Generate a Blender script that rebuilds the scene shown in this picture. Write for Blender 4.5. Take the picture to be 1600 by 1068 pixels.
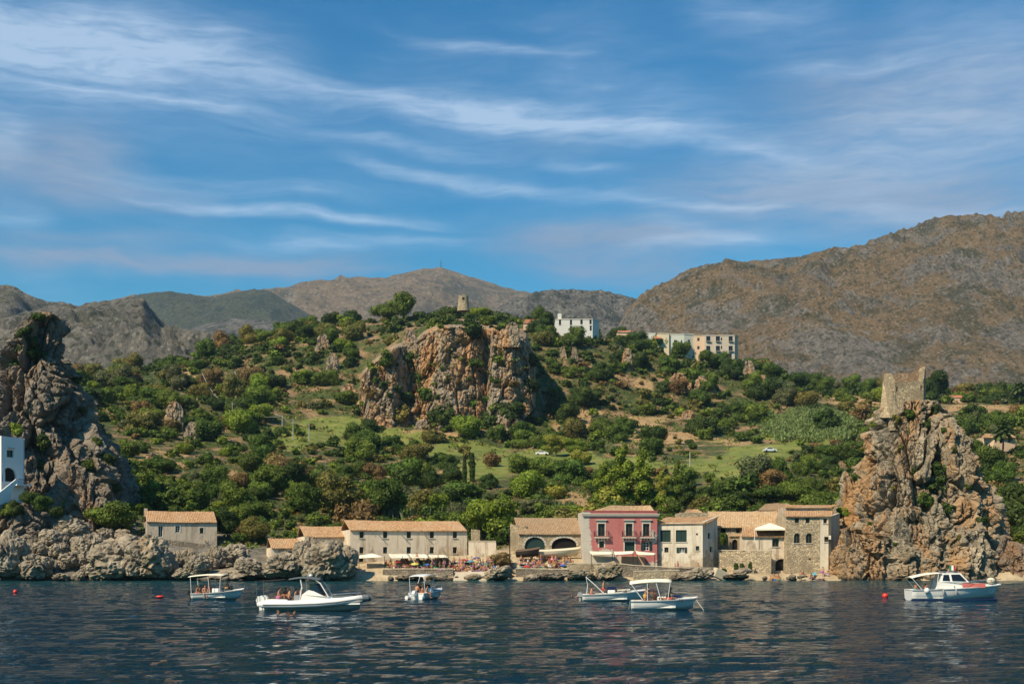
import bpy, bmesh, math, random
import numpy as np
from mathutils import Vector, Matrix, Quaternion
from mathutils.bvhtree import BVHTree

for o in list(bpy.data.objects): bpy.data.objects.remove(o)
scn = bpy.context.scene
COL = scn.collection
R = math.radians
random.seed(7)

# ------------------------------------------------------------------ camera
# photograph 1600 x 1068, horizon at row 864, camera 4.5 m above the sea
F, CX, HY, CH = 1900.0, 800.0, 864.0, 4.5
cam_d = bpy.data.cameras.new('camera'); cam = bpy.data.objects.new('camera', cam_d); COL.objects.link(cam)
cam.location = (0, 0, CH); cam.rotation_euler = (R(90), 0, 0)
cam_d.sensor_width = 36; cam_d.lens = 36*F/1600
cam_d.shift_y = (HY-534)/1600
cam_d.clip_start = 0.5; cam_d.clip_end = 30000
scn.camera = cam
def P(px, py, Y): return Vector(((px-CX)/F*Y, Y, CH+(HY-py)/F*Y))
def XW(px, Y): return (px-CX)/F*Y
def ZW(py, Y): return CH+(HY-py)/F*Y

# ------------------------------------------------------------------ light
SUN_EL, SUN_AZ = 44.0, 225.0          # azimuth clockwise from +Y: high on the left, a little towards the camera
tosun = Vector((math.sin(R(SUN_AZ))*math.cos(R(SUN_EL)), math.cos(R(SUN_AZ))*math.cos(R(SUN_EL)), math.sin(R(SUN_EL))))
sd = bpy.data.lights.new('sun', 'SUN'); sd.energy = 5.0; sd.angle = R(0.5); sd.color = (1, .85, .62)
sun = bpy.data.objects.new('sun', sd); COL.objects.link(sun); sun.location = (-200, -50, 400)
sun.rotation_euler = (-tosun).to_track_quat('-Z', 'Y').to_euler()
scn.view_settings.view_transform = 'Standard'; scn.view_settings.look = 'None'
scn.view_settings.exposure = 0.44; scn.view_settings.gamma = 1; scn.view_settings.use_curve_mapping = False
scn.render.engine = 'CYCLES'
try:
    scn.cycles.max_bounces = 6; scn.cycles.diffuse_bounces = 2; scn.cycles.glossy_bounces = 3
    scn.cycles.transmission_bounces = 3; scn.cycles.volume_bounces = 0; scn.cycles.transparent_max_bounces = 6
except Exception: pass

# ------------------------------------------------------------------ node helper
class NT:
    def __init__(s, tree): s.t = tree; s.n = tree.nodes; s.l = tree.links
    def node(s, typ, inputs=None, **kw):
        n = s.n.new(typ)
        for k, v in kw.items(): setattr(n, k, v)
        for k, v in (inputs or {}).items():
            s.put(n.inputs[k], v)
        return n
    def put(s, sock, v):
        if hasattr(v, 'is_output'): s.l.new(v, sock)
        elif v is not None:
            try: sock.default_value = v
            except Exception:
                sock.default_value = (*v, 1) if len(v) == 3 else v[:3]
    def m(s, op, a, b=None, c=None, clamp=False):
        n = s.n.new('ShaderNodeMath'); n.operation = op; n.use_clamp = clamp
        s.put(n.inputs[0], a)
        if b is not None: s.put(n.inputs[1], b)
        if c is not None: s.put(n.inputs[2], c)
        return n.outputs[0]
    def v(s, op, a, b=None, scale=None):
        n = s.n.new('ShaderNodeVectorMath'); n.operation = op
        s.put(n.inputs[0], a)
        if b is not None: s.put(n.inputs[1], b)
        if scale is not None: s.put(n.inputs['Scale'], scale)
        return n.outputs['Value'] if op in ('DOT_PRODUCT', 'LENGTH', 'DISTANCE') else n.outputs[0]
    def noise(s, vec, scale, detail=4, rough=.55, dist=0, color=False):
        n = s.n.new('ShaderNodeTexNoise'); s.put(n.inputs['Vector'], vec)
        n.inputs['Scale'].default_value = scale; n.inputs['Detail'].default_value = detail
        n.inputs['Roughness'].default_value = rough; n.inputs['Distortion'].default_value = dist
        return n.outputs['Color' if color else 'Fac']
    def voro(s, vec, scale, feature='F1', out='Distance', rnd=1):
        n = s.n.new('ShaderNodeTexVoronoi'); n.feature = feature; s.put(n.inputs['Vector'], vec)
        n.inputs['Scale'].default_value = scale; n.inputs['Randomness'].default_value = rnd
        return n.outputs[out]
    def ramp(s, fac, stops, interp='LINEAR'):
        n = s.n.new('ShaderNodeValToRGB'); s.put(n.inputs[0], fac); cr = n.color_ramp; cr.interpolation = interp
        while len(cr.elements) < len(stops): cr.elements.new(0.5)
        for e, (p, c) in zip(cr.elements, stops):
            e.position = p; e.color = (*c, 1) if not isinstance(c, (int, float)) else (c, c, c, 1)
        return n.outputs[0]
    def mix(s, fac, a, b, mode='MIX'):
        n = s.n.new('ShaderNodeMix'); n.data_type = 'RGBA'; n.blend_type = mode; n.clamp_factor = True
        s.put(n.inputs['Factor'], fac)
        ai = [i for i in n.inputs if i.name == 'A' and i.type == 'RGBA'][0]; bi = [i for i in n.inputs if i.name == 'B' and i.type == 'RGBA'][0]
        s.put(ai, a); s.put(bi, b)
        return [o for o in n.outputs if o.type == 'RGBA'][0]
    def mapping(s, vec, scale=(1,1,1), rot=(0,0,0), loc=(0,0,0)):
        n = s.n.new('ShaderNodeMapping'); s.put(n.inputs['Vector'], vec)
        n.inputs['Scale'].default_value = scale; n.inputs['Rotation'].default_value = rot; n.inputs['Location'].default_value = loc
        return n.outputs[0]
    def step(s, x, lo, hi):
        n = s.n.new('ShaderNodeMapRange'); n.interpolation_type = 'SMOOTHSTEP'; n.clamp = True
        s.put(n.inputs['Value'], x); s.put(n.inputs['From Min'], lo); s.put(n.inputs['From Max'], hi)
        return n.outputs[0]

# ------------------------------------------------------------------ world: Nishita sky with cirrus
W = bpy.data.worlds.new('World'); scn.world = W; W.use_nodes = True
w = NT(W.node_tree); w.n.clear()
try: W.cycles.sampling_method = 'MANUAL'; W.cycles.sample_map_resolution = 256
except Exception: pass
sky = w.node('ShaderNodeTexSky', sky_type='NISHITA', sun_disc=False, sun_elevation=R(SUN_EL), sun_rotation=R(SUN_AZ),
             altitude=0, air_density=1.25, dust_density=0.7, ozone_density=3.2)
tc = w.node('ShaderNodeTexCoord').outputs['Generated']
sep = w.node('ShaderNodeSeparateXYZ', {0: tc})
az = w.m('ARCTAN2', sep.outputs[0], sep.outputs[1])
el = w.m('ARCSINE', sep.outputs[2])
ae = w.node('ShaderNodeCombineXYZ', {0: az, 1: el}).outputs[0]
warp = w.noise(w.mapping(ae, (7, 22, 1)), 1, 3, .55, color=True)
warp = w.v('SUBTRACT', warp, (.5, .5, .5))
aw = w.v('ADD', ae, w.v('MULTIPLY', warp, (.05, .034, 0)))
def sky_at(px, py):
    a = math.atan((px-CX)/F); return a, math.atan((HY-py)/F*math.cos(a))
def streak(px0, py0, px1, py1, wid, strength, soft=.35):
    a0, e0 = sky_at(px0, py0); a1, e1 = sky_at(px1, py1)
    L = math.hypot(a1-a0, e1-e0); d = ((a1-a0)/L, (e1-e0)/L)
    q = w.v('SUBTRACT', aw, (a0, e0, 0))
    s_ = w.m('MULTIPLY', w.v('DOT_PRODUCT', q, (d[0], d[1], 0)), 1/L)
    t_ = w.m('MULTIPLY', w.v('DOT_PRODUCT', q, (-d[1], d[0], 0)), F/wid)
    g = w.m('POWER', 2.718, w.m('MULTIPLY', w.m('MULTIPLY', t_, t_), -1))
    win = w.m('MULTIPLY', w.step(s_, -soft*.5, soft), w.m('SUBTRACT', 1, w.step(s_, 1-soft, 1+soft*.5)))
    return w.m('MULTIPLY', w.m('MULTIPLY', g, win), strength)
# fibres run along the wind, slightly down to the right
fib = w.noise(w.mapping(aw, (9, 75, 1), (0, 0, .13)), 1, 5, .62)
fib2 = w.noise(w.mapping(aw, (26, 170, 1), (0, 0, .10)), 1, 3, .6)
fibre = w.m('ADD', w.m('MULTIPLY', fib, 1.05), w.m('MULTIPLY', fib2, .80))     # mean about .9
white = None
for st in [(-260, 5, 430, 98, 42, .95), (380, 112, 960, 208, 17, .65), (700, 175, 1130, 205, 24, .55), (560, 140, 1040, 190, 60, .2),
           (530, 245, 930, 322, 11, .55), (200, 312, 680, 347, 8, .75), (360, 376, 740, 376, 11, .5), (860, 95, 1140, 175, 38, .20),
           (-150, 60, 520, 190, 75, .30), (1060, 20, 1310, 28, 34, .25), (-60, 190, 60, 235, 34, .45), (620, 60, 900, 92, 9, .5), (480, 205, 800, 250, 10, .4), (1000, 205, 1280, 250, 12, .4), (1180, 110, 1480, 90, 12, .4), (900, 310, 1250, 330, 8, .4), (40, 130, 420, 175, 12, .45), (1280, 330, 1640, 325, 12, .35), (980, 395, 1260, 372, 9, .35), (1020, 352, 1200, 382, 12, .30),
           (840, 262, 980, 276, 8, .28), (100, 280, 620, 300, 14, .25), (-50, 335, 90, 350, 14, .45), (1100, 240, 1500, 255, 55, .3),
           (1400, 70, 1750, 60, 60, .3), (1300, 190, 1750, 200, 50, .35)]:
    m_ = streak(*st); white = m_ if white is None else w.m('ADD', white, m_)
grey = None
for st in [(-100, 397, 600, 405, 12, 1.1), (-120, 375, 330, 372, 12, .4), (330, 418, 640, 425, 9, .6), (-100, 240, 220, 262, 52, .9), (740, 372, 1160, 378, 24, 1.0), (800, 415, 1130, 425, 18, .6),
           (60, 300, 340, 318, 24, .45), (1000, 300, 1700, 310, 48, .9), (1150, 180, 1800, 130, 90, .75), (760, 230, 960, 235, 22, .22)]:
    m_ = streak(*st); grey = m_ if grey is None else w.m('ADD', grey, m_)
veil = w.noise(w.mapping(aw, (3.5, 13, 1), (0, 0, .12), (3, 1, 0)), 1, 4, .6)
veil = w.m('MULTIPLY', w.step(veil, .44, .75), .16)
white = w.m('MULTIPLY', w.m('ADD', white, veil), w.m('POWER', fibre, 1.9))
white = w.m('MINIMUM', w.m('MULTIPLY', white, .72), .7)
grey = w.m('MINIMUM', w.m('MULTIPLY', w.m('MULTIPLY', grey, .95), w.m('POWER', fibre, 1.2)), .85)
hs = w.node('ShaderNodeHueSaturation', {'Saturation': 1.32, 'Value': 1.0, 'Hue': .497, 'Color': sky.outputs[0]})
skyc = w.mix(1, hs.outputs[0], (.24, .96, 1.13, 1), 'MULTIPLY')
c1 = w.mix(grey, skyc, (2.7, 3.6, 5.2, 1))
c2 = w.mix(white, c1, (5.8, 7.3, 9.3, 1))
bg = w.node('ShaderNodeBackground', {'Color': c2, 'Strength': 0.075})
w.l.new(bg.outputs[0], w.node('ShaderNodeOutputWorld').inputs[0])

# ------------------------------------------------------------------ numpy noise
def _hash(ix, iy, iz, seed):
    h = (ix.astype(np.int64)*374761393 + iy.astype(np.int64)*668265263 + iz.astype(np.int64)*2147483647 + seed*974634777) & 0xffffffff
    h = ((h ^ (h >> 13))*1274126177) & 0xffffffff
    h = ((h ^ (h >> 16))*2246822519) & 0xffffffff
    return ((h ^ (h >> 15)) & 0xffffff)/float(0x1000000)
def vn(p, seed=0):
    i = np.floor(p).astype(np.int64); f = p-i; f = f*f*f*(f*(f*6-15)+10)
    r = 0
    for dx in (0, 1):
        wx = f[..., 0] if dx else 1-f[..., 0]
        for dy in (0, 1):
            wy = f[..., 1] if dy else 1-f[..., 1]
            for dz in (0, 1):
                wz = f[..., 2] if dz else 1-f[..., 2]
                r = r+wx*wy*wz*_hash(i[..., 0]+dx, i[..., 1]+dy, i[..., 2]+dz, seed)
    return r*2-1
def fbm(p, o=5, seed=0, gain=.5, lac=2.03):
    a, r, t = 1, 0, 0
    for k in range(o):
        r = r+a*vn(p+k*17.3, seed+k); t += a; a *= gain; p = p*lac
    return r/t
def ridged(p, o=5, seed=0, gain=.55):
    a, r, t = 1, 0, 0
    for k in range(o):
        r = r+a*(1-np.abs(vn(p+k*11.7, seed+k))*1.6); t += a; a *= gain; p = p*2.07
    return r/t
def worley(p, seed=0):
    i = np.floor(p).astype(np.int64)
    f1 = np.full(p.shape[:-1], 9.); f2 = np.full(p.shape[:-1], 9.); cid = np.zeros(p.shape[:-1])
    for dx in (-1, 0, 1):
        for dy in (-1, 0, 1):
            for dz in (-1, 0, 1):
                c = [i[..., 0]+dx, i[..., 1]+dy, i[..., 2]+dz]
                q = [c[k]+_hash(*c, seed+k+1) for k in range(3)]
                d = np.sqrt(sum((q[k]-p[..., k])**2 for k in range(3)))
                ci = _hash(*c, seed+9)
                n = d < f1
                f2 = np.where(n, f1, np.minimum(f2, d)); cid = np.where(n, ci, cid); f1 = np.where(n, d, f1)
    return f1, f2, cid
def sstep(a, b, x):
    t = np.clip((x-a)/(b-a), 0, 1); return t*t*(3-2*t)
def blur(a, k, axis):
    ker = np.exp(-np.linspace(-2, 2, 2*k+1)**2); ker /= ker.sum()
    pad = [(0, 0), (0, 0)]; pad[axis] = (k, k); b = np.pad(a, pad, 'edge')
    return np.apply_along_axis(lambda v: np.convolve(v, ker, 'valid'), axis, b)

# ------------------------------------------------------------------ object helpers
def link(o, parent=None):
    COL.objects.link(o)
    if parent is not None: o.parent = parent
    return o
def tag(o, label=None, cat=None, group=None, kind=None):
    if cat and not kind: kind = 'thing'
    for k, v_ in (('label', label), ('category', cat), ('group', group), ('kind', kind)):
        if v_: o[k] = v_
    return o
def empty(name, loc=(0, 0, 0), rz=0):
    o = bpy.data.objects.new(name, None); o.location = loc; o.rotation_euler = (0, 0, rz); o.empty_display_size = .5
    return link(o)
def mesh_np(name, V, faces, mat, smooth=False, parent=None, attrs=None):
    """V (N,3), faces (M,k) array"""
    me = bpy.data.meshes.new(name); V = np.asarray(V, dtype=np.float32); faces = np.asarray(faces, dtype=np.int32)
    k = faces.shape[1]
    me.vertices.add(len(V)); me.vertices.foreach_set('co', V.ravel())
    me.loops.add(faces.size); me.loops.foreach_set('vertex_index', faces.ravel())
    me.polygons.add(len(faces)); me.polygons.foreach_set('loop_start', np.arange(0, faces.size, k, dtype=np.int32))
    me.polygons.foreach_set('use_smooth', np.full(len(faces), smooth))
    me.update(calc_edges=True)
    for an, av in (attrs or {}).items():
        a = me.attributes.new(an, 'FLOAT', 'POINT'); a.data.foreach_set('value', np.asarray(av, dtype=np.float32).ravel())
    if mat: me.materials.append(mat)
    return link(bpy.data.objects.new(name, me), parent)
def grid_faces(nr, nc, wrap=False):
    i = np.arange(nr-1)[:, None]*nc; j = np.arange(nc if wrap else nc-1)[None, :]; j2 = (j+1) % nc
    return np.stack([i+j, i+j2, i+nc+j2, i+nc+j], -1).reshape(-1, 4)
def bvh_of(*objs):
    V, Fc = [], []
    for o in objs:
        n = len(o.data.vertices); a = np.empty(n*3, dtype=np.float32); o.data.vertices.foreach_get('co', a)
        b = len(V); V += [tuple(r) for r in a.reshape(-1, 3).tolist()]
        Fc += [tuple(b+q for q in p.vertices) for p in o.data.polygons]
    return BVHTree.FromPolygons(V, Fc)
def ray_px(bvh, px, py):
    d = Vector(((px-CX)/F, 1, (HY-py)/F)).normalized()
    loc, nrm, idx, dist = bvh.ray_cast(Vector((0, 0, CH)), d)
    return (loc, nrm) if loc else (None, None)
def proj(v): return CX+F*v[0]/v[1], HY-F*(v[2]-CH)/v[1]

# ------------------------------------------------------------------ materials
MAT = {}
def new_mat(name):
    m = bpy.data.materials.new(name); m.use_nodes = True; MAT[name] = m
    t = NT(m.node_tree); t.b = t.n['Principled BSDF']; t.b.inputs['Roughness'].default_value = .85
    try: t.b.inputs['Specular IOR Level'].default_value = .25
    except Exception: pass
    return m, t
def coords(t): return t.node('ShaderNodeTexCoord').outputs['Object']
def wpos(t): return t.node('ShaderNodeNewGeometry').outputs['Position']
def bump(t, h, strength=.5, dist=.1):
    n = t.node('ShaderNodeBump', {'Height': h, 'Strength': strength, 'Distance': dist}); t.l.new(n.outputs[0], t.b.inputs['Normal']); return n
def plain(name, col, rough=.7, metal=0, spec=.25, var=.0, scale=3, bmp=0):
    m, t = new_mat(name)
    t.b.inputs['Roughness'].default_value = rough; t.b.inputs['Metallic'].default_value = metal
    t.b.inputs['Specular IOR Level'].default_value = spec
    if var:
        n = t.noise(wpos(t), scale, 5, .6)
        c = t.mix(n, tuple(x*(1-var) for x in col), tuple(min(1, x*(1+var)) for x in col)); t.put(t.b.inputs['Base Color'], c)
        if bmp: bump(t, n, .4, bmp)
    else: t.b.inputs['Base Color'].default_value = (*col, 1)
    return m
def rock_mat(name, light, dark, stain, stain_amt=.5, dist=.5, lichen=(.10, .10, .045), st=(.50, .66)):
    st_lo, st_hi = st
    m, t = new_mat(name); p = wpos(t)
    big = t.noise(p, .09, 6, .65)
    n2 = t.noise(t.mapping(p, (1, 1, .45)), .55, 8, .7, .4)
    base = t.ramp(n2, [(.30, dark), (.47, tuple((a+b)/2 for a, b in zip(light, dark))), (.62, light), (.8, tuple(min(1, x*1.25) for x in light))])
    st = t.noise(t.mapping(p, (1.3, 1.3, .35), (0, 0, 0), (5, 9, 3)), .10, 7, .68, .6)
    sm = t.m('MULTIPLY', t.step(st, st_lo, st_hi), stain_amt)
    base = t.mix(sm, base, stain)
    li = t.m('MULTIPLY', t.step(t.noise(p, .33, 6, .7), .56, .68), .75)
    base = t.mix(li, base, lichen)
    cr = t.voro(t.v('ADD', p, t.v('SCALE', t.noise(p, .6, 4, .6, color=True), scale=1.6)), .33, 'DISTANCE_TO_EDGE')
    crk = t.m('SUBTRACT', 1, t.step(cr, .0, .10))
    base = t.mix(t.m('MULTIPLY', t.step(big, .35, .65), .35), base, tuple(x*.55 for x in light))
    wz = t.node('ShaderNodeSeparateXYZ', {0: p}).outputs[2]
    base = t.mix(t.m('MULTIPLY', t.m('SUBTRACT', 1, t.step(t.m('ADD', wz, t.m('MULTIPLY', n2, 1.2)), .7, 1.5)), .85), base, (.035, .030, .020))      # wet, weedy tide line
    t.put(t.b.inputs['Base Color'], base)
    h = t.m('ADD', t.m('MULTIPLY', n2, 1.3), t.m('MULTIPLY', crk, -.35))
    h = t.m('ADD', h, t.m('MULTIPLY', t.noise(p, 2.3, 6, .7), .35))
    bump(t, h, 1.0, dist)
    return m
# ------------------------------------------------------------------ sea
m, t = new_mat('sea_water')
p = wpos(t)
sy = t.node('ShaderNodeSeparateXYZ', {0: p}).outputs[1]
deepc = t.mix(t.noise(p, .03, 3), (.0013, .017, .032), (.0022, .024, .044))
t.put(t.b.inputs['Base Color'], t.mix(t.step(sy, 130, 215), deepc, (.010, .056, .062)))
t.b.inputs['Roughness'].default_value = .03; t.b.inputs['IOR'].default_value = 1.33; t.b.inputs['Specular IOR Level'].default_value = .17
rp = t.noise(t.mapping(p, (.62, 1.2, 1)), 2.6, 4, .6, .5)
rp2 = t.noise(t.mapping(p, (.6, 1.2, 1), (0, 0, .3)), .55, 3, .6, .4)
bump(t, t.m('ADD', rp, t.m('MULTIPLY', rp2, 1.0)), 1, .62)
ys = np.concatenate([np.geomspace(14, 42, 60)[:-1], np.arange(42, 110, .36), np.arange(110, 232, .6)])
pxs = np.concatenate([np.arange(-1500, -100, 40), np.arange(-100, 1700, 7.5), np.arange(1700, 3101, 40)])
PX, YY = np.meshgrid(pxs, ys); XX = (PX-CX)/F*YY
q = np.stack([XX*.30, YY*.62, XX*0], -1)
wv = .09*fbm(q, 3, 3)+.06*ridged(np.stack([XX*.22+YY*.07, YY*.75-XX*.05, XX*0+3], -1), 3, 8)-.06
wv += .10*fbm(np.stack([XX*.05, YY*.11, XX*0], -1), 2, 5)
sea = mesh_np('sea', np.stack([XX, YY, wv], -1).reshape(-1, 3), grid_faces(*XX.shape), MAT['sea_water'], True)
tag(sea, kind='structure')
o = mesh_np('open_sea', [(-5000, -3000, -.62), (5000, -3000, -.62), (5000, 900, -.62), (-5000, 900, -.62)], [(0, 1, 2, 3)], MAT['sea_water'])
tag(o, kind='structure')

# ------------------------------------------------------------------ near hill (terrain), rows of the photograph at given distances
TP = [-800, 0, 150, 300, 450, 560, 600, 720, 830, 900, 1000, 1100, 1200, 1300, 1400, 1500, 1600, 2400]
def zrow(Y, vals): return (Y, [ZW(v_, Y) for v_ in vals])
TR = [(190, [-3]*18), (200, [-1.2]*18),
      (206, [3, 3, 2.5, 2, 1.2, 1.7, 1.7, 1.2, 1.4, 1.8, 1.8, 1.0, .7, .7, 1, 1.5, 2, 3]),
      (214, [9, 9, 6, 4.5, 3.2, 3.2, 3.2, 3.8, 4.5, 4.2, 2.6, 2.0, 1.2, 1.2, 2, 2, 2, 4]),
      (224, [13, 13, 9, 6.2, 4.4, 4.0, 4.0, 4.6, 5.2, 4.0, 4.0, 4.0, 4.0, 5, 5, 5, 6, 8]),
      (240, [17, 17, 13, 10, 8, 5.5, 5.5, 5.5, 6.5, 6.5, 7, 7, 7, 8, 8, 8, 9, 12]),
      zrow(272, [720, 722, 768, 782, 800, 803, 803, 803, 806, 806, 806, 805, 803, 803, 803, 800, 795, 790]),
      zrow(322, [670, 676, 712, 734, 746, 752, 753, 755, 755, 757, 753, 748, 742, 748, 756, 748, 745, 740]),
      zrow(380, [640, 645, 668, 690, 704, 712, 714, 716, 716, 716, 714, 713, 704, 705, 708, 703, 703, 700]),
      zrow(440, [615, 622, 635, 645, 668, 678, 680, 686, 694, 695, 693, 690, 680, 678, 676, 672, 670, 668]),
      zrow(500, [598, 602, 606, 606, 618, 622, 622, 622, 628, 632, 645, 652, 652, 652, 650, 648, 646, 644]),
      zrow(560, [594, 594, 590, 572, 545, 530, 522, 505, 528, 538, 560, 580, 603, 628, 630, 630, 630, 628]),
      zrow(620, [600, 600, 594, 562, 520, 503, 500, 492, 508, 522, 540, 560, 586, 612, 616, 620, 622, 622]),
      zrow(700, [615, 615, 612, 580, 545, 530, 525, 515, 516, 524, 541, 560, 582, 602, 610, 616, 618, 618]),
      (800, [98]*18), (1000, [96]*18), (1500, [90]*18), (3000, [70]*18)]
tpx = np.concatenate([np.arange(-800, -60, 20), np.arange(-60, 1660, 5.0), np.arange(1660, 2401, 20)])
tys = np.concatenate([np.arange(190, 250, 1.0), np.arange(250, 470, 1.6), np.arange(470, 660, 2.2), np.arange(660, 800, 6), np.geomspace(800, 3000, 24)])
def terrain_z(px, Y):
    """px, Y 1-D -> control height grid"""
    tab = np.array([[np.interp(x, TP, r[1]) for x in px] for r in TR])
    rows = np.array([r[0] for r in TR])
    out = np.empty((len(Y), len(px)))
    for j in range(len(px)): out[:, j] = np.interp(Y, rows, tab[:, j])
    return out
TZ = terrain_z(tpx, tys); TZ = blur(TZ, 6, 1); TZ = blur(TZ, 4, 0)
# the cliff step in the middle of the hill
cliff_top = np.interp(tpx, [550, 566, 590, 620, 660, 690, 720, 770, 800, 822, 838, 850], [640, 578, 556, 534, 512, 503, 500, 503, 512, 522, 560, 640])
cliff_on = sstep(545, 590, tpx)*(1-sstep(815, 890, tpx))
Yg = tys[:, None]+0*tpx[None, :]
top_z = ZW(cliff_top[None, :], Yg)
up = sstep(468, 484, Yg)*cliff_on[None, :]
TZ = np.where(Yg < 560, np.maximum(TZ, TZ*(1-up)+np.minimum(top_z, ZW(cliff_top, 470)[None, :]+(Yg-470)*.16)*up), TZ)
PX, YY = np.meshgrid(tpx, tys); XX = (PX-CX)/F*YY
q = np.stack([XX, YY, 0*XX], -1)
far = sstep(212, 300, YY)
TZ = TZ+far*(2.4*fbm(q*.022, 5, 21)+1.3*(ridged(q*.05, 4, 33)-.4)*sstep(300, 420, YY)+.5*fbm(q*.16, 4, 4))
TZ = TZ+(1-far)*.35*fbm(q*.2, 4, 9)
PYg = HY-F*(TZ-CH)/YY
WN1 = fbm(q*.06, 4, 91); WN2 = fbm(q*.06+31, 4, 92)
def ell(cx, cy, rx, ry): return np.exp(-(((PX+55*WN1-cx)/rx)**2+((PYg+22*WN2-cy)/ry)**2)**1.3)
FIELDS = [(505, 670, 80, 28), (610, 688, 80, 16), (700, 704, 100, 13), (850, 720, 120, 20), (970, 730, 70, 18), (1140, 732, 110, 20), (760, 745, 60, 18), (1175, 700, 40, 12), (1240, 690, 60, 12), (430, 690, 30, 8)]
DRY = [(590, 660, 45, 16), (545, 628, 50, 10), (1060, 690, 110, 13), (1020, 665, 30, 18), (900, 660, 34, 24), (1330, 622, 60, 16), (1530, 640, 90, 10), (300, 592, 30, 9), (640, 750, 60, 14), (700, 772, 60, 14), (880, 790, 50, 14), (330, 740, 50, 10), (250, 722, 60, 7), (420, 742, 30, 12), (990, 600, 25, 14), (1010, 520, 20, 8), (900, 640, 18, 8), (670, 680, 40, 8), (1570, 800, 30, 20)]
meadow = sum(ell(*f) for f in FIELDS); meadow += .5*sum(ell(*f) for f in [(1270, 665, 70, 22), (1560, 770, 40, 20)])
dry = sum(ell(*f) for f in DRY)
sand = (1-sstep(4.6, 6.2, TZ+.6*WN1))*sstep(380, 470, PX)
m, t = new_mat('hill_ground'); p = wpos(t)
me_ = t.node('ShaderNodeAttribute', attribute_name='meadow').outputs['Fac']; dr_ = t.node('ShaderNodeAttribute', attribute_name='dry').outputs['Fac']
n1 = t.noise(p, .07, 6, .65); n2 = t.noise(p, .8, 5, .7)
soil = t.ramp(n2, [(.3, (.13, .078, .042)), (.5, (.25, .155, .08)), (.7, (.38, .25, .14))])
scrub = t.ramp(t.noise(p, .45, 5, .7), [(.35, (.028, .042, .011)), (.55, (.065, .082, .020)), (.7, (.15, .125, .042))])
c = t.mix(t.step(n1, .46, .62), scrub, soil)
c = t.mix(t.step(t.m('ADD', dr_, t.m('MULTIPLY', n2, .5)), .55, .95), c, t.ramp(n2, [(.3, (.24, .14, .065)), (.55, (.38, .25, .12)), (.75, (.46, .33, .18))]))
grass = t.ramp(t.noise(t.mapping(p, (.6, 1, 1)), .25, 6, .7), [(.30, (.085, .115, .022)), (.48, (.155, .185, .036)), (.62, (.23, .22, .06)), (.76, (.34, .26, .11))])
c = t.mix(t.step(t.m('ADD', me_, t.m('MULTIPLY', t.m('SUBTRACT', t.noise(p, .22, 5, .7), .5), 1.6)), .32, .62), c, grass)
c = t.mix(t.node('ShaderNodeAttribute', attribute_name='sand').outputs['Fac'], c, t.ramp(t.noise(p, .5, 6, .7), [(.3, (.30, .22, .13)), (.5, (.48, .37, .23)), (.7, (.58, .47, .31))]))
c = t.mix(t.node('ShaderNodeAttribute', attribute_name='rocky').outputs['Fac'], c, t.ramp(t.noise(p, .5, 6, .75), [(.32, (.05, .045, .035)), (.5, (.17, .15, .12)), (.68, (.30, .26, .2))]))
t.put(t.b.inputs['Base Color'], c)
bump(t, t.m('ADD', n2, t.noise(p, 2.5, 4, .7)), .8, .4)
hill = mesh_np('hillside', np.stack([XX, YY, TZ], -1).reshape(-1, 3), grid_faces(*XX.shape), MAT['hill_ground'], True,
               attrs={'meadow': meadow, 'dry': dry, 'sand': sand, 'rocky': (1-sstep(7, 12, TZ+3*WN1))*(1-sstep(380, 470, PX))})
tag(hill, kind='structure')

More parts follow.
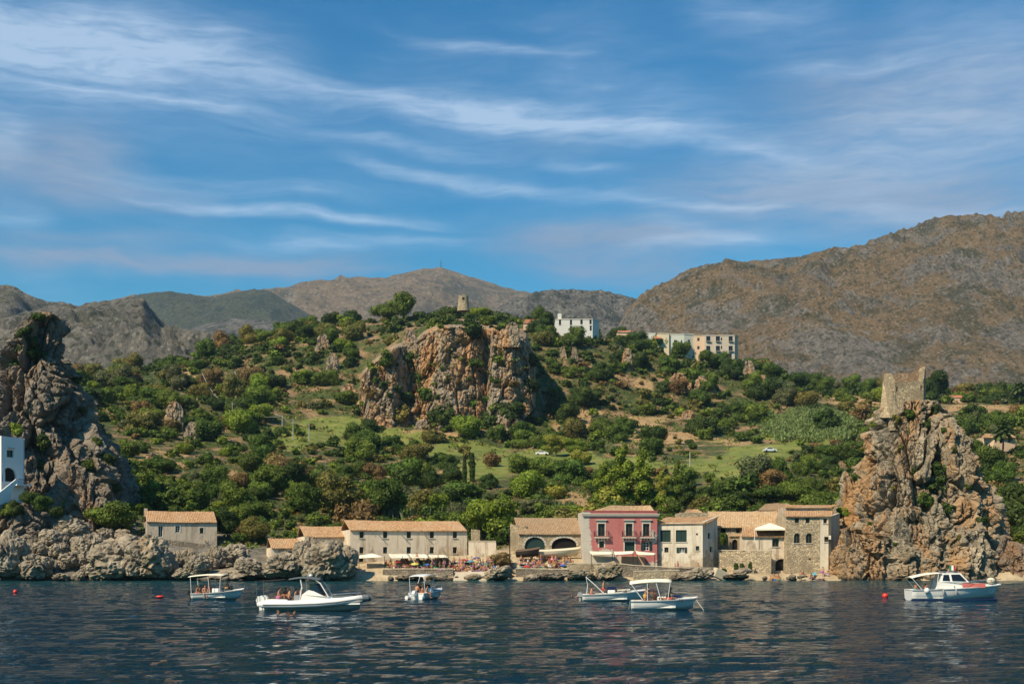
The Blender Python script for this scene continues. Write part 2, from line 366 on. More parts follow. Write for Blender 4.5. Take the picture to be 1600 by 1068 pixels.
# ------------------------------------------------------------------ mountains
def mountain_mat(name, grass, rock, shrub, rock_lo=.48, rock_hi=.60, sc=1.0, shrub_amt=.8, fs=.4, dot=.7):
    m, t = new_mat(name); p = t.mapping(wpos(t), (sc, sc, sc))
    a = t.noise(p, .006, 7, .68); b = t.noise(p, .035, 7, .72)
    g = t.ramp(b, [(.3, tuple(x*.62 for x in grass)), (.52, grass), (.7, tuple(x*1.3 for x in grass))])
    r = t.ramp(t.noise(t.mapping(p, (1, 1, .5)), .05, 7, .75), [(.34, tuple(x*.42 for x in rock)), (.5, rock), (.66, tuple(min(1, x*1.55) for x in rock))])
    nz = t.node('ShaderNodeSeparateXYZ', {0: t.node('ShaderNodeNewGeometry').outputs['Normal']}).outputs[2]
    steep = t.m('SUBTRACT', 1, nz)
    c = t.mix(t.step(t.m('ADD', t.m('ADD', a, t.m('MULTIPLY', b, .5)), t.m('MULTIPLY', steep, .35)), rock_lo+.30, rock_hi+.30), g, r)
    s1 = t.step(t.noise(p, .06, 4, .8), .56, .64); s2 = t.step(t.noise(p, .009, 5, .65, .5), .5, .62)
    c = t.mix(t.m('MULTIPLY', t.m('MAXIMUM', t.m('MULTIPLY', s1, .8), s2), shrub_amt), c, shrub)
    fine = t.noise(p, .15, 5, .8)
    c = t.mix(t.m('MULTIPLY', t.step(fine, .54, .64), fs), c, tuple(min(1, x*1.7) for x in rock))
    c = t.mix(t.m('MULTIPLY', t.m('SUBTRACT', 1, t.step(fine, .38, .46)), fs*1.3), c, tuple(x*.7 for x in shrub))
    def dots(scale, lo, hi, dens, off):
        vn_ = t.node('ShaderNodeTexVoronoi'); t.put(vn_.inputs['Vector'], t.mapping(p, (1, 1, 1), (0, 0, 0), (off, off, 0))); vn_.inputs['Scale'].default_value = scale
        rc = t.node('ShaderNodeSeparateColor', {0: vn_.outputs['Color']}).outputs[0]
        return t.m('MULTIPLY', t.m('SUBTRACT', 1, t.step(vn_.outputs['Distance'], lo, hi)), t.m('LESS_THAN', rc, dens))
    big_p = t.noise(p, .012, 4, .6)
    c = t.mix(t.m('MULTIPLY', dots(.085, .34, .50, t.m('MULTIPLY', big_p, .95), 3), dot), c, tuple(x*.8 for x in shrub))
    c = t.mix(t.m('MULTIPLY', dots(.11, .26, .42, t.m('MULTIPLY', t.m('SUBTRACT', 1.1, big_p), .62), 40), dot*.85), c, tuple(min(1, x*1.9) for x in rock))
    t.put(t.b.inputs['Base Color'], c)
    bump(t, t.m('ADD', b, t.m('MULTIPLY', fine, .9)), 1, 22/sc)
    return m
def mountain(name, ridge, Yr, Yf, foot, mat, cols, seed, amp, scale, nr=150, rough_top=.35, lean=.0):
    rx, ry = zip(*ridge); px = np.linspace(cols[0], cols[1], cols[2])
    tt = np.concatenate([np.linspace(0, 1, nr), np.linspace(1.02, 1.5, 14)])
    Yc = Yf+(Yr-Yf)*tt
    rid = np.interp(px, rx, ry)
    zr = ZW(rid, Yr); zf = np.interp(px, [f[0] for f in foot], [f[1] for f in foot])
    prof = np.where(tt <= 1, np.sin(np.clip(tt, 0, 1)*math.pi/2)**1.15, 1-(tt-1)*1.2)
    PXm, YM = np.meshgrid(px, Yc); XM = (PXm-CX)/F*YM
    Z = zf[None, :]+(zr-zf)[None, :]*prof[:, None]
    qq = np.stack([XM, YM, 0*XM], -1)*scale
    env = (np.sin(np.clip(tt, 0, 1)*math.pi)**1.15*(1-rough_top)+rough_top*sstep(0, .2, tt)*.45)[:, None]
    wq = qq+.35*np.stack([fbm(qq*1.3, 3, seed+50), fbm(qq*1.3+9, 3, seed+60), 0*XM], -1)
    Z = Z+env*amp*((ridged(wq, 6, seed)-.45)*1.1+.7*fbm(qq*.6, 4, seed+7)+.28*(ridged(wq*5, 4, seed+3)-.4))
    ang = ((Z-CH)/YM).max(0); want = (HY-rid)/F; dz = blur(((want-ang)*Yr)[None, :], 5, 1)[0]        # keep the crest at its height
    Z = Z+dz[None, :]*sstep(0, 1, tt)[:, None]
    o = mesh_np(name, np.stack([XM, YM, Z], -1).reshape(-1, 3), grid_faces(*XM.shape), mat, True)
    return tag(o, kind='structure')
mm_r = mountain_mat('mountain_right', (.30, .20, .10), (.25, .215, .18), (.062, .066, .026), .51, .61, 2.2, .7, .5, .6)
mm_m = mountain_mat('mountain_mid', (.25, .185, .10), (.22, .20, .17), (.042, .055, .035), .34, .46, 1.2, .8)
mm_f = mountain_mat('mountain_far', (.34, .235, .135), (.32, .26, .19), (.06, .080, .05), .64, .74, .55, .55, .25, .5)
mm_l = mountain_mat('mountain_left', (.25, .205, .10), (.24, .215, .175), (.055, .065, .032), .36, .48, 1.6, .7)
mountain('mountain_far', [(-900, 520), (100, 500), (200, 462), (250, 457), (320, 464), (370, 455), (420, 452), (480, 442), (550, 432), (600, 434), (640, 424), (690, 417), (730, 430), (780, 446), (830, 457), (900, 470), (1000, 485), (1300, 500), (2400, 500)],
         4900, 2700, [(-900, 100), (200, 120), (2400, 140)], mm_f, (-700, 2200, 460), 11, 130, .0016, 120, .12)
mm_w = mountain_mat('wooded_slope', (.10, .105, .05), (.16, .15, .11), (.035, .055, .030), .60, .72, 1.0, .85, .3, .6)
mountain('wooded_ridge', [(-400, 520), (120, 500), (190, 470), (225, 459), (260, 456), (300, 461), (330, 466), (365, 458), (400, 453), (425, 458), (450, 474), (500, 500), (700, 520)],
         4100, 3000, [(-400, 150), (200, 330), (330, 520), (440, 420), (700, 150)], mm_w, (60, 560, 130), 81, 60, .003, 60, .1)
mountain('mountain_far_shoulder', [(-900, 560), (250, 540), (300, 512), (360, 497), (420, 500), (470, 508), (540, 520), (700, 530), (2400, 560)],
         2600, 1700, [(-900, 80), (2400, 80)], mm_m, (-300, 1300, 200), 71, 60, .003, 60, .25)
mountain('mountain_mid', [(300, 600), (560, 560), (700, 500), (760, 490), (800, 472), (850, 457), (900, 452), (950, 456), (990, 466), (1040, 480), (1200, 520), (1500, 560)],
         2500, 1600, [(300, 80), (1500, 80)], mm_m, (350, 1500, 300), 5, 60, .006, 130, .10)
mountain('mountain_right', [(760, 640), (900, 600), (950, 540), (980, 490), (1000, 461), (1040, 441), (1075, 420), (1110, 411), (1150, 409), (1200, 405), (1250, 401), (1290, 389), (1340, 386), (1400, 371), (1450, 354), (1490, 346), (1540, 343), (1600, 340), (1750, 330), (2400, 380), (3000, 420)],
         2100, 1050, [(760, 90), (1200, 95), (3000, 100)], mm_r, (800, 2700, 560), 17, 62, .0050, 200, .06)
mountain('mountain_left', [(-1400, 420), (-300, 425), (-60, 432), (0, 446), (25, 450), (45, 464), (65, 472), (120, 478), (200, 520), (330, 560)],
         1900, 1100, [(-1400, 80), (600, 80)], mm_l, (-1300, 420, 260), 29, 36, .007, 110, .15)
mountain('rocky_ridge_left', [(-700, 560), (-100, 520), (0, 498), (60, 482), (110, 474), (122, 480), (135, 472), (165, 470), (200, 465), (222, 464), (235, 482), (250, 500), (262, 508), (300, 520), (345, 530), (420, 560), (700, 600)],
         1250, 860, [(-700, 60), (700, 80)], mm_l, (-600, 560, 300), 41, 30, .013, 130, .10)

# ------------------------------------------------------------------ rock masses
rk_stack = rock_mat('stack_rock', (.52, .425, .30), (.085, .07, .05), (.47, .25, .10), .85, .9, st=(.47, .59))
rk_crag = rock_mat('crag_rock', (.32, .265, .205), (.07, .055, .04), (.36, .19, .085), .75, .8)
rk_cliff = rock_mat('cliff_rock', (.50, .40, .285), (.15, .115, .08), (.56, .30, .13), .95, 1.2, st=(.46, .59))
rk_shore = rock_mat('shore_rock', (.42, .345, .25), (.07, .055, .038), (.36, .25, .14), .6, .35)
def rock_disp(p, s, amp, seed, vert=.55):
    """blocky, fissured limestone relief at feature size s"""
    q = p/s*np.array([1, 1, vert]); q = q+.45*np.stack([fbm(q*.9+i*7, 3, seed+i) for i in range(3)], -1)
    f1, f2, cid = worley(q, seed)
    crack = 1-np.clip((f2-f1)/.14, 0, 1)
    g1, g2, gid = worley(q*2.7, seed+5)
    crack2 = 1-np.clip((g2-g1)/.16, 0, 1)
    return amp*((cid-.5)*.9-crack*.62-f1*.55+.35+(gid-.5)*.30-crack2*.30+.5*fbm(q*3.0, 5, seed+3, .6)+.45*(ridged(q*np.array([1.2, 1.2, .35]), 4, seed+8)-.45))
def rock_mass(name, prof, Yc, dep, mat, nz=170, na=320, s=6., amp=2.0, seed=1, lean=0, arc=(0, 2*math.pi), cap=True, power=2.6):
    """prof: (py, px_left, px_right) from top to bottom at distance Yc; dep(z01)->half depth in metres"""
    pys = np.array([r[0] for r in prof], float)
    zz = np.linspace(pys[0], pys[-1], nz)
    xl = XW(np.interp(zz, pys, [r[1] for r in prof]), Yc); xr = XW(np.interp(zz, pys, [r[2] for r in prof]), Yc)
    Z = ZW(zz, Yc); t01 = (zz-pys[0])/(pys[-1]-pys[0])
    a = np.linspace(arc[0], arc[1], na, endpoint=False)
    ca, sa = np.cos(a), np.sin(a)
    ca = np.sign(ca)*np.abs(ca)**(2/power); sa = np.sign(sa)*np.abs(sa)**(2/power)
    cx, rx = (xl+xr)/2, (xr-xl)/2; ry = np.array([dep(v_) for v_ in t01])
    X = cx[:, None]+rx[:, None]*ca; Y = Yc+ry[:, None]*sa+lean*(1-t01)[:, None]*ry.max(); Zg = Z[:, None]+0*a
    p = np.stack([X, Y, Zg], -1)
    d = (rock_disp(p, s, amp*1.2, seed, .40)+rock_disp(p, s*.36, amp*.22, seed+31, .6)-amp*.35)*np.minimum(1, (rx/(amp*2.2)))[:, None]
    n = np.stack([np.cos(a)[None, :]+0*X, np.sin(a)[None, :]+0*X, 0*X+.12], -1)
    p = p+n*d[..., None]
    V = p.reshape(-1, 3); Fc = grid_faces(nz, na, True)
    if cap:
        k = len(V); V = np.vstack([V, [[cx[0], Yc+lean*ry.max(), Z[0]+.4]]])
        j = np.arange(na); Fc = np.vstack([Fc, np.stack([j, np.full(na, k), np.full(na, k), (j+1) % na], -1)[:, [0, 3, 1, 2]]])
        tri = Fc[-na:].copy(); Fc = Fc[:-na]
        o = mesh_np(name, V, Fc, mat, False)
        bm = bmesh.new(); bm.from_mesh(o.data); bm.verts.ensure_lookup_table()
        for jj in range(na):
            try: bm.faces.new((bm.verts[(jj+1) % na], bm.verts[jj], bm.verts[k]))
            except ValueError: pass
        bm.normal_update(); bm.to_mesh(o.data); bm.free()
        return o
    return mesh_np(name, V, Fc, mat, False)
SY = 216.0                                                   # the tower stack
stack = rock_mass('sea_stack', [(630, 1378, 1456), (642, 1366, 1470), (660, 1360, 1484), (685, 1352, 1500), (712, 1352, 1511), (735, 1342, 1520), (760, 1332, 1532), (800, 1324, 1547), (830, 1318, 1562), (870, 1314, 1572), (905, 1310, 1580), (940, 1300, 1590)],
                  SY+2, lambda t_: 7+10*t_**.8, rk_stack, 250, 500, 5.2, 2.3, 3)
tag(stack, 'tall craggy sea stack of ochre and grey rock crowned by the ruined tower', 'sea stack')
foot = rock_mass('stack_foot', [(826, 1306, 1352), (845, 1302, 1420), (862, 1300, 1460), (885, 1298, 1475), (912, 1297, 1480), (940, 1290, 1490)], 206, lambda t_: 1.5+5*t_, rk_stack, 60, 200, 3.2, 1.5, 8)
tag(foot, 'low buff boulder apron at the foot of the tower stack by the water', 'rock')
pin = rock_mass('rock_pinnacle', [(738, 1316, 1324), (752, 1311, 1334), (775, 1308, 1346), (800, 1306, 1352), (850, 1300, 1360)], 222, lambda t_: .8+4*t_, rk_stack, 70, 120, 3, 1.3, 12)
tag(pin, 'small grey rock pinnacle leaning on the left of the tower stack', 'rock')
toe = rock_mass('shore_rock', [(838, 1560, 1580), (860, 1548, 1600), (880, 1540, 1640), (905, 1530, 1690), (935, 1520, 1720)], 208, lambda t_: 2+6*t_, rk_crag, 50, 160, 3.6, 1.5, 14)
tag(toe, 'dark low rock right of the tower stack at the picture edge', 'rock')
butt = rock_mass('rock_buttress', [(792, 1400, 1440), (812, 1392, 1465), (840, 1388, 1540), (870, 1384, 1552), (905, 1382, 1560), (940, 1380, 1565)], 207, lambda t_: 1.5+5.5*t_, rk_stack, 70, 190, 4.0, 1.9, 19)
tag(butt, 'pale fissured buttress low on the front of the tower stack', 'rock')
CY = 246.0                                                   # the crag at the left edge
crag = rock_mass('crag', [(489, 46, 78), (498, 36, 92), (515, 26, 99), (540, 12, 98), (553, 4, 93), (575, -18, 112), (600, -40, 128), (640, -80, 148), (680, -120, 166), (720, -150, 182), (760, -180, 196), (800, -200, 206), (880, -220, 222)],
                 CY, lambda t_: 4+20*t_, rk_crag, 210, 420, 7, 3.0, 23, lean=.1)
tag(crag, 'dark pointed limestone crag behind the white house at the left edge', 'crag')
crag2 = rock_mass('rock_outcrop', [(728, 96, 140), (745, 90, 160), (770, 84, 176), (800, 80, 190), (860, 70, 205)], 228, lambda t_: 1+6*t_, rk_crag, 70, 150, 4, 1.7, 31)
tag(crag2, 'grey rock outcrop between the crag and the stone cottage', 'rock')
# cliff face in the hill: a leaning rock wall
n_u, n_v = 330, 190
u = np.linspace(560, 838, n_u)
topl = np.interp(u, [556, 566, 590, 620, 645, 662, 690, 720, 770, 800, 822, 832, 842], [650, 580, 556, 534, 528, 512, 500, 498, 503, 510, 520, 545, 600])
botl = np.interp(u, [556, 600, 650, 700, 740, 780, 810, 842], [668, 672, 676, 682, 690, 688, 664, 630])
vv = np.linspace(0, 1, n_v)[:, None]
PYc = topl[None, :]+(botl-topl)[None, :]*vv
depth0 = np.interp(u, [556, 580, 612, 642, 658, 690, 735, 760, 770, 800, 838], [464, 454, 451, 461, 458, 451, 454, 459, 451, 449, 462])
Yc_ = depth0[None, :]+(1-vv)*9*(1+.2*np.sin(u*.05))[None, :]-4*vv**2
Yc_ = Yc_+30*np.clip(1-vv/.06, 0, 1)+14*np.clip((np.abs(u-699)-125)/14, 0, 1)[None, :]**2
Xc_ = (u[None, :]-CX)/F*Yc_; Zc_ = ZW(PYc, Yc_)
p = np.stack([Xc_, Yc_, Zc_], -1)
d = rock_disp(p, 9.5, 3.0, 77, .75)+rock_disp(p, 3.0, .9, 78, .9)+1.2*fbm(p*np.array([.35, .35, .07]), 4, 5)+2.6*fbm(p*.045, 3, 6)
edge = np.minimum(1, np.minimum(vv*9, 1.0))
Yc_ = Yc_-d*edge
cliff = mesh_np('cliff', np.stack([Xc_, Yc_, Zc_], -1).reshape(-1, 3), grid_faces(n_v, n_u), rk_cliff, False)
tag(cliff, kind='structure')
def outcrop(px, py, wpx, hpx, Y, seed, label, mat=rk_cliff):
    n = 5; pr = [(py-hpx*(1-k/4)*1.0, px-wpx*(.22+.28*(k/4)**.6), px+wpx*(.22+.28*(k/4)**.6)) for k in range(5)]
    pr.append((py+hpx*.5, px-wpx*.52, px+wpx*.52))
    wm = wpx/F*Y
    o = rock_mass('rock_outcrop', pr, Y, lambda t_: wm*(.12+.3*t_), mat, 40, 80, max(1.6, wm*.3), wm*.10, seed)
    return tag(o, label, 'rock', 'grey rock outcrops on the hillside')
# ------------------------------------------------------------------ vegetation
def leaf_mat(name, attr=False):
    m, t = new_mat(name)
    if attr: rnd = t.node('ShaderNodeAttribute', attribute_name='tint').outputs['Fac']
    else: rnd = t.node('ShaderNodeObjectInfo').outputs['Color']
    isl = t.node('ShaderNodeNewGeometry').outputs['Random Per Island']
    if attr:
        base = t.ramp(rnd, PAL_STOPS, 'CONSTANT')
    else: base = rnd
    c = t.mix(1, base, t.ramp(isl, [(0, .45), (.5, .95), (1, 1.75)]), 'MULTIPLY')
    c = t.mix(t.m('MULTIPLY', t.step(isl, .86, .98), .35), c, (.16, .15, .03))
    t.put(t.b.inputs['Base Color'], c); t.b.inputs['Roughness'].default_value = .7; t.b.inputs['Specular IOR Level'].default_value = .2
    d = t.b; tr = t.node('ShaderNodeBsdfTranslucent', {'Color': t.mix(1, c, (1.3, 1.5, .5), 'MULTIPLY')})
    mx = t.node('ShaderNodeMixShader', {0: .22, 1: d.outputs[0], 2: tr.outputs[0]})
    t.l.new(mx.outputs[0], t.n['Material Output'].inputs[0])
    return m
PAL = {'dark green': (.040, .066, .012), 'deep green': (.064, .100, .014), 'mid green': (.108, .146, .020), 'bright green': (.155, .200, .020), 'yellow green': (.225, .220, .034),
       'olive': (.150, .132, .032), 'grey green': (.100, .110, .045), 'rusty brown': (.180, .110, .042)}
PN = list(PAL); PAL_STOPS = [(i/len(PN), PAL[k]) for i, k in enumerate(PN)]
LEAF = leaf_mat('foliage'); LEAF_T = leaf_mat('foliage_tinted', True)
BARK = plain('bark', (.10, .075, .05), .9, var=.4, scale=6)
BARKG = plain('pale_bark', (.26, .21, .15), .9, var=.35, scale=6)
_ico = bmesh.new(); bmesh.ops.create_icosphere(_ico, subdivisions=2, radius=1)
ICO_V = np.array([v_.co[:] for v_ in _ico.verts]); ICO_F = np.array([[x.index for x in f.verts] for f in _ico.faces]); _ico.free()
_ico = bmesh.new(); bmesh.ops.create_icosphere(_ico, subdivisions=1, radius=1)
ICO1_V = np.array([v_.co[:] for v_ in _ico.verts]); ICO1_F = np.array([[x.index for x in f.verts] for f in _ico.faces]); _ico.free()
def foliage_np(blobs, n, leaf, seed, core=.80, coarse=False, asp=.75, up=0):
    """blobs (cx,cy,cz,rx,ry,rz) -> vertices, triangle faces: dark cores with leaf sprays round them"""
    rs = np.random.RandomState(seed); Vs, Fs, k = [], [], 0
    B = np.array(blobs, float); iv, fi = (ICO1_V, ICO1_F) if coarse else (ICO_V, ICO_F)
    for b in B:
        dsp = 1+.28*fbm(iv*1.7+b[:3]+seed, 2, seed)
        Vs.append(b[:3]+iv*dsp[:, None]*b[3:]*core); Fs.append(fi+k); k += len(iv)
    area = (B[:, 3]*B[:, 4]+B[:, 4]*B[:, 5]+B[:, 3]*B[:, 5]); pick = rs.choice(len(B), n*2, p=area/area.sum())
    dirs = rs.normal(size=(n*2, 3)); dirs /= np.linalg.norm(dirs, axis=1)[:, None]
    rad = rs.uniform(.80, 1.12, (n*2, 1))
    pos = B[pick, :3]+dirs*B[pick, 3:]*rad
    keep = np.ones(len(pos), bool)
    for j, b in enumerate(B):
        ins = (((pos-b[:3])/b[3:])**2).sum(1) < .62
        keep &= ~(ins & (pick != j))
    keep &= pos[:, 2] > .02*B[:, 2].max()
    pos, dirs = pos[keep][:n], dirs[keep][:n]; n = len(pos)
    nr = dirs+rs.normal(size=(n, 3))*.55+np.array([0, 0, .25]); nr /= np.linalg.norm(nr, axis=1)[:, None]
    tg = np.cross(nr, rs.normal(size=(n, 3))+np.array([0, 0, up])); tg /= np.linalg.norm(tg, axis=1)[:, None]+1e-9; bt = np.cross(nr, tg)
    s_ = leaf*rs.uniform(.55, 1.45, (n, 1)); a_ = s_*asp
    q4 = np.stack([pos-tg*s_-bt*a_*.4, pos+tg*s_*.2-bt*a_, pos+tg*s_+bt*a_*.3, pos-tg*s_*.3+bt*a_], 1)
    Vs.append(q4.reshape(-1, 3)); i = np.arange(n)[:, None]*4+k
    Fs.append((i+np.array([[0, 1, 2]]))); Fs.append((i+np.array([[0, 2, 3]])))
    return np.vstack(Vs), np.vstack(Fs)
def lump(rs, n, w_, h, base=.15, spread=.68):
    """n sub-blobs filling a crown of width w_ and height h, standing on z=0"""
    out = [(w_*rs.uniform(-.1, .1), w_*rs.uniform(-.1, .1), h*.42, w_*.33, w_*.33, h*.36)]
    for i in range(n):
        a = 2*math.pi*(i+rs.uniform(-.3, .3))/n*1.0; r = w_*.5*spread*rs.uniform(.5, 1.0); s_ = rs.uniform(.12, .27)
        out.append((r*math.cos(a), r*math.sin(a), h*rs.uniform(.22, .82), w_*s_*rs.uniform(.9, 1.4), w_*s_, h*s_*1.05))
    return out
BUSH = []                                           # unit bushes, 1 m wide, 0.85 m high
for k in range(9):
    rs = np.random.RandomState(100+k)
    V, Fc = foliage_np(lump(rs, 6+k % 4, 1, .80+.1*(k % 3)), 950, .042, 100+k)
    o = mesh_np('bush', V, Fc, LEAF); BUSH.append(o.data); bpy.data.objects.remove(o)
BUSH_BIG = []
for k in range(6):
    rs = np.random.RandomState(160+k); V, Fc = foliage_np(lump(rs, 9+k % 4, 1, .80+.08*(k % 3)), 2400, .026, 160+k)
    o = mesh_np('bush', V, Fc, LEAF); BUSH_BIG.append(o.data); bpy.data.objects.remove(o)
BUSH_LO = []
for k in range(6):
    rs = np.random.RandomState(300+k)
    BUSH_LO.append(foliage_np(lump(rs, 4, 1, .8), 170, .080, 300+k, coarse=True))
BUSH_MID = [foliage_np(lump(np.random.RandomState(400+k), 7, 1, .8), 1000, .038, 400+k, coarse=True) for k in range(5)]
def place_leafy(name, me, loc, sx, sz, colname, rz=None, parent=None):
    o = bpy.data.objects.new(name, me); o.location = loc; o.scale = (sx, sx, sz); o.rotation_euler = (0, 0, random.uniform(0, 6.28) if rz is None else rz)
    c = PAL[colname]; j = random.uniform(.85, 1.2); o.color = (c[0]*j*random.uniform(.9, 1.1), c[1]*j, c[2]*j, 1)
    return link(o, parent)
HB = bvh_of(hill, cliff)
RB = bvh_of(stack, foot, pin, toe, butt, crag, crag2)
ANCH = [(175, 640, 'beside the dark crag'), (290, 590, 'below the left ridge line'), (250, 690, 'on the slope right of the dark crag'), (300, 765, 'above the stone cottage'), (130, 800, 'between white house and stone cottage'),
        (430, 750, 'above the small tiled annex'), (420, 640, 'by the overhead wires'), (470, 550, 'on the ridge left of the cliff'), (540, 690, 'around the pole meadow'), (560, 770, 'above the long two-storey house'),
        (680, 750, 'above the right half of the long house'), (620, 640, 'at the left foot of the cliff'), (720, 650, 'at the middle of the cliff foot'), (700, 490, 'on top of the cliff'), (850, 590, 'right beside the cliff'),
        (890, 540, 'below the white village block'), (960, 600, 'on the scrub slope below the village'), (1050, 570, 'below the pale green village house'), (1130, 590, 'below the beige apartment block'), (840, 680, 'below the cliff by the road'),
        (850, 770, 'above the arched boathouse'), (1000, 660, 'by the bare brown terraces'), (960, 760, 'above the pink house'), (1110, 690, 'by the roadside stone wall'), (1130, 770, 'above the long tiled roof'), (1240, 740, 'left of the tower stack'),
        (1240, 640, 'beside the green reed bed'), (1220, 580, 'right of the village on the ridge'), (1350, 640, 'left of the ruined tower'), (1540, 630, 'on the plateau right of the tower'), (1560, 720, 'around the small right edge house'), (1570, 800, 'low right of the tower stack')]
ORD = ['first', 'second', 'third', 'fourth', 'fifth', 'sixth', 'seventh', 'eighth', 'ninth', 'tenth', 'eleventh', 'twelfth', 'thirteenth', 'fourteenth', 'fifteenth', 'sixteenth', 'seventeenth', 'eighteenth', 'nineteenth', 'twentieth'] + [f'{k}th' for k in range(21, 80)]
def fdens(px, py):
    wx = 18*math.sin(px*.031+py*.05); d = 1.0
    for f in FIELDS: d = min(d, .05+.95*min(1, (((px+wx-f[0])/f[2])**2+((py-f[1])/f[3])**2)**2*.8))
    for f in DRY: d = min(d, .16+.84*min(1, (((px+wx-f[0])/f[2])**2+((py-f[1])/f[3])**2)**2*.8))
    if 1205 < px < 1335 and 642 < py < 688: d = .03
    if 1090 < px < 1232 and 694 < py < 730: d = .03
    if 560 < px < 838 and 505 < py < 672: d = .20
    return d
BLD = [(0, 45, 670, 800), (205, 348, 790, 880), (410, 735, 800, 900), (740, 915, 815, 910), (905, 1135, 790, 910), (1100, 1320, 785, 910)]
rs = np.random.RandomState(5); cells = {}; bushes = []
tries = 0
while len(bushes) < 3900 and tries < 42000:
    tries += 1
    px, py = rs.uniform(-120, 1720), rs.uniform(478, 870)
    if tries % 5 == 0:                                  # the crest, where the line of sight only grazes
        Yq = rs.uniform(545, 680); loc, nrm, _i, _d = HB.ray_cast(Vector((XW(px, Yq), Yq, 300)), Vector((0, 0, -1)))
        if loc is None: continue
        py = proj(loc)[1]
    else:
        if rs.rand() > fdens(px, py): continue
        loc, nrm = ray_px(HB, px, py)
    if loc is None or loc.y > 760 or loc.y < 226: continue
    if any(a-4 < px < b+4 and c_ < py < d_ for a, b, c_, d_ in BLD) and loc.y < 236: continue
    wd = float(np.exp(rs.normal(math.log(4.4), .45)))*(1.0 if loc.y < 420 else 1.45); wd = min(wd, 11)
    if 560 < px < 838 and 500 < py < 676: wd *= .62
    if rs.rand() < .42: wd *= .5
    cx_, cy_ = int(loc.x//6), int(loc.y//6); ok = True
    for dx in (-1, 0, 1):
        for dy in (-1, 0, 1):
            for (q, qw) in cells.get((cx_+dx, cy_+dy), ()):
                if (q.xy-loc.xy).length < .235*(wd+qw): ok = False; break
    if not ok: continue
    cells.setdefault((cx_, cy_), []).append((loc.copy(), wd))
    r_ = rs.rand()
    patch = vn(np.array([[loc.x*.012, loc.y*.012, 4.]]), 3)[0]+.5*vn(np.array([[loc.x*.05, loc.y*.05, 9.]]), 5)[0]
    warm = (1 if 1080 > px > 380 and py > 715 else 0)
    if r_ < .34: cn = 'dark green' if patch < .35 else 'deep green'
    elif r_ < .60: cn = 'deep green'
    elif r_ < .74: cn = 'mid green'
    elif r_ < .79+.07*warm: cn = 'bright green'
    elif r_ < .90: cn = 'olive'
    elif r_ < .95: cn = 'grey green'
    else: cn = 'rusty brown'
    if warm and rs.rand() < .22: cn = random.choice(['yellow green', 'olive', 'mid green'])
    if px < 480 and py > 600 and rs.rand() < .3: cn = random.choice(['mid green', 'bright green', 'deep green'])
    hidden = any(a < px < b and c_ < py < d_ for a, b, c_, d_ in BLD) or not (5 < px < 1595) or (px < 200 and py > 560 and px < 60+(py-500)*.5) or (1325 < px < 1545 and py > 640)
    bushes.append((loc.copy(), wd, cn, px, py, hidden, rs.uniform(.75, 1.1)))
vis = sorted([b for b in bushes if not b[5]], key=lambda b: -b[1]/b[0].y)
indiv = vis[:285]; rest = vis[285:]+[b for b in bushes if b[5]]
# extra bushes growing on the crag, the stack, the cliff edge and round the houses: (px, py, width px, colour, where)
SPOT = [(62, 494, 26, 'dark green', 'on the very tip of the dark crag'), (36, 520, 28, 'dark green', 'high on the left of the dark crag'), (45, 545, 42, 'dark green', 'on a ledge of the dark crag'), (22, 565, 36, 'deep green', 'on the left shoulder of the dark crag'),
        (60, 560, 26, 'dark green', 'in the middle of the dark crag'), (118, 592, 22, 'dark green', 'on the right edge of the dark crag'), (70, 690, 40, 'dark green', 'right of the white house'), (60, 725, 40, 'dark green', 'against the white house wall'), (150, 690, 22, 'deep green', 'low on the right flank of the dark crag'),
        (168, 720, 26, 'dark green', 'at the right foot of the dark crag'), (20, 672, 34, 'bright green', 'behind the white house roof'), (140, 725, 30, 'deep green', 'on the rocks under the crag'), (178, 760, 26, 'dark green', 'right of the grey outcrop'), (128, 640, 16, 'dark green', 'clinging to the crag face'),
        (1402, 655, 18, 'olive', 'just under the ruined tower'), (1422, 648, 20, 'deep green', 'under the right half of the ruined tower'), (1458, 640, 26, 'dark green', 'at the right corner of the ruined tower'), (1450, 662, 22, 'dark green', 'high on the right of the tower stack'), (1475, 672, 14, 'deep green', 'on the right rim of the tower stack'),
        (1365, 662, 12, 'bright green', 'on the left shoulder of the tower stack'), (1470, 735, 30, 'dark green', 'in the gully of the tower stack, upper'), (1462, 760, 44, 'dark green', 'in the gully of the tower stack, large'), (1448, 780, 30, 'deep green', 'in the gully of the tower stack, lower'), (1485, 795, 24, 'dark green', 'low on the face of the tower stack'),
        (1440, 798, 20, 'deep green', 'above the pale buttress'), (1395, 762, 10, 'yellow green', 'on the orange streak of the tower stack'), (1408, 700, 12, 'olive', 'above the orange patch of the tower stack'), (1400, 848, 10, 'deep green', 'in the dark cleft of the stack foot'), (1340, 745, 18, 'deep green', 'beside the small rock pinnacle'),
        (1318, 800, 22, 'bright green', 'by the roof corner of the tall stone house'), (1360, 818, 10, 'deep green', 'on the left face of the tower stack'), (1535, 812, 20, 'dark green', 'on the lower right of the tower stack'), (1490, 700, 16, 'olive', 'on the upper right face of the tower stack'), (1425, 735, 16, 'dark green', 'in the middle of the tower stack'),
        (1350, 700, 12, 'olive', 'on the left brow of the tower stack'), (1500, 840, 12, 'olive', 'on the pale buttress'), (1420, 672, 12, 'yellow green', 'on the top ledge of the tower stack'), (1515, 760, 14, 'deep green', 'on the right rim of the tower stack, lower')]
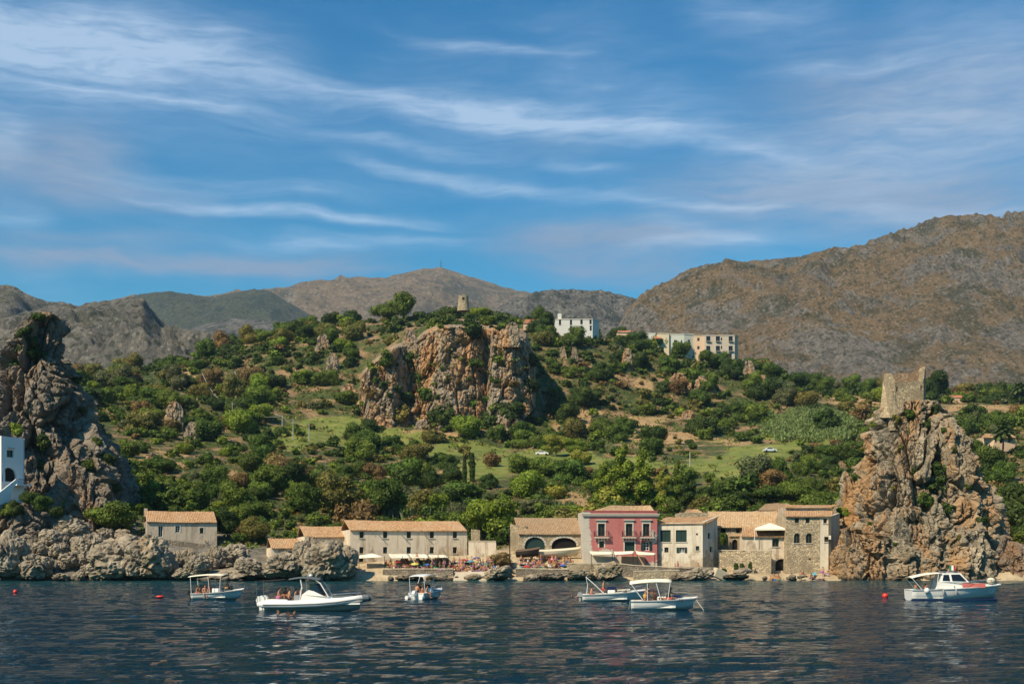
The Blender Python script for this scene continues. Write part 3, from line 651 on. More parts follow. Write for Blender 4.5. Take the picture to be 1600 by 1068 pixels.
SPOT += [(640, 566, 40, 'deep green', 'in the upper left cleft of the cliff'), (652, 596, 44, 'dark green', 'in the middle left cleft of the cliff'), (634, 628, 48, 'dark green', 'low in the left cleft of the cliff'), (690, 650, 52, 'dark green', 'at the middle foot of the cliff face'), (664, 616, 36, 'deep green', 'beside the orange streak of the cliff'), (622, 650, 40, 'olive', 'at the left foot of the cliff face'), (766, 655, 50, 'dark green', 'at the right foot of the cliff face'), (800, 640, 44, 'dark green', 'at the right end of the cliff face'),
         (705, 506, 46, 'dark green', 'on the cliff brow, middle'), (735, 512, 44, 'dark green', 'hanging over the cliff brow'), (680, 508, 36, 'mid green', 'on the cliff brow, left'), (790, 512, 34, 'dark green', 'on the cliff brow, right'), (720, 560, 16, 'olive', 'halfway up the cliff face'), (758, 600, 14, 'deep green', 'beside the cliff fissure'), (700, 590, 14, 'olive', 'on the pale cliff streak'), (605, 560, 30, 'mid green', 'on the left shoulder of the cliff'), (585, 575, 30, 'mid green', 'at the far left edge of the cliff'), (828, 560, 30, 'dark green', 'at the far right edge of the cliff'), (830, 600, 36, 'dark green', 'under the right edge of the cliff'), (740, 630, 26, 'deep green', 'in the lower middle of the cliff')]
DROP = Vector((0, 0, -.12))
for px, py, wp, cn, where in SPOT:
    loc, nrm = ray_px(RB, px, py)
    if loc is None:
        loc, nrm = ray_px(HB, px, py)
    if loc is None: continue
    wd = wp/F*loc.y
    o = place_leafy('bush', random.choice(BUSH), loc+Vector((0, .15*wd, -.42*wd)), wd, wd*.95, cn)
    tag(o, f'{cn} bush {where}', 'bush', 'bushes on the rocks')
seen = {}
indiv.sort(key=lambda b: b[3])
for loc, wd, cn, px, py, hid, hs_ in indiv:
    an = min(ANCH, key=lambda a: (a[0]-px)**2+2.2*(a[1]-py)**2)[2]
    k = seen.get((cn, an), 0); seen[(cn, an)] = k+1
    o = place_leafy('bush', BUSH[rs.randint(9)] if wd < 4.5 else BUSH_BIG[rs.randint(6)], loc+DROP*wd, wd, wd*hs_, cn)
    tag(o, f'{ORD[k]} {cn} bush from the left {an}', 'bush', 'bushes on the hillside')
Vs, Fs, Ts, k = [], [], [], 0
for loc, wd, cn, px, py, hid, hs_ in rest:
    big_ = wd*F/loc.y > 26 and -20 < px < 1620
    V, Fc = BUSH_MID[rs.randint(5)] if big_ else BUSH_LO[rs.randint(6)]; a = rs.uniform(0, 6.28); ca, sa = math.cos(a), math.sin(a)
    Vs.append(np.stack([(V[:, 0]*ca-V[:, 1]*sa)*wd+loc.x, (V[:, 0]*sa+V[:, 1]*ca)*wd+loc.y, (V[:, 2]*hs_-.12)*wd+loc.z], -1)); Fs.append(Fc+k); k += len(V)
    Ts.append(np.full(len(V), (PN.index(cn)+.5)/len(PN)))
o = mesh_np('scrub', np.vstack(Vs), np.vstack(Fs), LEAF_T, attrs={'tint': np.concatenate(Ts)})
tag(o, 'low mixed green scrub covering the whole hillside', 'scrub', kind='stuff')
# undergrowth: knee-high tussocks and seedlings between the bushes
Vs, Fs, Ts, k = [], [], [], 0; ru_ = np.random.RandomState(77); base_q = np.array([[-1, 0, 0], [.2, 0, -.25], [1, 0, .9], [-.25, 0, 1]])
for i in range(15000):
    px, py = ru_.uniform(-60, 1660), ru_.uniform(485, 862); dn = fdens(px, py)
    if ru_.rand() > .25+.75*dn: continue
    loc, nrm = ray_px(HB, px, py)
    if loc is None or loc.y < 224 or loc.y > 720 or nrm.z < .25: continue
    sz = ru_.uniform(.35, 1.0)*(1 if loc.y < 400 else 1.5); n = 9
    pos = np.array(loc)+ru_.normal(size=(n, 3))*np.array([.9, .9, .22])*sz+np.array([0, 0, .3*sz]); an = ru_.uniform(0, 6.28, n)
    d = np.stack([np.cos(an), np.sin(an), 0*an], -1); u3 = np.stack([ru_.normal(size=n)*.4, ru_.normal(size=n)*.4, np.ones(n)], -1)
    q4 = pos[:, None, :]+(d[:, None, :]*base_q[None, :, 0:1]+u3[:, None, :]*base_q[None, :, 2:3])*sz*.36
    Vs.append(q4.reshape(-1, 3)); Fs.append(np.arange(n*4).reshape(-1, 4)+k); k += n*4
    cn = (['yellow green', 'olive', 'mid green', 'rusty brown'] if dn < .5 else ['deep green', 'mid green', 'olive', 'dark green', 'deep green', 'rusty brown'])[ru_.randint(4 if dn < .5 else 6)]
    Ts.append(np.full(n*4, (PN.index(cn)+.5)/len(PN)))
o = mesh_np('undergrowth', np.vstack(Vs), np.vstack(Fs), LEAF_T, attrs={'tint': np.concatenate(Ts)})
tag(o, 'low tussocks and seedlings between the hillside bushes', 'undergrowth', kind='stuff')
print('bushes', len(bushes), 'tries', tries, 'rest', len(rest))

# ---- trees with trunk and crown
def tube_np(pts, radii, n=7):
    pts = [Vector(p_) for p_ in pts]; V, Fc = [], []
    for i, p_ in enumerate(pts):
        d = (pts[min(i+1, len(pts)-1)]-pts[max(i-1, 0)]).normalized(); a = d.orthogonal().normalized(); b = d.cross(a)
        for j in range(n):
            th = 2*math.pi*j/n; V.append(p_+(a*math.cos(th)+b*math.sin(th))*radii[i])
    for i in range(len(pts)-1):
        for j in range(n): Fc.append((i*n+j, i*n+(j+1) % n, (i+1)*n+(j+1) % n, (i+1)*n+j))
    return np.array([v_[:] for v_ in V]), np.array(Fc)
def tree_at(loc, h, wd, kind, cn, label, cat='tree', seed=0, group=None):
    rs = np.random.RandomState(900+seed); t = empty('tree' if kind != 'cypress' else 'cypress_tree', loc)
    th = {'round': .22, 'pine': .42, 'poplar': .12, 'cypress': .06, 'bare': .2}[kind]
    bl = []
    if kind in ('round', 'bare'):
        bl = [(x, y, z+h*th*.8, a, b, c_) for x, y, z, a, b, c_ in lump(rs, 9, wd, h*(1-th*.6))]
    elif kind == 'pine':
        for i in range(8):
            a = i*2.4; r = wd*.30*math.sqrt(i/8); bl.append((r*math.cos(a)+wd*.06, r*math.sin(a), h*(.62+.22*rs.rand()), wd*.26, wd*.26, h*.15))
        bl.append((-wd*.30, 0, h*.45, wd*.22, wd*.22, h*.14)); bl.append((wd*.05, 0, h*.86, wd*.3, wd*.28, h*.12))
    elif kind == 'poplar':
        for i in range(9):
            z = .18+.74*i/8; r = wd*.5*(.55+.5*math.sin(math.pi*min(1, (z+.05)))**1)*(1-.45*z); a = i*2.4
            bl.append((r*.55*math.cos(a), r*.55*math.sin(a), z*h, r*.62, r*.62, h*.11))
    else:
        for i in range(6):
            z = .10+.8*i/5; r = wd*.5*(1-.75*abs(z-.4)**1.3); bl.append((0, 0, z*h, r*.8, r*.8, h*.13))
    n = 3300 if kind != 'bare' else 260
    V, Fc = foliage_np(bl, n, max(.13, (wd*h)**.5*.024), 900+seed, core=.74 if kind != 'bare' else .25, up=1.5 if kind in ('poplar', 'cypress') else 0)
    co = mesh_np('crown', V, Fc, LEAF, parent=t); c_ = PAL[cn]; co.color = (*c_, 1)
    top = h*(.8 if kind != 'cypress' else .5); r0 = max(.10, wd*.035)
    parts = [tube_np([(0, 0, -.6), (wd*.02, 0, h*th), (wd*.04, wd*.02, top*.7), (wd*.05, 0, top)], [r0*1.25, r0, r0*.6, r0*.2])]
    for i in range(5 if kind in ('round', 'pine', 'bare') else 0):
        a = i*1.3+seed; z0 = h*(th+.05*i)
        parts.append(tube_np([(wd*.02, 0, z0), (wd*.18*math.cos(a), wd*.18*math.sin(a), z0+h*.16), (wd*.34*math.cos(a), wd*.34*math.sin(a), z0+h*.28)], [r0*.6, r0*.4, r0*.12], 5))
    k = 0; VV, FF = [], []
    for v_, f_ in parts: VV.append(v_); FF.append(f_+k); k += len(v_)
    mesh_np('trunk', np.vstack(VV), np.vstack(FF), BARKG if kind == 'bare' else BARK, True, parent=t)
    return tag(t, label, cat, group)
def tree(px, py, hp, wp, kind, cn, label, cat='tree', seed=0, Y=None):
    if Y is None:
        loc, _ = ray_px(HB, px, py)
        if loc is None: return None
    else: loc = P(px, py, Y)
    s_ = loc.y/F
    return tree_at(loc, hp*s_, wp*s_, kind, cn, label, cat, seed)
TREES = [(630, 503, 46, 44, 'round', 'mid green', 'bright leaning pine on the skyline left of the cliff'), (602, 502, 30, 46, 'round', 'mid green', 'low spreading pine at the foot of the leaning skyline pine'),
         (749, 484, 22, 26, 'pine', 'mid green', 'small pine right of the round watchtower on the hilltop'), (768, 848, 70, 92, 'round', 'bright green', 'big round bright green tree left of the arched boathouse'),
         (943, 795, 74, 38, 'poplar', 'bright green', 'leftmost pale poplar behind the pink house'), (972, 797, 104, 48, 'poplar', 'bright green', 'tallest pale poplar behind the pink house'), (1003, 797, 96, 44, 'poplar', 'bright green', 'pale poplar right of the tallest one behind the pink house'),
         (992, 797, 62, 24, 'bare', 'rusty brown', 'dry brown half-bare tree in front of the poplars'), (1034, 796, 66, 22, 'poplar', 'yellow green', 'slim yellow green poplar above the white plastered house'), (1075, 797, 62, 32, 'poplar', 'dark green', 'dark pointed tree above the white plastered house'),
         (1058, 790, 70, 26, 'poplar', 'mid green', 'tall green tree between slim poplar and dark pointed tree'), (960, 797, 56, 22, 'bare', 'olive', 'thin dry tree left of the brown half-bare tree'),
         (726, 755, 42, 9, 'cypress', 'dark green', 'left one of the cypress pair in the middle field'), (738, 753, 44, 11, 'cypress', 'dark green', 'right one of the cypress pair in the middle field'), (1187, 562, 24, 10, 'cypress', 'dark green', 'lone cypress on the ridge right of the beige apartment block'),
         (1164, 558, 20, 24, 'round', 'deep green', 'round tree beside the beige apartment block'), (868, 713, 34, 34, 'round', 'yellow green', 'left one of two round yellow green trees by the road'), (895, 713, 30, 34, 'round', 'bright green', 'right one of two round trees by the road'),
         (528, 812, 68, 64, 'round', 'olive', 'ochre tinted tree behind the long house\'s left end'), (596, 812, 66, 60, 'round', 'deep green', 'dark tree behind the long house'), (655, 814, 50, 44, 'round', 'olive', 'olive tree behind the middle of the long house'), (682, 814, 42, 38, 'round', 'bright green', 'bright tree behind the long house\'s right half'),
         (712, 815, 34, 40, 'round', 'grey green', 'grey green tree behind the long house\'s right end'), (478, 812, 58, 52, 'round', 'deep green', 'dark tree behind the lower wing of the long house'), (425, 775, 54, 56, 'round', 'mid green', 'broad green tree above the tiled annex'), (460, 772, 50, 44, 'round', 'dark green', 'dark tree right of the broad green one above the annex'),
         (372, 806, 52, 50, 'round', 'mid green', 'leafy tree right of the stone cottage'), (398, 850, 42, 46, 'round', 'olive', 'olive bush-like tree between cottage and annex'), (355, 842, 46, 36, 'round', 'dark green', 'dark tree against the right end of the stone cottage'),
         (172, 832, 46, 72, 'round', 'mid green', 'fig tree left of the stone cottage'), (300, 797, 44, 50, 'round', 'mid green', 'tree right above the stone cottage roof'), (108, 808, 34, 34, 'round', 'yellow green', 'small yellow green tree under the dark crag'),
         (1462, 624, 46, 44, 'round', 'dark green', 'dark tree behind the right side of the ruined tower'), (840, 806, 26, 60, 'round', 'grey green', 'reedy grey green tree above the boathouse roof'), (892, 808, 18, 44, 'round', 'bright green', 'low bright tree beside the pink house roof'),
         (1200, 790, 34, 60, 'round', 'deep green', 'broad dark tree above the long tiled roof'), (1150, 792, 30, 50, 'round', 'dark green', 'dark tree above the left part of the long tiled roof'), (1255, 790, 34, 56, 'round', 'mid green', 'green tree behind the tall stone house'), (1560, 610, 26, 60, 'round', 'grey green', 'grey green trees on the plateau at the right edge'), (1420, 600, 24, 70, 'round', 'dark green', 'dark tree line behind the ruined tower'),
         (1290, 596, 20, 60, 'round', 'olive', 'olive tree on the plateau left of the ruined tower'), (1345, 600, 22, 60, 'round', 'deep green', 'green tree on the plateau just left of the ruined tower')]
for i, a in enumerate(TREES): tree(*a, seed=i)
# oleander with pink flowers
loc, _ = ray_px(HB, 1052, 803)
o = place_leafy('oleander', BUSH[2], loc, 4.4, 4.2, 'mid green'); tag(o, 'oleander shrub with pink flowers beside the white plastered house', 'shrub')
PINK = plain('pink_flower', (.55, .16, .26), .8)
V, Fc = foliage_np([(.1, -.2, .62, .2, .2, .16)], 60, .05, 4, core=.01); f = mesh_np('flowers', V, Fc, PINK, parent=o)
# palm trees
def palm(px, py, hp, label, Y=None, seed=0):
    loc, _ = ray_px(HB, px, py)
    if loc is None: return
    s_ = loc.y/F; h = hp*s_*.72; t = empty('palm_tree', loc); rs = np.random.RandomState(seed)
    v_, f_ = tube_np([(0, 0, -.5), (.1, 0, h*.5), (.15, 0, h)], [.34, .26, .24], 8); mesh_np('trunk', v_, f_, BARK, True, parent=t)
    VV, FF, k = [], [], 0
    for i in range(34):
        a = i*2.4; e = R(65-95*(i/34)); L = hp*s_*.36; pts = []
        for j in range(8):
            u_ = j/7; r = L*u_*math.cos(e)*(1); z = h+L*u_*math.sin(e)-L*.45*u_*u_; pts.append(Vector((r*math.cos(a)+.15, r*math.sin(a), z)))
        sd_ = Vector((-math.sin(a), math.cos(a), 0))
        for j in range(7):
            wd = .34*math.sin(math.pi*(j+.6)/8)*L*.55
            VV += [pts[j]-sd_*wd-Vector((0, 0, wd*.5)), pts[j], pts[j+1], pts[j+1]-sd_*wd-Vector((0, 0, wd*.5)), pts[j]+sd_*wd-Vector((0, 0, wd*.5)), pts[j+1]+sd_*wd-Vector((0, 0, wd*.5))]
            FF += [(k, k+1, k+2, k+3), (k+1, k+4, k+5, k+2)]; k += 6
    c = mesh_np('crown', np.array([q_[:] for q_ in VV]), np.array(FF), LEAF, parent=t); c.color = (.05, .075, .02, 1)
    tag(t, label, 'palm')
palm(1567, 712, 56, 'palm tree in front of the small right edge house', seed=2)
palm(1592, 632, 40, 'palm tree on the plateau at the far right edge', seed=3)
# reed bed
Vs, Fs, k = [], [], 0; rs = np.random.RandomState(8)
def reeds(n, box, name, label, col, hgt):
    Vs, Fs, k = [], [], 0
    for i in range(n):
        px, py = rs.uniform(box[0], box[1]), rs.uniform(box[2], box[3])
        cx_, cy_ = (box[0]+box[1])/2, (box[2]+box[3])/2
        if ((px-cx_)/(box[1]-cx_))**2+((py-cy_)/(box[3]-cy_))**2 > 1.05+.25*math.sin(px*.2): continue
        loc, _ = ray_px(HB, px, py)
        if loc is None: continue
        for b in range(5):
            a = rs.uniform(0, 6.28); h = hgt*rs.uniform(.6, 1.2); wv_ = .08; d = Vector((math.cos(a), math.sin(a), 0)); l_ = loc+Vector((rs.uniform(-.8, .8), rs.uniform(-.8, .8), -.1)); q_ = Vector((rs.uniform(-.4, .4), rs.uniform(-.4, .4), 0))
            Vs += [l_-d*wv_, l_+d*wv_, l_+d*wv_*1.3+q_+Vector((0, 0, h*.7)), l_+q_*2.4+Vector((0, 0, h))]; Fs.append((k, k+1, k+2, k+3)); k += 4
    o = mesh_np(name, np.array([v_[:] for v_ in Vs]), np.array(Fs), LEAF); o.color = (*col, 1)
    return tag(o, label, 'reeds', kind='stuff')
Vs, Fs, Ts, k = [], [], [], 0
for i in range(5200):                                    # soft reed plumes, denser than single blades
    px, py = ru_.uniform(1192, 1346), ru_.uniform(640, 692)
    if ((px-1268)/76)**2+((py-666)/25)**2 > 1+.45*math.sin(px*.13)*math.sin(py*.21+1): continue
    loc, _ = ray_px(HB, px, py)
    if loc is None: continue
    n = 7; h_ = ru_.uniform(1.0, 2.2)*(1+.35*math.sin(px*.09+py*.05)); pos = np.array(loc)+ru_.normal(size=(n, 3))*np.array([.8, .8, .3])+np.array([0, 0, h_*.5]); an = ru_.uniform(0, 6.28, n)
    d = np.stack([np.cos(an), np.sin(an), 0*an], -1)*.30; u3 = np.stack([ru_.normal(size=n)*.45, ru_.normal(size=n)*.45, np.ones(n)], -1)*h_*.42
    q4 = pos[:, None, :]+d[:, None, :]*base_q[None, :, 0:1]+u3[:, None, :]*base_q[None, :, 2:3]
    Vs.append(q4.reshape(-1, 3)); Fs.append(np.arange(n*4).reshape(-1, 4)+k); k += n*4
o = mesh_np('reed_bed', np.vstack(Vs), np.vstack(Fs), LEAF); o.color = (.155, .195, .065, 1)
tag(o, 'pale green reed bed on the slope left of the tower stack', 'reeds', kind='stuff')
reeds(260, (596, 730, 800, 818), 'cane_clump', 'grey green canes behind the long house roof', (.09, .12, .055), 3.4)
reeds(260, (835, 905, 796, 812), 'cane_clump', 'light green canes behind the boathouse roof', (.10, .13, .045), 2.6)
# rock outcrops showing through the scrub
OUT = [(272, 668, 34, 40, 'grey outcrop low on the left slope'), (300, 690, 30, 30, 'grey outcrop right of the low left one'), (270, 650, 26, 18, 'small outcrop above the left grey pair'), (520, 580, 22, 28, 'upright grey rock left of the cliff'), (505, 545, 26, 22, 'grey rock face on the ridge left of the cliff'), (545, 622, 34, 22, 'pale rock at the left foot of the cliff'),
       (772, 690, 14, 20, 'small standing rock right below the cliff'), (880, 560, 12, 18, 'thin grey rock right of the cliff'), (898, 565, 14, 22, 'grey rock spike below the white village block'), (980, 575, 22, 30, 'pinkish rock face below the village'), (1060, 605, 40, 22, 'brown rock band in the middle right slope'), (1100, 612, 36, 24, 'brown rock step below the beige apartment block'),
       (1170, 590, 24, 26, 'pale grey rock right of the beige apartment block'), (1190, 610, 30, 24, 'pale broken rock on the right ridge'), (240, 720, 30, 12, 'low brown rock above the stone cottage'), (800, 530, 30, 26, 'grey rock on the right shoulder of the cliff'), (660, 670, 24, 14, 'pale stones below the cliff'), (640, 540, 26, 24, 'grey rock at the upper left of the cliff'),
       (1075, 655, 26, 14, 'brown stone heap by the bare terraces'), (410, 600, 24, 10, 'pale rock in the left clearing')]
for i, (px, py, wp, hp, lb) in enumerate(OUT):
    loc, _ = ray_px(HB, px, py)
    if loc: outcrop(px, py, wp, hp, loc.y+.5, 200+i, lb)
# ------------------------------------------------------------------ buildings
def plaster(name, col, stain, stone, low=.35, amt=.6):
    m, t = new_mat(name); p = wpos(t)
    n1 = t.noise(t.mapping(p, (1, 1, .7)), .30, 6, .68); n2 = t.noise(p, 1.8, 6, .7)
    c = t.mix(n2, tuple(x*.80 for x in col), tuple(min(1, x*1.12) for x in col))
    dr = t.noise(t.mapping(p, (1.6, 1.6, .16)), .8, 5, .65)
    c = t.mix(t.m('MULTIPLY', t.step(dr, .48, .66), .75), c, stain)
    z = t.node('ShaderNodeSeparateXYZ', {0: t.node('ShaderNodeTexCoord').outputs['Object']}).outputs[2]
    k = t.m('SUBTRACT', n1, t.m('MULTIPLY', z, .035))
    vs = t.voro(p, 2.1, 'F1', 'Color'); sep = t.node('ShaderNodeSeparateColor', {0: vs}).outputs[0]
    sc = t.mix(sep, tuple(x*.65 for x in stone), tuple(min(1, x*1.25) for x in stone))
    c = t.mix(t.m('MULTIPLY', t.step(k, low, low+.10), amt), c, sc)
    t.put(t.b.inputs['Base Color'], c); bump(t, t.m('ADD', n2, n1), .5, .12); t.b.inputs['Roughness'].default_value = .92
    return m
def rubble(name, col, sc=2.6):
    m, t = new_mat(name); p = t.mapping(wpos(t), (1, 1, 1.5)); p = t.v('ADD', p, t.v('SCALE', t.noise(p, 1.5, 3, .6, color=True), scale=.35))
    vs = t.voro(p, sc, 'F1', 'Color'); sep = t.node('ShaderNodeSeparateColor', {0: vs}).outputs[0]
    e = t.voro(p, sc, 'DISTANCE_TO_EDGE'); n = t.noise(wpos(t), .35, 5, .65)
    c = t.mix(sep, tuple(x*.6 for x in col), tuple(min(1, x*1.35) for x in col))
    c = t.mix(t.step(n, .45, .65), c, tuple(x*.6 for x in col))
    c = t.mix(t.m('SUBTRACT', 1, t.step(e, .0, .08)), c, tuple(x*.7 for x in col))
    t.put(t.b.inputs['Base Color'], c); bump(t, t.m('ADD', t.step(e, 0, .2), t.m('MULTIPLY', t.noise(wpos(t), 5, 4, .7), .5)), .8, .15); t.b.inputs['Roughness'].default_value = .95
    return m
def tile_mat(name, a, b, c3):
    m, t = new_mat(name); p = wpos(t)
    n = t.noise(p, 2.6, 4, .8); g = t.noise(p, .35, 5, .65)
    c = t.ramp(n, [(.30, tuple(x*.62 for x in a)), (.46, a), (.58, b), (.72, tuple(min(1, x*1.2) for x in b))])
    c = t.mix(t.m('MULTIPLY', t.step(g, .46, .66), .6), c, c3)
    t.put(t.b.inputs['Base Color'], c); t.b.inputs['Roughness'].default_value = .9
    return m
PL_LONG = plaster('plaster_buff', (.68, .56, .42), (.33, .235, .15), (.35, .26, .17), .38, .85)
PL_WHITE = plaster('plaster_white', (.63, .555, .44), (.42, .34, .25), (.42, .325, .22), .36, .9)
PL_COT = plaster('plaster_cottage', (.54, .44, .33), (.30, .24, .18), (.30, .24, .18), .42, .6)
STONE = rubble('rubble_stone', (.52, .41, .27)); STONE_Y = rubble('rubble_yellow', (.47, .37, .235), 2.6); STONE_G = rubble('rubble_grey', (.29, .24, .18), 2.2)
TILE = tile_mat('roof_tile', (.33, .18, .09), (.52, .33, .175), (.42, .30, .19)); TILE_B = tile_mat('roof_tile_brown', (.27, .17, .095), (.38, .26, .15), (.30, .22, .14)); TILE_Y = tile_mat('roof_tile_pale', (.38, .235, .125), (.55, .385, .22), (.48, .36, .23))
GLASS = plain('window_dark', (.012, .015, .018), .15, spec=.5); GREENP = plain('green_paint', (.018, .042, .036), .6, var=.25); WHITEP = plain('white_paint', (.72, .70, .66), .6, var=.08)
STONET = plain('stone_trim', (.52, .46, .38), .85, var=.2, scale=4); DARK = plain('painted_interior_shade', (.012, .011, .01), .95); IRON = plain('wrought_iron', (.02, .02, .02), .6); WOOD = plain('old_wood', (.12, .075, .045), .85, var=.4, scale=5)  # DARK: shade of unlit rooms put into a near-black colour
WHITEW = plain('whitewash', (.74, .73, .70), .85, var=.06, scale=.8); CANVAS = plain('cream_canvas', (.78, .70, .54), .85, var=.06, scale=1.5)
CONC = plain('pale_concrete', (.50, .42, .30), .9, var=.25, scale=.8, bmp=.1)
# pink plaster, fallen off along the left edge, the foot and round the windows
m, t = new_mat('plaster_pink'); p = wpos(t); lo = t.node('ShaderNodeTexCoord').outputs['Object']; sp = t.node('ShaderNodeSeparateXYZ', {0: lo})
n1 = t.noise(p, .55, 7, .68); n2 = t.noise(p, 2.2, 6, .7); dr = t.noise(t.mapping(p, (1.5, 1.5, .12)), .8, 5, .6)
pk = t.mix(n2, (.34, .105, .100), (.47, .175, .155)); pk = t.mix(t.m('MULTIPLY', t.step(dr, .5, .72), .5), pk, (.30, .075, .085))
bare = t.mix(n2, (.36, .31, .255), (.58, .52, .44))
edge = t.m('SUBTRACT', t.m('MULTIPLY', t.m('SUBTRACT', 1, t.step(sp.outputs[0], .2, 1.9)), .52), 0)
foot_ = t.m('MULTIPLY', t.m('SUBTRACT', 1, t.step(t.m('ADD', sp.outputs[2], t.m('MULTIPLY', t.step(sp.outputs[0], 4.5, 8), 2.2)), .8, 4.6)), .50)
k = t.m('ADD', t.m('ADD', n1, edge), foot_)
k = t.m('ADD', k, t.m('MULTIPLY', t.m('MULTIPLY', t.step(sp.outputs[0], 6.5, 8), t.step(t.noise(p, .28, 3), .45, .7)), .22))
t.put(t.b.inputs['Base Color'], t.mix(t.step(k, .70, .76), pk, bare)); bump(t, t.m('ADD', n2, t.step(k, .70, .76)), .5, .08); t.b.inputs['Roughness'].default_value = .9
PL_PINK = MAT['plaster_pink']

class Wall:
    """a vertical wall from A to B (world XY), openings given in photograph pixels"""
    def __init__(s, A, B, root):
        s.A, s.B, s.root = Vector((*A, 0)), Vector((*B, 0)), root
        d = s.B-s.A; s.L = d.length; s.u = d.normalized(); s.n = Vector((s.u.y, -s.u.x, 0))      # n points to the viewer
    def ux(s, px):
        k = (px-CX)/F; return (k*s.A.y-s.A.x)/(s.u.x-k*s.u.y)
    def z(s, py, x): return ZW(py, s.A.y+s.u.y*x)
    def pt(s, x, z, d=0): return s.A+s.u*x+s.n*d+Vector((0, 0, z))-s.root.location
class MB:
    def __init__(s): s.v, s.f = [], []
    def quad(s, *p): k = len(s.v); s.v += [Vector(q) for q in p]; s.f.append(tuple(range(k, k+len(p))))
    def box(s, o, a, b, c):
        """corner o, edge vectors a, b, c"""
        o, a, b, c = Vector(o), Vector(a), Vector(b), Vector(c)
        k = len(s.v); s.v += [o, o+a, o+a+b, o+b, o+c, o+a+c, o+a+b+c, o+b+c]
        for f in ((0, 3, 2, 1), (4, 5, 6, 7), (0, 1, 5, 4), (1, 2, 6, 5), (2, 3, 7, 6), (3, 0, 4, 7)): s.f.append(tuple(k+i for i in f))
    def tube(s, pts, r, n=6):
        rr = r if isinstance(r, (list, tuple)) else [r]*len(pts); V, Fc = tube_np(pts, rr, n); k = len(s.v); s.v += [Vector(q) for q in V]; s.f += [tuple(int(k+i) for i in f) for f in Fc]
        s.f.append(tuple(range(k, k+n))[::-1]); s.f.append(tuple(range(k+n*(len(pts)-1), k+n*len(pts))))
    def build(s, name, mat, parent=None, smooth=False, fix=True):
        me = bpy.data.meshes.new(name); me.from_pydata([tuple(q) for q in s.v], [], s.f); me.materials.append(mat)
        if fix:
            bm = bmesh.new(); bm.from_mesh(me); bmesh.ops.recalc_face_normals(bm, faces=bm.faces); bm.to_mesh(me); bm.free()
        if smooth: me.polygons.foreach_set('use_smooth', [True]*len(me.polygons))
        me.update(); return link(bpy.data.objects.new(name, me), parent)
def wall_mesh(mb, W, z0, top, holes, th=.45, x0=0, x1=None):
    """top: z or function of x; holes: (xa, xb, za, zb, arched)"""
    x1 = W.L if x1 is None else x1; tf = top if callable(top) else (lambda x: top)
    xs = sorted({x0, x1, *[h[0] for h in holes], *[h[1] for h in holes]}); zs = sorted({z0, *[h[2] for h in holes], *[h[3] for h in holes]})
    zs = [z for z in zs if z >= z0-1e-6]
    for i in range(len(xs)-1):
        a, b = xs[i], xs[i+1]
        if b-a < 1e-5: continue
        for j in range(len(zs)):
            c = zs[j]; d = zs[j+1] if j+1 < len(zs) else None
            if any(h[0] <= (a+b)/2 <= h[1] and h[2] <= (c+((d if d is not None else c+.01)))/2 <= h[3] for h in holes): continue
            da, db = (d, d) if d is not None else (tf(a), tf(b))
            for dd in (0, -th): mb.quad(W.pt(a, c, dd), W.pt(b, c, dd), W.pt(b, db, dd), W.pt(a, da, dd))
    for xa, xb, za, zb, ar in holes:
        mb.quad(W.pt(xa, za, 0), W.pt(xb, za, 0), W.pt(xb, za, -th), W.pt(xa, za, -th))
        if not ar:
            mb.quad(W.pt(xa, zb, 0), W.pt(xb, zb, 0), W.pt(xb, zb, -th), W.pt(xa, zb, -th))
            zl = zb
        else:
            r = (xb-xa)/2; rz = min(ar*1.0*r, zb-za-.05); cx = (xa+xb)/2; zl = zb-rz; N = 10
            pts = [(cx-r*math.cos(math.pi*k/N), zl+rz*math.sin(math.pi*k/N)) for k in range(N+1)]
            for k in range(N):
                (ax, az_), (bx, bz) = pts[k], pts[k+1]
                mb.quad(W.pt(ax, az_, 0), W.pt(bx, bz, 0), W.pt(bx, zb, 0), W.pt(ax, zb, 0))
                mb.quad(W.pt(ax, az_, 0), W.pt(bx, bz, 0), W.pt(bx, bz, -th), W.pt(ax, az_, -th))
        for x in (xa, xb): mb.quad(W.pt(x, za, 0), W.pt(x, za, -th), W.pt(x, zl, -th), W.pt(x, zl, 0))
    for x in (x0, x1): mb.quad(W.pt(x, z0, 0), W.pt(x, z0, -th), W.pt(x, tf(x), -th), W.pt(x, tf(x), 0))
    n = 12
    for k in range(n):
        a, b = x0+(x1-x0)*k/n, x0+(x1-x0)*(k+1)/n
        if callable(top) or k == 0:
            if not callable(top): a, b = x0, x1
            mb.quad(W.pt(a, tf(a), 0), W.pt(b, tf(b), 0), W.pt(b, tf(b), -th), W.pt(a, tf(a), -th))
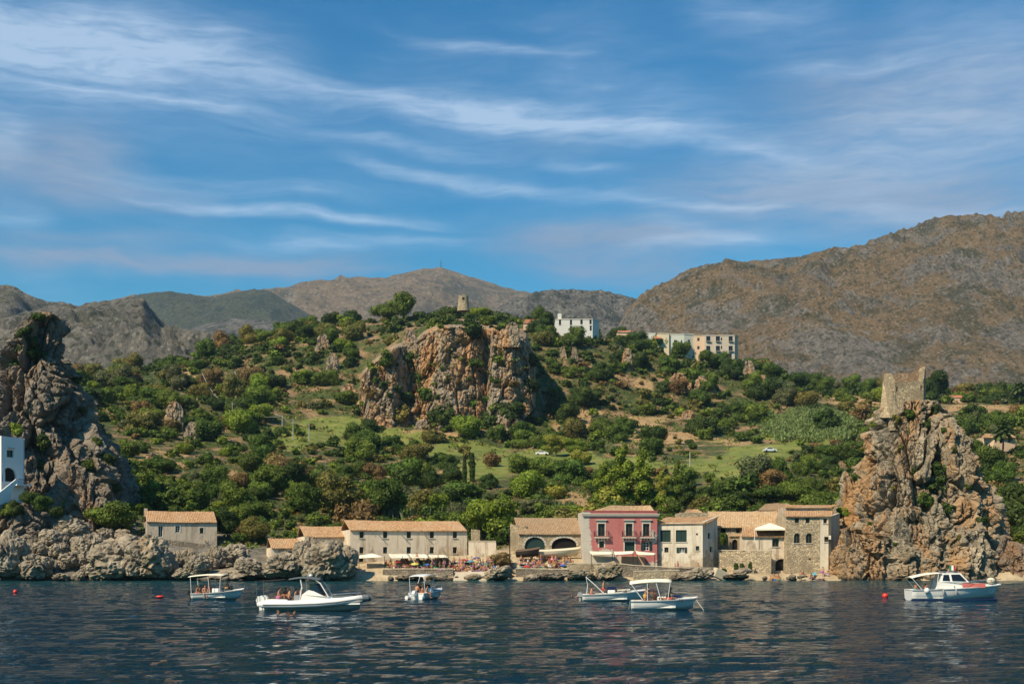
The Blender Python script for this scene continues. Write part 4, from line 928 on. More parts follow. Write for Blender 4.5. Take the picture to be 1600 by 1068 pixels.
def fill_opening(W, h, style, root):
    """window or door set back in its opening: pane, frame, shutters as sub-parts; a hole gets a sheet painted as interior shade"""
    xa, xb, za, zb, ar = h; w_, hh = xb-xa, zb-za; nm = 'door' if style.startswith('door') else 'window'
    mb = MB(); mb.box(W.pt(xa, za, -.36), W.u*w_, -W.n*.05, (0, 0, hh)); o = mb.build(nm, DARK if 'hole' in style else GLASS, root)  # hole style
    if 'hole' not in style:
        f = MB(); t_ = .07
        for x in (xa, xb-t_): f.box(W.pt(x, za, -.30), W.u*t_, -W.n*.05, (0, 0, hh))
        for z in (za, zb-t_): f.box(W.pt(xa+t_, z, -.30), W.u*(w_-2*t_), -W.n*.05, (0, 0, t_))
        f.box(W.pt((xa+xb)/2-t_/2, za+t_, -.302), W.u*t_, -W.n*.045, (0, 0, hh-2*t_))
        if 'grid' in style:
            for k in (1, 2): f.box(W.pt(xa+t_, za+hh*k/3, -.304), W.u*(w_-2*t_), -W.n*.04, (0, 0, .05))
        f.build('frame', WHITEP if 'white' in style else (GREENP if 'green' in style else WOOD), o)
    if 'closed' in style:
        for k in (0, 1):
            s_ = MB(); x = xa+.03+k*(w_/2); s_.box(W.pt(x, za+.03, -.20), W.u*(w_/2-.05), -W.n*.05, (0, 0, hh-.06))
            for q in range(int(hh/.16)): s_.box(W.pt(x+.07, za+.08+q*.16, -.175), W.u*(w_/2-.2), -W.n*.024, (0, 0, .09))
            s_.build('shutter', GREENP, o)
    if 'open' in style:
        for k in (0, 1):
            s_ = MB(); x = xa-w_*.46 if k == 0 else xb+.02; s_.box(W.pt(x, za, .09), W.u*(w_*.44), -W.n*.05, (0, 0, hh))
            for q in range(int(hh/.16)): s_.box(W.pt(x+.06, za+.06+q*.16, .115), W.u*(w_*.44-.12), -W.n*.024, (0, 0, .09))
            s_.build('shutter', GREENP, o)
    if 'sill' in style:
        s_ = MB(); s_.box(W.pt(xa-.12, za-.12, .12), W.u*(w_+.24), -W.n*.3, (0, 0, .118)); s_.build('sill', STONET, o)
    if 'trim' in style:
        s_ = MB(); t_ = .2
        for x in (xa-t_, xb): s_.box(W.pt(x, za, .05), W.u*t_, -W.n*.048, (0, 0, hh))
        s_.box(W.pt(xa-t_, zb, .05), W.u*(w_+2*t_), -W.n*.048, (0, 0, t_))
        if 'hood' in style:
            s_.box(W.pt(xa-t_*2, zb+t_+.35, .30), W.u*(w_+4*t_), -W.n*.298, (0, 0, .14)); s_.box(W.pt(xa-t_, zb+t_, .05), W.u*(w_+2*t_), -W.n*.048, (0, 0, .35))
        s_.build('surround', STONET, o)
    return o
def hole(W, px0, py0, px1, py1, ar=0):
    xa, xb = W.ux(px0), W.ux(px1); xm = (xa+xb)/2
    return (xa, xb, W.z(py1, xm), W.z(py0, xm), ar)
def tiles(root, e0, e1, r0, r1, mat, name='roof', pitch=.30, amp=.07, rows=9, thick=.14, wav=.05, seed=0):
    """ribbed tile roof between eave e0-e1 and ridge r0-r1 (world points)"""
    e0, e1, r0, r1 = [np.array(Vector(q)-root.location) for q in (e0, e1, r0, r1)]
    L = np.linalg.norm(e1-e0); nc = max(8, int(L/pitch))*4+1; S_ = np.linalg.norm(r0-e0); rows = max(4, int(S_/.42))
    s_ = np.linspace(0, 1, nc)[None, :, None]; v_ = np.linspace(0, 1, rows*2)[:, None, None]
    Pm = (e0*(1-s_)+e1*s_)*(1-v_)+(r0*(1-s_)+r1*s_)*v_
    n = np.cross(e1-e0, r0-e0); n /= np.linalg.norm(n); n = n if n[2] > 0 else -n
    ph = np.arange(nc) % 4; prof = np.array([0, .75, 1, .75])[ph]*amp
    stepv = (np.arange(rows*2) % 2)*-.03
    sag = -.10*np.sin(np.linspace(0, math.pi, nc))*min(1, L/12)+wav*fbm(np.stack([np.linspace(0, L*.4, nc), np.zeros(nc)+seed, np.zeros(nc)], -1), 3, seed)
    off = prof[None, :]+stepv[:, None]+sag[None, :]+.025*vn(np.stack(np.meshgrid(np.arange(nc)*.27, np.arange(rows*2)*.55), -1)@np.array([[1, 0, 0], [0, 1, 0]]), seed)
    V = Pm+n*off[..., None]; top = V.reshape(-1, 3); k = len(top)
    Fc = grid_faces(rows*2, nc)
    und = (Pm[[0, -1]][:, [0, -1]]-n*thick).reshape(-1, 3)
    o = mesh_np(name, np.vstack([top, und]), Fc, mat, False, root)
    bm = bmesh.new(); bm.from_mesh(o.data); bm.verts.ensure_lookup_table(); nr = rows*2
    def strip(idx, a, b):
        try: bm.faces.new([bm.verts[i] for i in idx]+[bm.verts[b], bm.verts[a]])
        except ValueError: pass
    strip(list(range(nc)), k, k+1); strip(list(range((nr-1)*nc, nr*nc)), k+2, k+3)
    strip(list(range(0, nr*nc, nc)), k, k+2); strip(list(range(nc-1, nr*nc, nc)), k+1, k+3)
    bm.faces.new([bm.verts[i] for i in (k, k+1, k+3, k+2)])
    bm.to_mesh(o.data); bm.free(); return o
def rot_end(pxl, pxr, Y, th):
    k = (pxr-CX)/F; X = XW(pxl, Y); c, s_ = math.cos(R(th)), math.sin(R(th)); L = (k*Y-X)/(c-k*s_)
    return (X+L*c, Y+L*s_), L
def shed_house(name, label, pxl, pxr, Y, th, py_base, py_eave, py_ridge, depth, wm, rm, ops, cat='house', sink=1.0, eave_over=.35, ridge_back=True, parapet=None):
    """long house: front wall with openings, side walls, one tiled slope up to the ridge and a second one behind it"""
    A = (XW(pxl, Y), Y); B, L = rot_end(pxl, pxr, Y, th); z0 = ZW(py_base, Y)-sink; zt = ZW(py_eave, Y)
    root = empty(name, (A[0], A[1], z0)); FW = Wall(A, B, root); back = -FW.n
    hs_ = [hole(FW, *o_[:4], o_[5] if len(o_) > 5 else 0) for o_ in ops]
    rb = depth*.62; yr = Y+rb*back.y; zr = ZW(py_ridge, yr)
    mb = MB(); wall_mesh(mb, FW, z0, zt, hs_)
    A3, B3 = Vector((*A, 0)), Vector((*B, 0))
    def gable(x):
        return zt-.02+(zr-zt)*(x/rb if x < rb else max(0, (depth-x)/(depth-rb)))
    for base, flip in ((A3, 1), (B3, 0)):
        e = base+back*depth; s0 = base+back*.451
        Wd = Wall((e.x, e.y), (s0.x, s0.y), root) if flip else Wall((s0.x, s0.y), (e.x, e.y), root)
        tf = (lambda x, Wd=Wd: gable(depth-x)) if flip else (lambda x: gable(x+.451))
        wall_mesh(mb, Wd, z0, tf, [], .4)
    c = A3+back*depth; d = B3+back*depth; Wb = Wall((d.x, d.y), (c.x, c.y), root); wall_mesh(mb, Wb, z0, zt-.05, [], .4, .41, Wb.L-.41)
    mb.build('wall', wm, root)
    up = Vector((0, 0, .12)); ov = FW.n*eave_over; e0 = A3+ov+Vector((0, 0, zt-.10))+up; e1 = B3+ov+Vector((0, 0, zt-.10))+up
    r0 = A3+back*rb+Vector((0, 0, zr))+up; r1 = B3+back*rb+Vector((0, 0, zr))+up
    tiles(root, e0, e1, r0, r1, rm, seed=int(pxl))
    tiles(root, d+Vector((0, 0, zt-.1))+up, c+Vector((0, 0, zt-.1))+up, r1, r0, rm, seed=int(pxl)+1)
    for i, o_ in enumerate(ops): fill_opening(FW, hs_[i], o_[4], root)
    tag(root, label, cat); return root, FW, back
G = 'dark sill'
lh, LW, lb = shed_house('long_house', 'long two-storey buff house with two rows of small windows behind the crowd', 547, 730, 212, 20, 886, 828, 813, 8, PL_LONG, TILE,
    [(x-3.4, 830, x+3.2, 840, 'green closed sill' if x != 711 else 'dark sill') for x in (565, 602, 639, 675, 711)]+[(x-3.4, 854, x+3.2, 864, 'dark sill' if x in (565, 675, 711) else 'wood closed') for x in (565, 602, 639, 675, 711)]+[(561.5, 870, 568, 877, 'hole')])
for x in (585, 621, 657):
    mb = MB(); u_ = LW.ux(x); z = LW.z(829, u_); mb.box(LW.pt(u_, z, 1.1), LW.u*.12, -LW.n*1.09, (0, 0, .12)); mb.build('beam', WOOD, lh)
lw2, _, _ = shed_house('house_wing', 'lower buff house wing left of the long two-storey house', 476, 545.5, 214, 20, 874, 838.5, 822.5, 8, PL_LONG, TILE, [(492, 844.5, 497.5, 852, 'dark sill'), (524, 845, 529.5, 853, 'dark sill')])
ann, _, _ = shed_house('house_annex', 'small tiled annex at the left end of the buff houses', 424, 470, 214, 20, 876, 856, 841.5, 6, PL_LONG, TILE, [(450, 860.5, 456, 867.5, 'green closed'), (464, 866, 469, 872, 'hole')], sink=1.5)
cot, CW, cb = shed_house('stone_cottage', 'lone plastered stone cottage on a terrace above the left boulders', 229, 339, 221, 20, 849, 815, 798.5, 8, PL_COT, TILE, [(247.5, 821, 254.5, 838, 'door white'), (274, 821, 281, 831, 'white grid trim'), (312, 824, 318, 833, 'dark trim')], sink=1.2)
mb = MB(); mb.box(CW.pt(-.15, ZW(800, 221)-.6, -5.4), CW.u*.6, CW.n*.6, (0, 0, 1.5)); mb.build('chimney', PL_COT, cot)
# boathouse with two great arches
bo, BW, bb = shed_house('boathouse', 'low stone boathouse with two wide arches left of the pink house', 810, 911, 213, 6, 866, 834, 809, 11, STONE, TILE_B, [(820, 838.5, 851.5, 864, 'door hole', .85), (862, 839.5, 901, 864, 'door hole', .62)], 'boathouse', sink=1.2)
mb = MB(); W_ = BW; xa, xb = BW.ux(820.5), BW.ux(851); z0 = BW.z(864, xa)
mb.box(BW.pt(xa, z0, -.25), BW.u*(xb-xa), -BW.n*.08, (0, 0, BW.z(846, xa)-z0)); r = (xb-xa)/2; cx = (xa+xb)/2; zl = BW.z(846, xa); rz = BW.z(839.5, xa)-zl
for k in range(8):
    a0, a1 = math.pi*k/8, math.pi*(k+1)/8
    mb.quad(BW.pt(cx, zl, -.25), BW.pt(cx-r*math.cos(a0), zl+rz*math.sin(a0), -.25), BW.pt(cx-r*math.cos(a1), zl+rz*math.sin(a1), -.25))
mb.build('door', GREENP, bo)
for hx0, hx1, hz, zlo in ((820, 851.5, 838.5, .85), (862, 901, 839.5, .62)):       # voussoirs of the arches
    xa, xb = BW.ux(hx0), BW.ux(hx1); r = (xb-xa)/2; cx = (xa+xb)/2; zb = BW.z(hz, cx); rz = zlo*r; zl = zb-rz
    for k in range(11):
        a0, a1 = math.pi*(k+.06)/11, math.pi*(k+.94)/11; mb = MB(); q = []
        for a in (a0, a1):
            for rr in (1.0, 1.17): q.append((cx-r*rr*math.cos(a), zl+(rz+r*(rr-1))*math.sin(a)))
        (ax, az_), (bx, bz), (c_x, cz), (dx, dz) = q
        fr = [BW.pt(ax, az_, .07), BW.pt(bx, bz, .07), BW.pt(dx, dz, .07), BW.pt(c_x, cz, .07)]; bk = [BW.pt(ax, az_, -.1), BW.pt(bx, bz, -.1), BW.pt(dx, dz, -.1), BW.pt(c_x, cz, -.1)]
        mb.quad(*fr)
        for i in range(4): mb.quad(fr[i], fr[(i+1) % 4], bk[(i+1) % 4], bk[i])
        mb.build('arch_stone', STONET, bo)
# pink palazzo
Yp = 208.5; A = (XW(912, Yp), Yp); B, L = rot_end(912, 1027, Yp, 2); z0 = ZW(881, Yp)-.6
pk_ = empty('pink_house', (A[0], A[1], z0)); FW = Wall(A, B, pk_); zt = ZW(798.5, Yp)
ops = [(934.3, 817.5, 945, 837, 'door dark trim hood'), (977.8, 817.5, 988.2, 837, 'door dark trim hood'), (1004.6, 817.5, 1014.8, 837, 'door dark trim hood'), (936.2, 845, 943.8, 855, 'dark trim'), (976, 846, 991.5, 860.5, 'green closed trim'), (1005.5, 846, 1014.5, 859.5, 'white grid open')]
hs_ = [hole(FW, *o_[:4]) for o_ in ops]; mb = MB(); wall_mesh(mb, FW, z0, zt, hs_); A3, B3 = Vector((*A, 0)), Vector((*B, 0)); back = -FW.n; dp = 11
for base, fl in ((A3, 1), (B3, 0)):
    e = base+back*dp; s0 = base+back*.451
    wall_mesh(mb, Wall((e.x, e.y), (s0.x, s0.y), pk_) if fl else Wall((s0.x, s0.y), (e.x, e.y), pk_), z0, zt, [], .4)
c = A3+back*dp; d = B3+back*dp; Wb = Wall((d.x, d.y), (c.x, c.y), pk_); wall_mesh(mb, Wb, z0, zt-.03, [], .4, .41, Wb.L-.41); mb.build('wall', PL_PINK, pk_)
for i, o_ in enumerate(ops): fill_opening(FW, hs_[i], o_[4], pk_)
mb = MB()
for k, (za, ht, ou) in enumerate(((807, .18, .18), (805.4, .30, .32), (803, .12, .42))): mb.box(FW.pt(-ou, FW.z(za, 0), ou), FW.u*(FW.L+2*ou), -FW.n*(ou-.003), (0, 0, ht))
mb.build('cornice', STONET, pk_)
mb = MB(); mb.box(FW.pt(-.08, zt+.004, .1), FW.u*(FW.L+.16), -FW.n*.6, (0, 0, .16)); mb.build('parapet_coping', plain('pink_coping', (.40, .10, .10), .9, var=.2), pk_)
for (a, b) in ((928, 951), (971.5, 993.5), (999.5, 1022)):
    xa, xb = FW.ux(a), FW.ux(b); zz = FW.z(838.6, xa); mb = MB(); mb.box(FW.pt(xa, zz-.18, .75), FW.u*(xb-xa), -FW.n*.748, (0, 0, .18))
    o = mb.build('balcony', STONET, pk_)
    for k in range(5):
        x = xa+(xb-xa)*(k+.5)/5; mb = MB(); mb.box(FW.pt(x-.09, zz-.55, .45), FW.u*.18, -FW.n*.448, (0, 0, .368)); mb.build('bracket', STONET, o)
    mb = MB(); n = int((xb-xa)/.16)
    for k in range(n+1): mb.box(FW.pt(xa+.03+(xb-xa-.08)*k/n, zz+.002, .70), FW.u*.025, -FW.n*.025, (0, 0, .95))
    mb.box(FW.pt(xa, zz+.95, .72), FW.u*(xb-xa), -FW.n*.05, (0, 0, .05))
    for x in (xa+.01, xb-.06):
        for k in range(4): mb.box(FW.pt(x, zz+.002, .15+k*.16), FW.u*.025, -FW.n*.025, (0, 0, .95))
        mb.box(FW.pt(x-.01, zz+.95, .67), FW.u*.05, -FW.n*.665, (0, 0, .05))
    mb.build('railing', IRON, o)
zr = ZW(789, Yp+6); q0 = A3+back*1.2+FW.u*1.4; q1 = B3+back*.8-FW.u*.2
tiles(pk_, q0+Vector((0, 0, zt-.1)), q1+Vector((0, 0, zt-.1)), A3+back*6+FW.u*5.6+Vector((0, 0, zr)), B3+back*6-FW.u*.3+Vector((0, 0, zr)), TILE_Y, seed=5)
tiles(pk_, c+FW.u*1.2+Vector((0, 0, zt-.1)), q0+Vector((0, 0, zt-.1)), A3+back*6.1+FW.u*5.5+Vector((0, 0, zr)), A3+back*6+FW.u*5.6+Vector((0, 0, zr)), TILE_Y, seed=6)
tiles(pk_, d+Vector((0, 0, zt-.1)), c+FW.u*1.2+Vector((0, 0, zt-.1)), B3+back*6-FW.u*.3+Vector((0, 0, zr)), A3+back*6+FW.u*5.5+Vector((0, 0, zr)), TILE_Y, seed=7)
mb = MB(); mb.box(FW.pt(.2, 0+z0-.2, .5), FW.u*.01, -FW.n*.01, (0, 0, .01)); 
xa, xb = FW.ux(970), FW.ux(1006); mb = MB(); mb.box(FW.pt(xa, z0-.2, 1.3), FW.u*(xb-xa), -FW.n*1.298, (0, 0, FW.z(868, xa)-z0+.2)); mb.build('terrace_block', plain('peeling_pink', (.42, .26, .18), .9, var=.3, scale=1.2), pk_)
tag(pk_, 'pink palazzo with three iron balconies and fallen plaster', 'house')
# white plastered house, front and right flank
def poly_house(name, label, pts, py_base, py_top, depth, wm, ops, roofs, cat='house', sink=.8, fill_mat=None):
    """pts: front corners (px, Y) left to right; ops: per segment; roofs: quads of (px, py, Y) eave0, eave1, ridge0, ridge1 + material"""
    root = empty(name, (XW(*pts[0]), pts[0][1], ZW(py_base, pts[0][1])-sink)); z0 = root.location.z; mb = MB(); W_ = []
    tops = py_top if isinstance(py_top, list) else [py_top]*len(pts)
    for i in range(len(pts)-1):
        A = (XW(*pts[i]), pts[i][1]); B = (XW(*pts[i+1]), pts[i+1][1]); Wd = Wall(A, B, root); W_.append(Wd)
        za, zb = ZW(tops[i], pts[i][1]), ZW(tops[i+1], pts[i+1][1]); hs = [hole(Wd, *o_[:4], o_[5] if len(o_) > 5 else 0) for o_ in ops[i]]
        wall_mesh(mb, Wd, z0, (lambda x, za=za, zb=zb, L=Wd.L: za+(zb-za)*x/L) if abs(za-zb) > .05 else za, hs)
        for h_, o_ in zip(hs, ops[i]): fill_opening(Wd, h_, o_[4], root)
    a, b = pts[0], pts[-1]; za, zb = ZW(tops[0], a[1]), ZW(tops[-1], b[1])
    pa, pb = Vector((XW(*a), a[1], 0)), Vector((XW(*b), b[1], 0)); ba, bb_ = pa+Vector((0, depth, 0)), pb+Vector((0, max(1.0, depth-(b[1]-a[1])), 0))
    for s_, e in ((ba, pa+Vector((0, .46, 0))), (pb+Vector((0, .46, 0)), bb_), (bb_+Vector((0, .42, 0)), ba+Vector((0, .42, 0)))):
        Wd = Wall((s_.x, s_.y), (e.x, e.y), root); wall_mesh(mb, Wd, z0, min(za, zb)-.06, [], .4)
    mb.build('wall', wm, root)
    for k, (e0, e1, r0, r1, rm) in enumerate(roofs): tiles(root, P(*e0), P(*e1), P(*r0), P(*r1), rm, seed=k+int(pts[0][0]))
    tag(root, label, cat); return root, W_
wh, WW = poly_house('white_house', 'white plastered house with green shutters right of the pink house', [(1028, 210), (1098, 208), (1121, 213)], 889, [816, 816, 806.5], 7, PL_WHITE,
    [[(1031.5, 827.5, 1048, 846, 'green closed sill'), (1056, 827.5, 1073, 846, 'green closed sill'), (1038, 854.5, 1044.5, 862.5, 'dark'), (1061, 854.5, 1069.5, 863, 'white grid open'), (1087, 852.5, 1092.5, 859.5, 'green closed sill'), (1087.5, 832.5, 1090.5, 835.5, 'hole')],
     [(1106, 832, 1110, 841, 'dark'), (1109, 853.5, 1113.5, 862, 'dark')]],
    [((1027, 817, 209.7), (1101, 817, 207.7), (1040, 807.5, 217), (1118, 807, 216), TILE), ((1104, 817, 208), (1122, 807.5, 212.7), (1103, 815, 209), (1118, 806.5, 216), TILE)])
# buildings behind and right
ru, _ = poly_house('ruined_house', 'roofless rosy stone house behind the white plastered house', [(1062, 222), (1106, 222)], 815, 800, 6, STONE, [[]], [((1068, 801, 222), (1100, 801, 222), (1074, 795, 226), (1090, 795, 226), TILE)])
lr, _ = poly_house('tiled_hall', 'long hall with a broad pale tiled roof right of the white house', [(1119, 217), (1228, 217)], 872, 822.5, 9, STONE_Y, [[(1126, 824, 1134, 842, 'hole'), (1150, 826, 1156, 832, 'dark')]], [((1108, 823, 216.4), (1229, 823, 216.4), (1106, 798, 224), (1229, 797.5, 224), TILE_Y)])
va, _ = poly_house('vaulted_roof_house', 'house with a low rounded brown roof behind the tiled hall', [(1186, 228), (1232, 228)], 815, 796, 6, STONE, [[]], [((1184, 797, 227.6), (1206, 797, 227.6), (1196, 787, 231), (1212, 785.5, 231), TILE_B), ((1206, 797, 227.5), (1233, 797, 227.5), (1212, 785.5, 231), (1233, 786, 231), TILE_B)])
lo_, LOW = poly_house('low_house', 'low rosy house with tiled roof and arched door beside the tall stone house', [(1159, 211), (1205, 211), (1229, 211.2)], 893, 837, 5, PL_LONG, [[], [(1206.5, 840.5, 1217.5, 853.5, 'dark sill', .25), (1211.5, 872.5, 1230.5, 891, 'door hole', .85)]], [((1158, 837.5, 210.6), (1231, 837.5, 210.6), (1160, 823, 215.6), (1231, 822.5, 215.6), TILE)])
ts, _ = poly_house('tall_stone_house', 'tall stone house with paired arched windows left of the tower stack', [(1228, 209.5), (1281, 209.5)], 896, 805, 8, STONE, [[(1241.8, 809, 1248.6, 816.5, 'green closed'), (1258.6, 809, 1265, 816.5, 'green closed'), (1240.5, 832.5, 1250.2, 848, 'dark sill', 1), (1259.3, 832.5, 1269, 848, 'dark sill', 1), (1264, 871.5, 1267, 874.5, 'hole')]], [((1227, 806, 209.1), (1282, 806, 209.1), (1227, 797, 214), (1282, 797, 214), TILE)])
tw, _ = poly_house('plastered_house', 'narrow plastered house between tall stone house and tower stack', [(1281.6, 209.4), (1301, 209.4), (1312, 214)], 896, [805, 805, 801], 8, PL_WHITE, [[(1286.5, 809.5, 1292.3, 817, 'dark sill'), (1288, 838, 1295, 846, 'dark sill')], [(1298.5, 836, 1300.3, 842, 'hole')]], [((1281, 806, 209), (1301, 806, 209), (1281, 797, 214), (1301, 797, 214), TILE)])
tb, _ = poly_house('upper_house', 'rear plastered storey above the tall stone house', [(1228, 214.4), (1296, 214.4)], 803, 791.5, 6, PL_WHITE, [[]], [((1227, 792, 214), (1299, 792, 214), (1229, 788, 219), (1312, 788, 219), TILE)])
# garden walls and terrace walls (each a thing)
def long_wall(name, label, pts, py_b, py_t, th, mat, cap=None, Z=None):
    root = empty(name, (XW(*pts[0]), pts[0][1], ZW(py_b[0], pts[0][1])-.8)); mb = MB()
    for i in range(len(pts)-1):
        a, b = pts[i], pts[i+1]; Wd = Wall((XW(*a), a[1]), (XW(*b), b[1]), root); za, zb = ZW(py_t[i], a[1]), ZW(py_t[i+1], b[1])
        n = max(3, int(Wd.L/1.2)); jit = [random.uniform(-.07, .07) for _ in range(n+1)]
        prof = lambda x, za=za, zb=zb, L=Wd.L, jit=jit, n=n: za+(zb-za)*x/L+float(np.interp(x/L*n, range(n+1), jit))
        wall_mesh(mb, Wd, root.location.z, prof, [], th)
    mb.build('wall', mat, root)
    if cap:
        mb = MB()
        for i in range(len(pts)-1):
            a, b = pts[i], pts[i+1]; Wd = Wall((XW(*a), a[1]), (XW(*b), b[1]), root); za, zb = ZW(py_t[i], a[1]), ZW(py_t[i+1], b[1])
            o_ = Wd.pt(0, za+.08, .08); mb.box(o_, Wd.pt(Wd.L, zb+.08, .08)-o_, -Wd.n*(th+.16), (0, 0, .14))
        mb.build('coping', cap, root)
    return tag(root, label, 'wall')
long_wall('garden_wall', 'high rubble garden wall right of the white plastered house', [(1121.5, 211.5), (1205, 209)], (894, 894), (860.5, 860.5), .6, STONE, CONC)
long_wall('terrace_wall', 'stone retaining wall below the lone cottage', [(250, 219), (327, 221)], (874, 876), (841, 851), .8, STONE_G)
long_wall('courtyard_wall', 'pale courtyard wall between long house and boathouse', [(732, 214), (775, 214)], (872, 872), (846, 846), .5, PL_LONG, CONC)
long_wall('ruined_wall', 'ragged yellow ruined wall left of the boathouse', [(797, 216), (806, 215.5), (812, 215), (822, 215)], (852, 852, 852, 852), (818, 820, 826, 819), .7, STONE_Y)
long_wall('ruined_wall', 'stub of pink ruined wall under the big round tree', [(736, 219), (750, 219)], (850, 850), (826, 828), .6, STONE_Y)
long_wall('quay_wall', 'rubble quay wall under the crowded terrace', [(598, 204.5), (708, 204.5)], (906, 906), (889.5, 889.5), 1.2, STONE_G, CONC)
long_wall('quay_wall', 'stone quay wall below the pink house', [(886, 205), (960, 205)], (906, 906), (880.5, 880.5), 1.2, STONE, CONC)
long_wall('quay_wall', 'stepped quay wall below the white plastered house', [(958, 204), (990, 203.6), (1060, 203.4), (1115, 206)], (906, 906, 906, 906), (880, 884, 887, 888), 1.2, STONE_G, CONC)
long_wall('quay_wall', 'low quay ledge in front of the stepped quay wall', [(990, 201.8), (1062, 201.8)], (908, 908), (893, 892), 1.0, STONE, CONC)
long_wall('quay_wall', 'dark quay wall below the beach left of the pink house', [(806, 204.4), (888, 204.4)], (906, 906), (889, 890), 1.2, STONE_G, CONC)
long_wall('roadside_wall', 'long grey stone wall along the hill road', [(1095, 392), (1140, 394), (1225, 398)], (722, 722, 712), (704, 700, 697), 1, STONE_G)
# little arched porch by the garden wall
po, _ = poly_house('arched_porch', 'small cream arched porch above the garden wall', [(1140, 213), (1160, 213)], 868, 836, 1.5, STONE_Y, [[(1144, 842, 1152.5, 861, 'door hole', 1.2)]], [((1139, 836.5, 212.7), (1161, 836.5, 212.7), (1140, 833.5, 214.6), (1160, 833.5, 214.6), TILE_Y)])
# white house at the left edge with outer stair
Yw = 214.0; A = (XW(2, Yw), Yw); B = (XW(36, Yw+4.5), Yw+4.5); z0 = ZW(789, Yw)-3.0
le = empty('seaside_house', (A[0], A[1], z0)); FW = Wall(A, B, le); zt = ZW(680.5, Yw)
ops = [(10.5, 703, 21, 714, 'dark', 0), (3.5, 730, 25.5, 752, 'hole', 1), (9, 768, 17, 785, 'door hole', 0)]
hs_ = [hole(FW, *o_[:4], o_[5]) for o_ in ops]; mb = MB(); wall_mesh(mb, FW, z0, zt, hs_, .6)
for a, b in (((XW(-12, Yw+9), Yw+9), (A[0], A[1]+.61)), ((B[0], B[1]+.61), (XW(34, Yw+9), Yw+9)), ((XW(34, Yw+9.5), Yw+9.5), (XW(-12, Yw+9.5), Yw+9.5))): wall_mesh(mb, Wall(a, b, le), z0, zt-.02, [], .4)
mb.build('wall', WHITEW, le)
for i, o_ in enumerate(ops): fill_opening(FW, hs_[i], o_[4], le)
mb = MB(); mb.quad(*[Vector((XW(q[0], q[1]), q[1], zt+.02))-le.location for q in ((2, Yw), (36, Yw+4.5), (34, Yw+9.5), (-12, Yw+9.5))]); mb.build('roof', CONC, le)
mb = MB(); mb.box(FW.pt(FW.ux(12), FW.z(699.5, 1), .35), FW.u*1.4, -FW.n*.348, (0, 0, .12)); mb.build('window_hood', STONET, le)
mb = MB(); x0_, x1_ = FW.ux(-22), FW.ux(15)          # stair block rising to the right, then a balcony
prof = [(x0_, z0), (x1_, z0), (x1_, FW.z(749, x1_)), (FW.ux(8), FW.z(752, x1_)), (x0_, FW.z(775, x0_))]
zs_ = z0+1.5; prof = [(x0_, zs_), (FW.ux(0), zs_), (FW.ux(2), FW.z(772, 1)), (x1_, FW.z(748.5, 1)), (x1_-.6, FW.z(748.5, 1)), (x0_, FW.z(776, 0))]
f_ = [FW.pt(x, z, 2.2) for x, z in prof]; b_ = [FW.pt(x, z, 2.0) for x, z in prof]; mb.quad(*f_); mb.quad(*b_)
for i in range(6): mb.quad(f_[i], f_[(i+1) % 6], b_[(i+1) % 6], b_[i])
mb.build('stair_wall', WHITEW, le)
mb = MB(); mb.box(FW.pt(x1_-.3, FW.z(758, 1), 2.2), FW.u*(FW.L-x1_+.3), -FW.n*2.198, (0, 0, .25)); mb.build('balcony', WHITEW, le)
mb = MB()
for k in range(12): mb.tube([FW.pt(x1_+.05+k*(FW.L-x1_)/12, FW.z(757, 1)+.1, 2.1), FW.pt(x1_+.05+k*(FW.L-x1_)/12, FW.z(748, 1), 2.1)], .03, 5)
mb.tube([FW.pt(x1_, FW.z(748, 1), 2.1), FW.pt(FW.L, FW.z(748, 1), 2.1)], .04, 5); mb.build('railing', IRON, le)
tag(le, 'tall flat-roofed whitewashed house with arched balcony at the left edge', 'house')
hr = rock_mass('rock_outcrop', [(786, -60, 52), (796, -80, 62), (815, -100, 74), (850, -120, 90), (880, -130, 100)], 215.5, lambda t_: 4.5+4*t_, rk_crag, 60, 200, 3.4, 1.3, 55)
tag(hr, 'dark rock ledge carrying the whitewashed house at the left edge', 'rock')
for px_, py_, w_, cn_ in ((46, 778, 30, 'dark green'), (66, 788, 34, 'deep green'), (26, 797, 26, 'dark green'), (8, 800, 24, 'mid green'), (88, 800, 26, 'dark green')):
    o = place_leafy('bush', BUSH_BIG[px_ % 6], P(px_, py_+w_*.35, 211.5 if px_ < 40 else 213), w_/F*212, w_/F*200, cn_); tag(o, f'{cn_} bush on the ledge of the whitewashed house', 'bush', 'bushes below the whitewashed house')
# ruined tower on the stack
Yt = SY-3.0; tr = empty('ruined_tower', P(1414, 650, Yt)); TW_ = STONE_Y
def jag_wall(mb, a, b, zb, tops, th, n=26, seed=0):
    Wd = Wall(a, b, tr); rs_ = np.random.RandomState(seed); xs = np.linspace(0, 1, len(tops))
    prev = None; N = n
    zc = [np.interp(k/N, xs, tops)+rs_.uniform(-.16, .16) for k in range(N+1)]
    wall_mesh(mb, Wd, zb, lambda x: float(np.interp(x/Wd.L*N, range(N+1), zc)), JH.pop(0) if JH else [], th)
    return Wd
zT = lambda py: ZW(py, Yt)
zb = zT(672); mb = MB()
FA, FB = (XW(1391, Yt), Yt), (XW(1443, Yt+.6), Yt+.6); BA, BB = (XW(1381, Yt+5), Yt+5), (XW(1446, Yt+5.4), Yt+5.4)
fw_ = Wall(FA, FB, tr); JH = [[hole(fw_, 1393.5, 604, 1397, 611), hole(fw_, 1400.5, 604, 1403, 611), hole(fw_, 1438, 602, 1441.5, 609)], [], [], []]
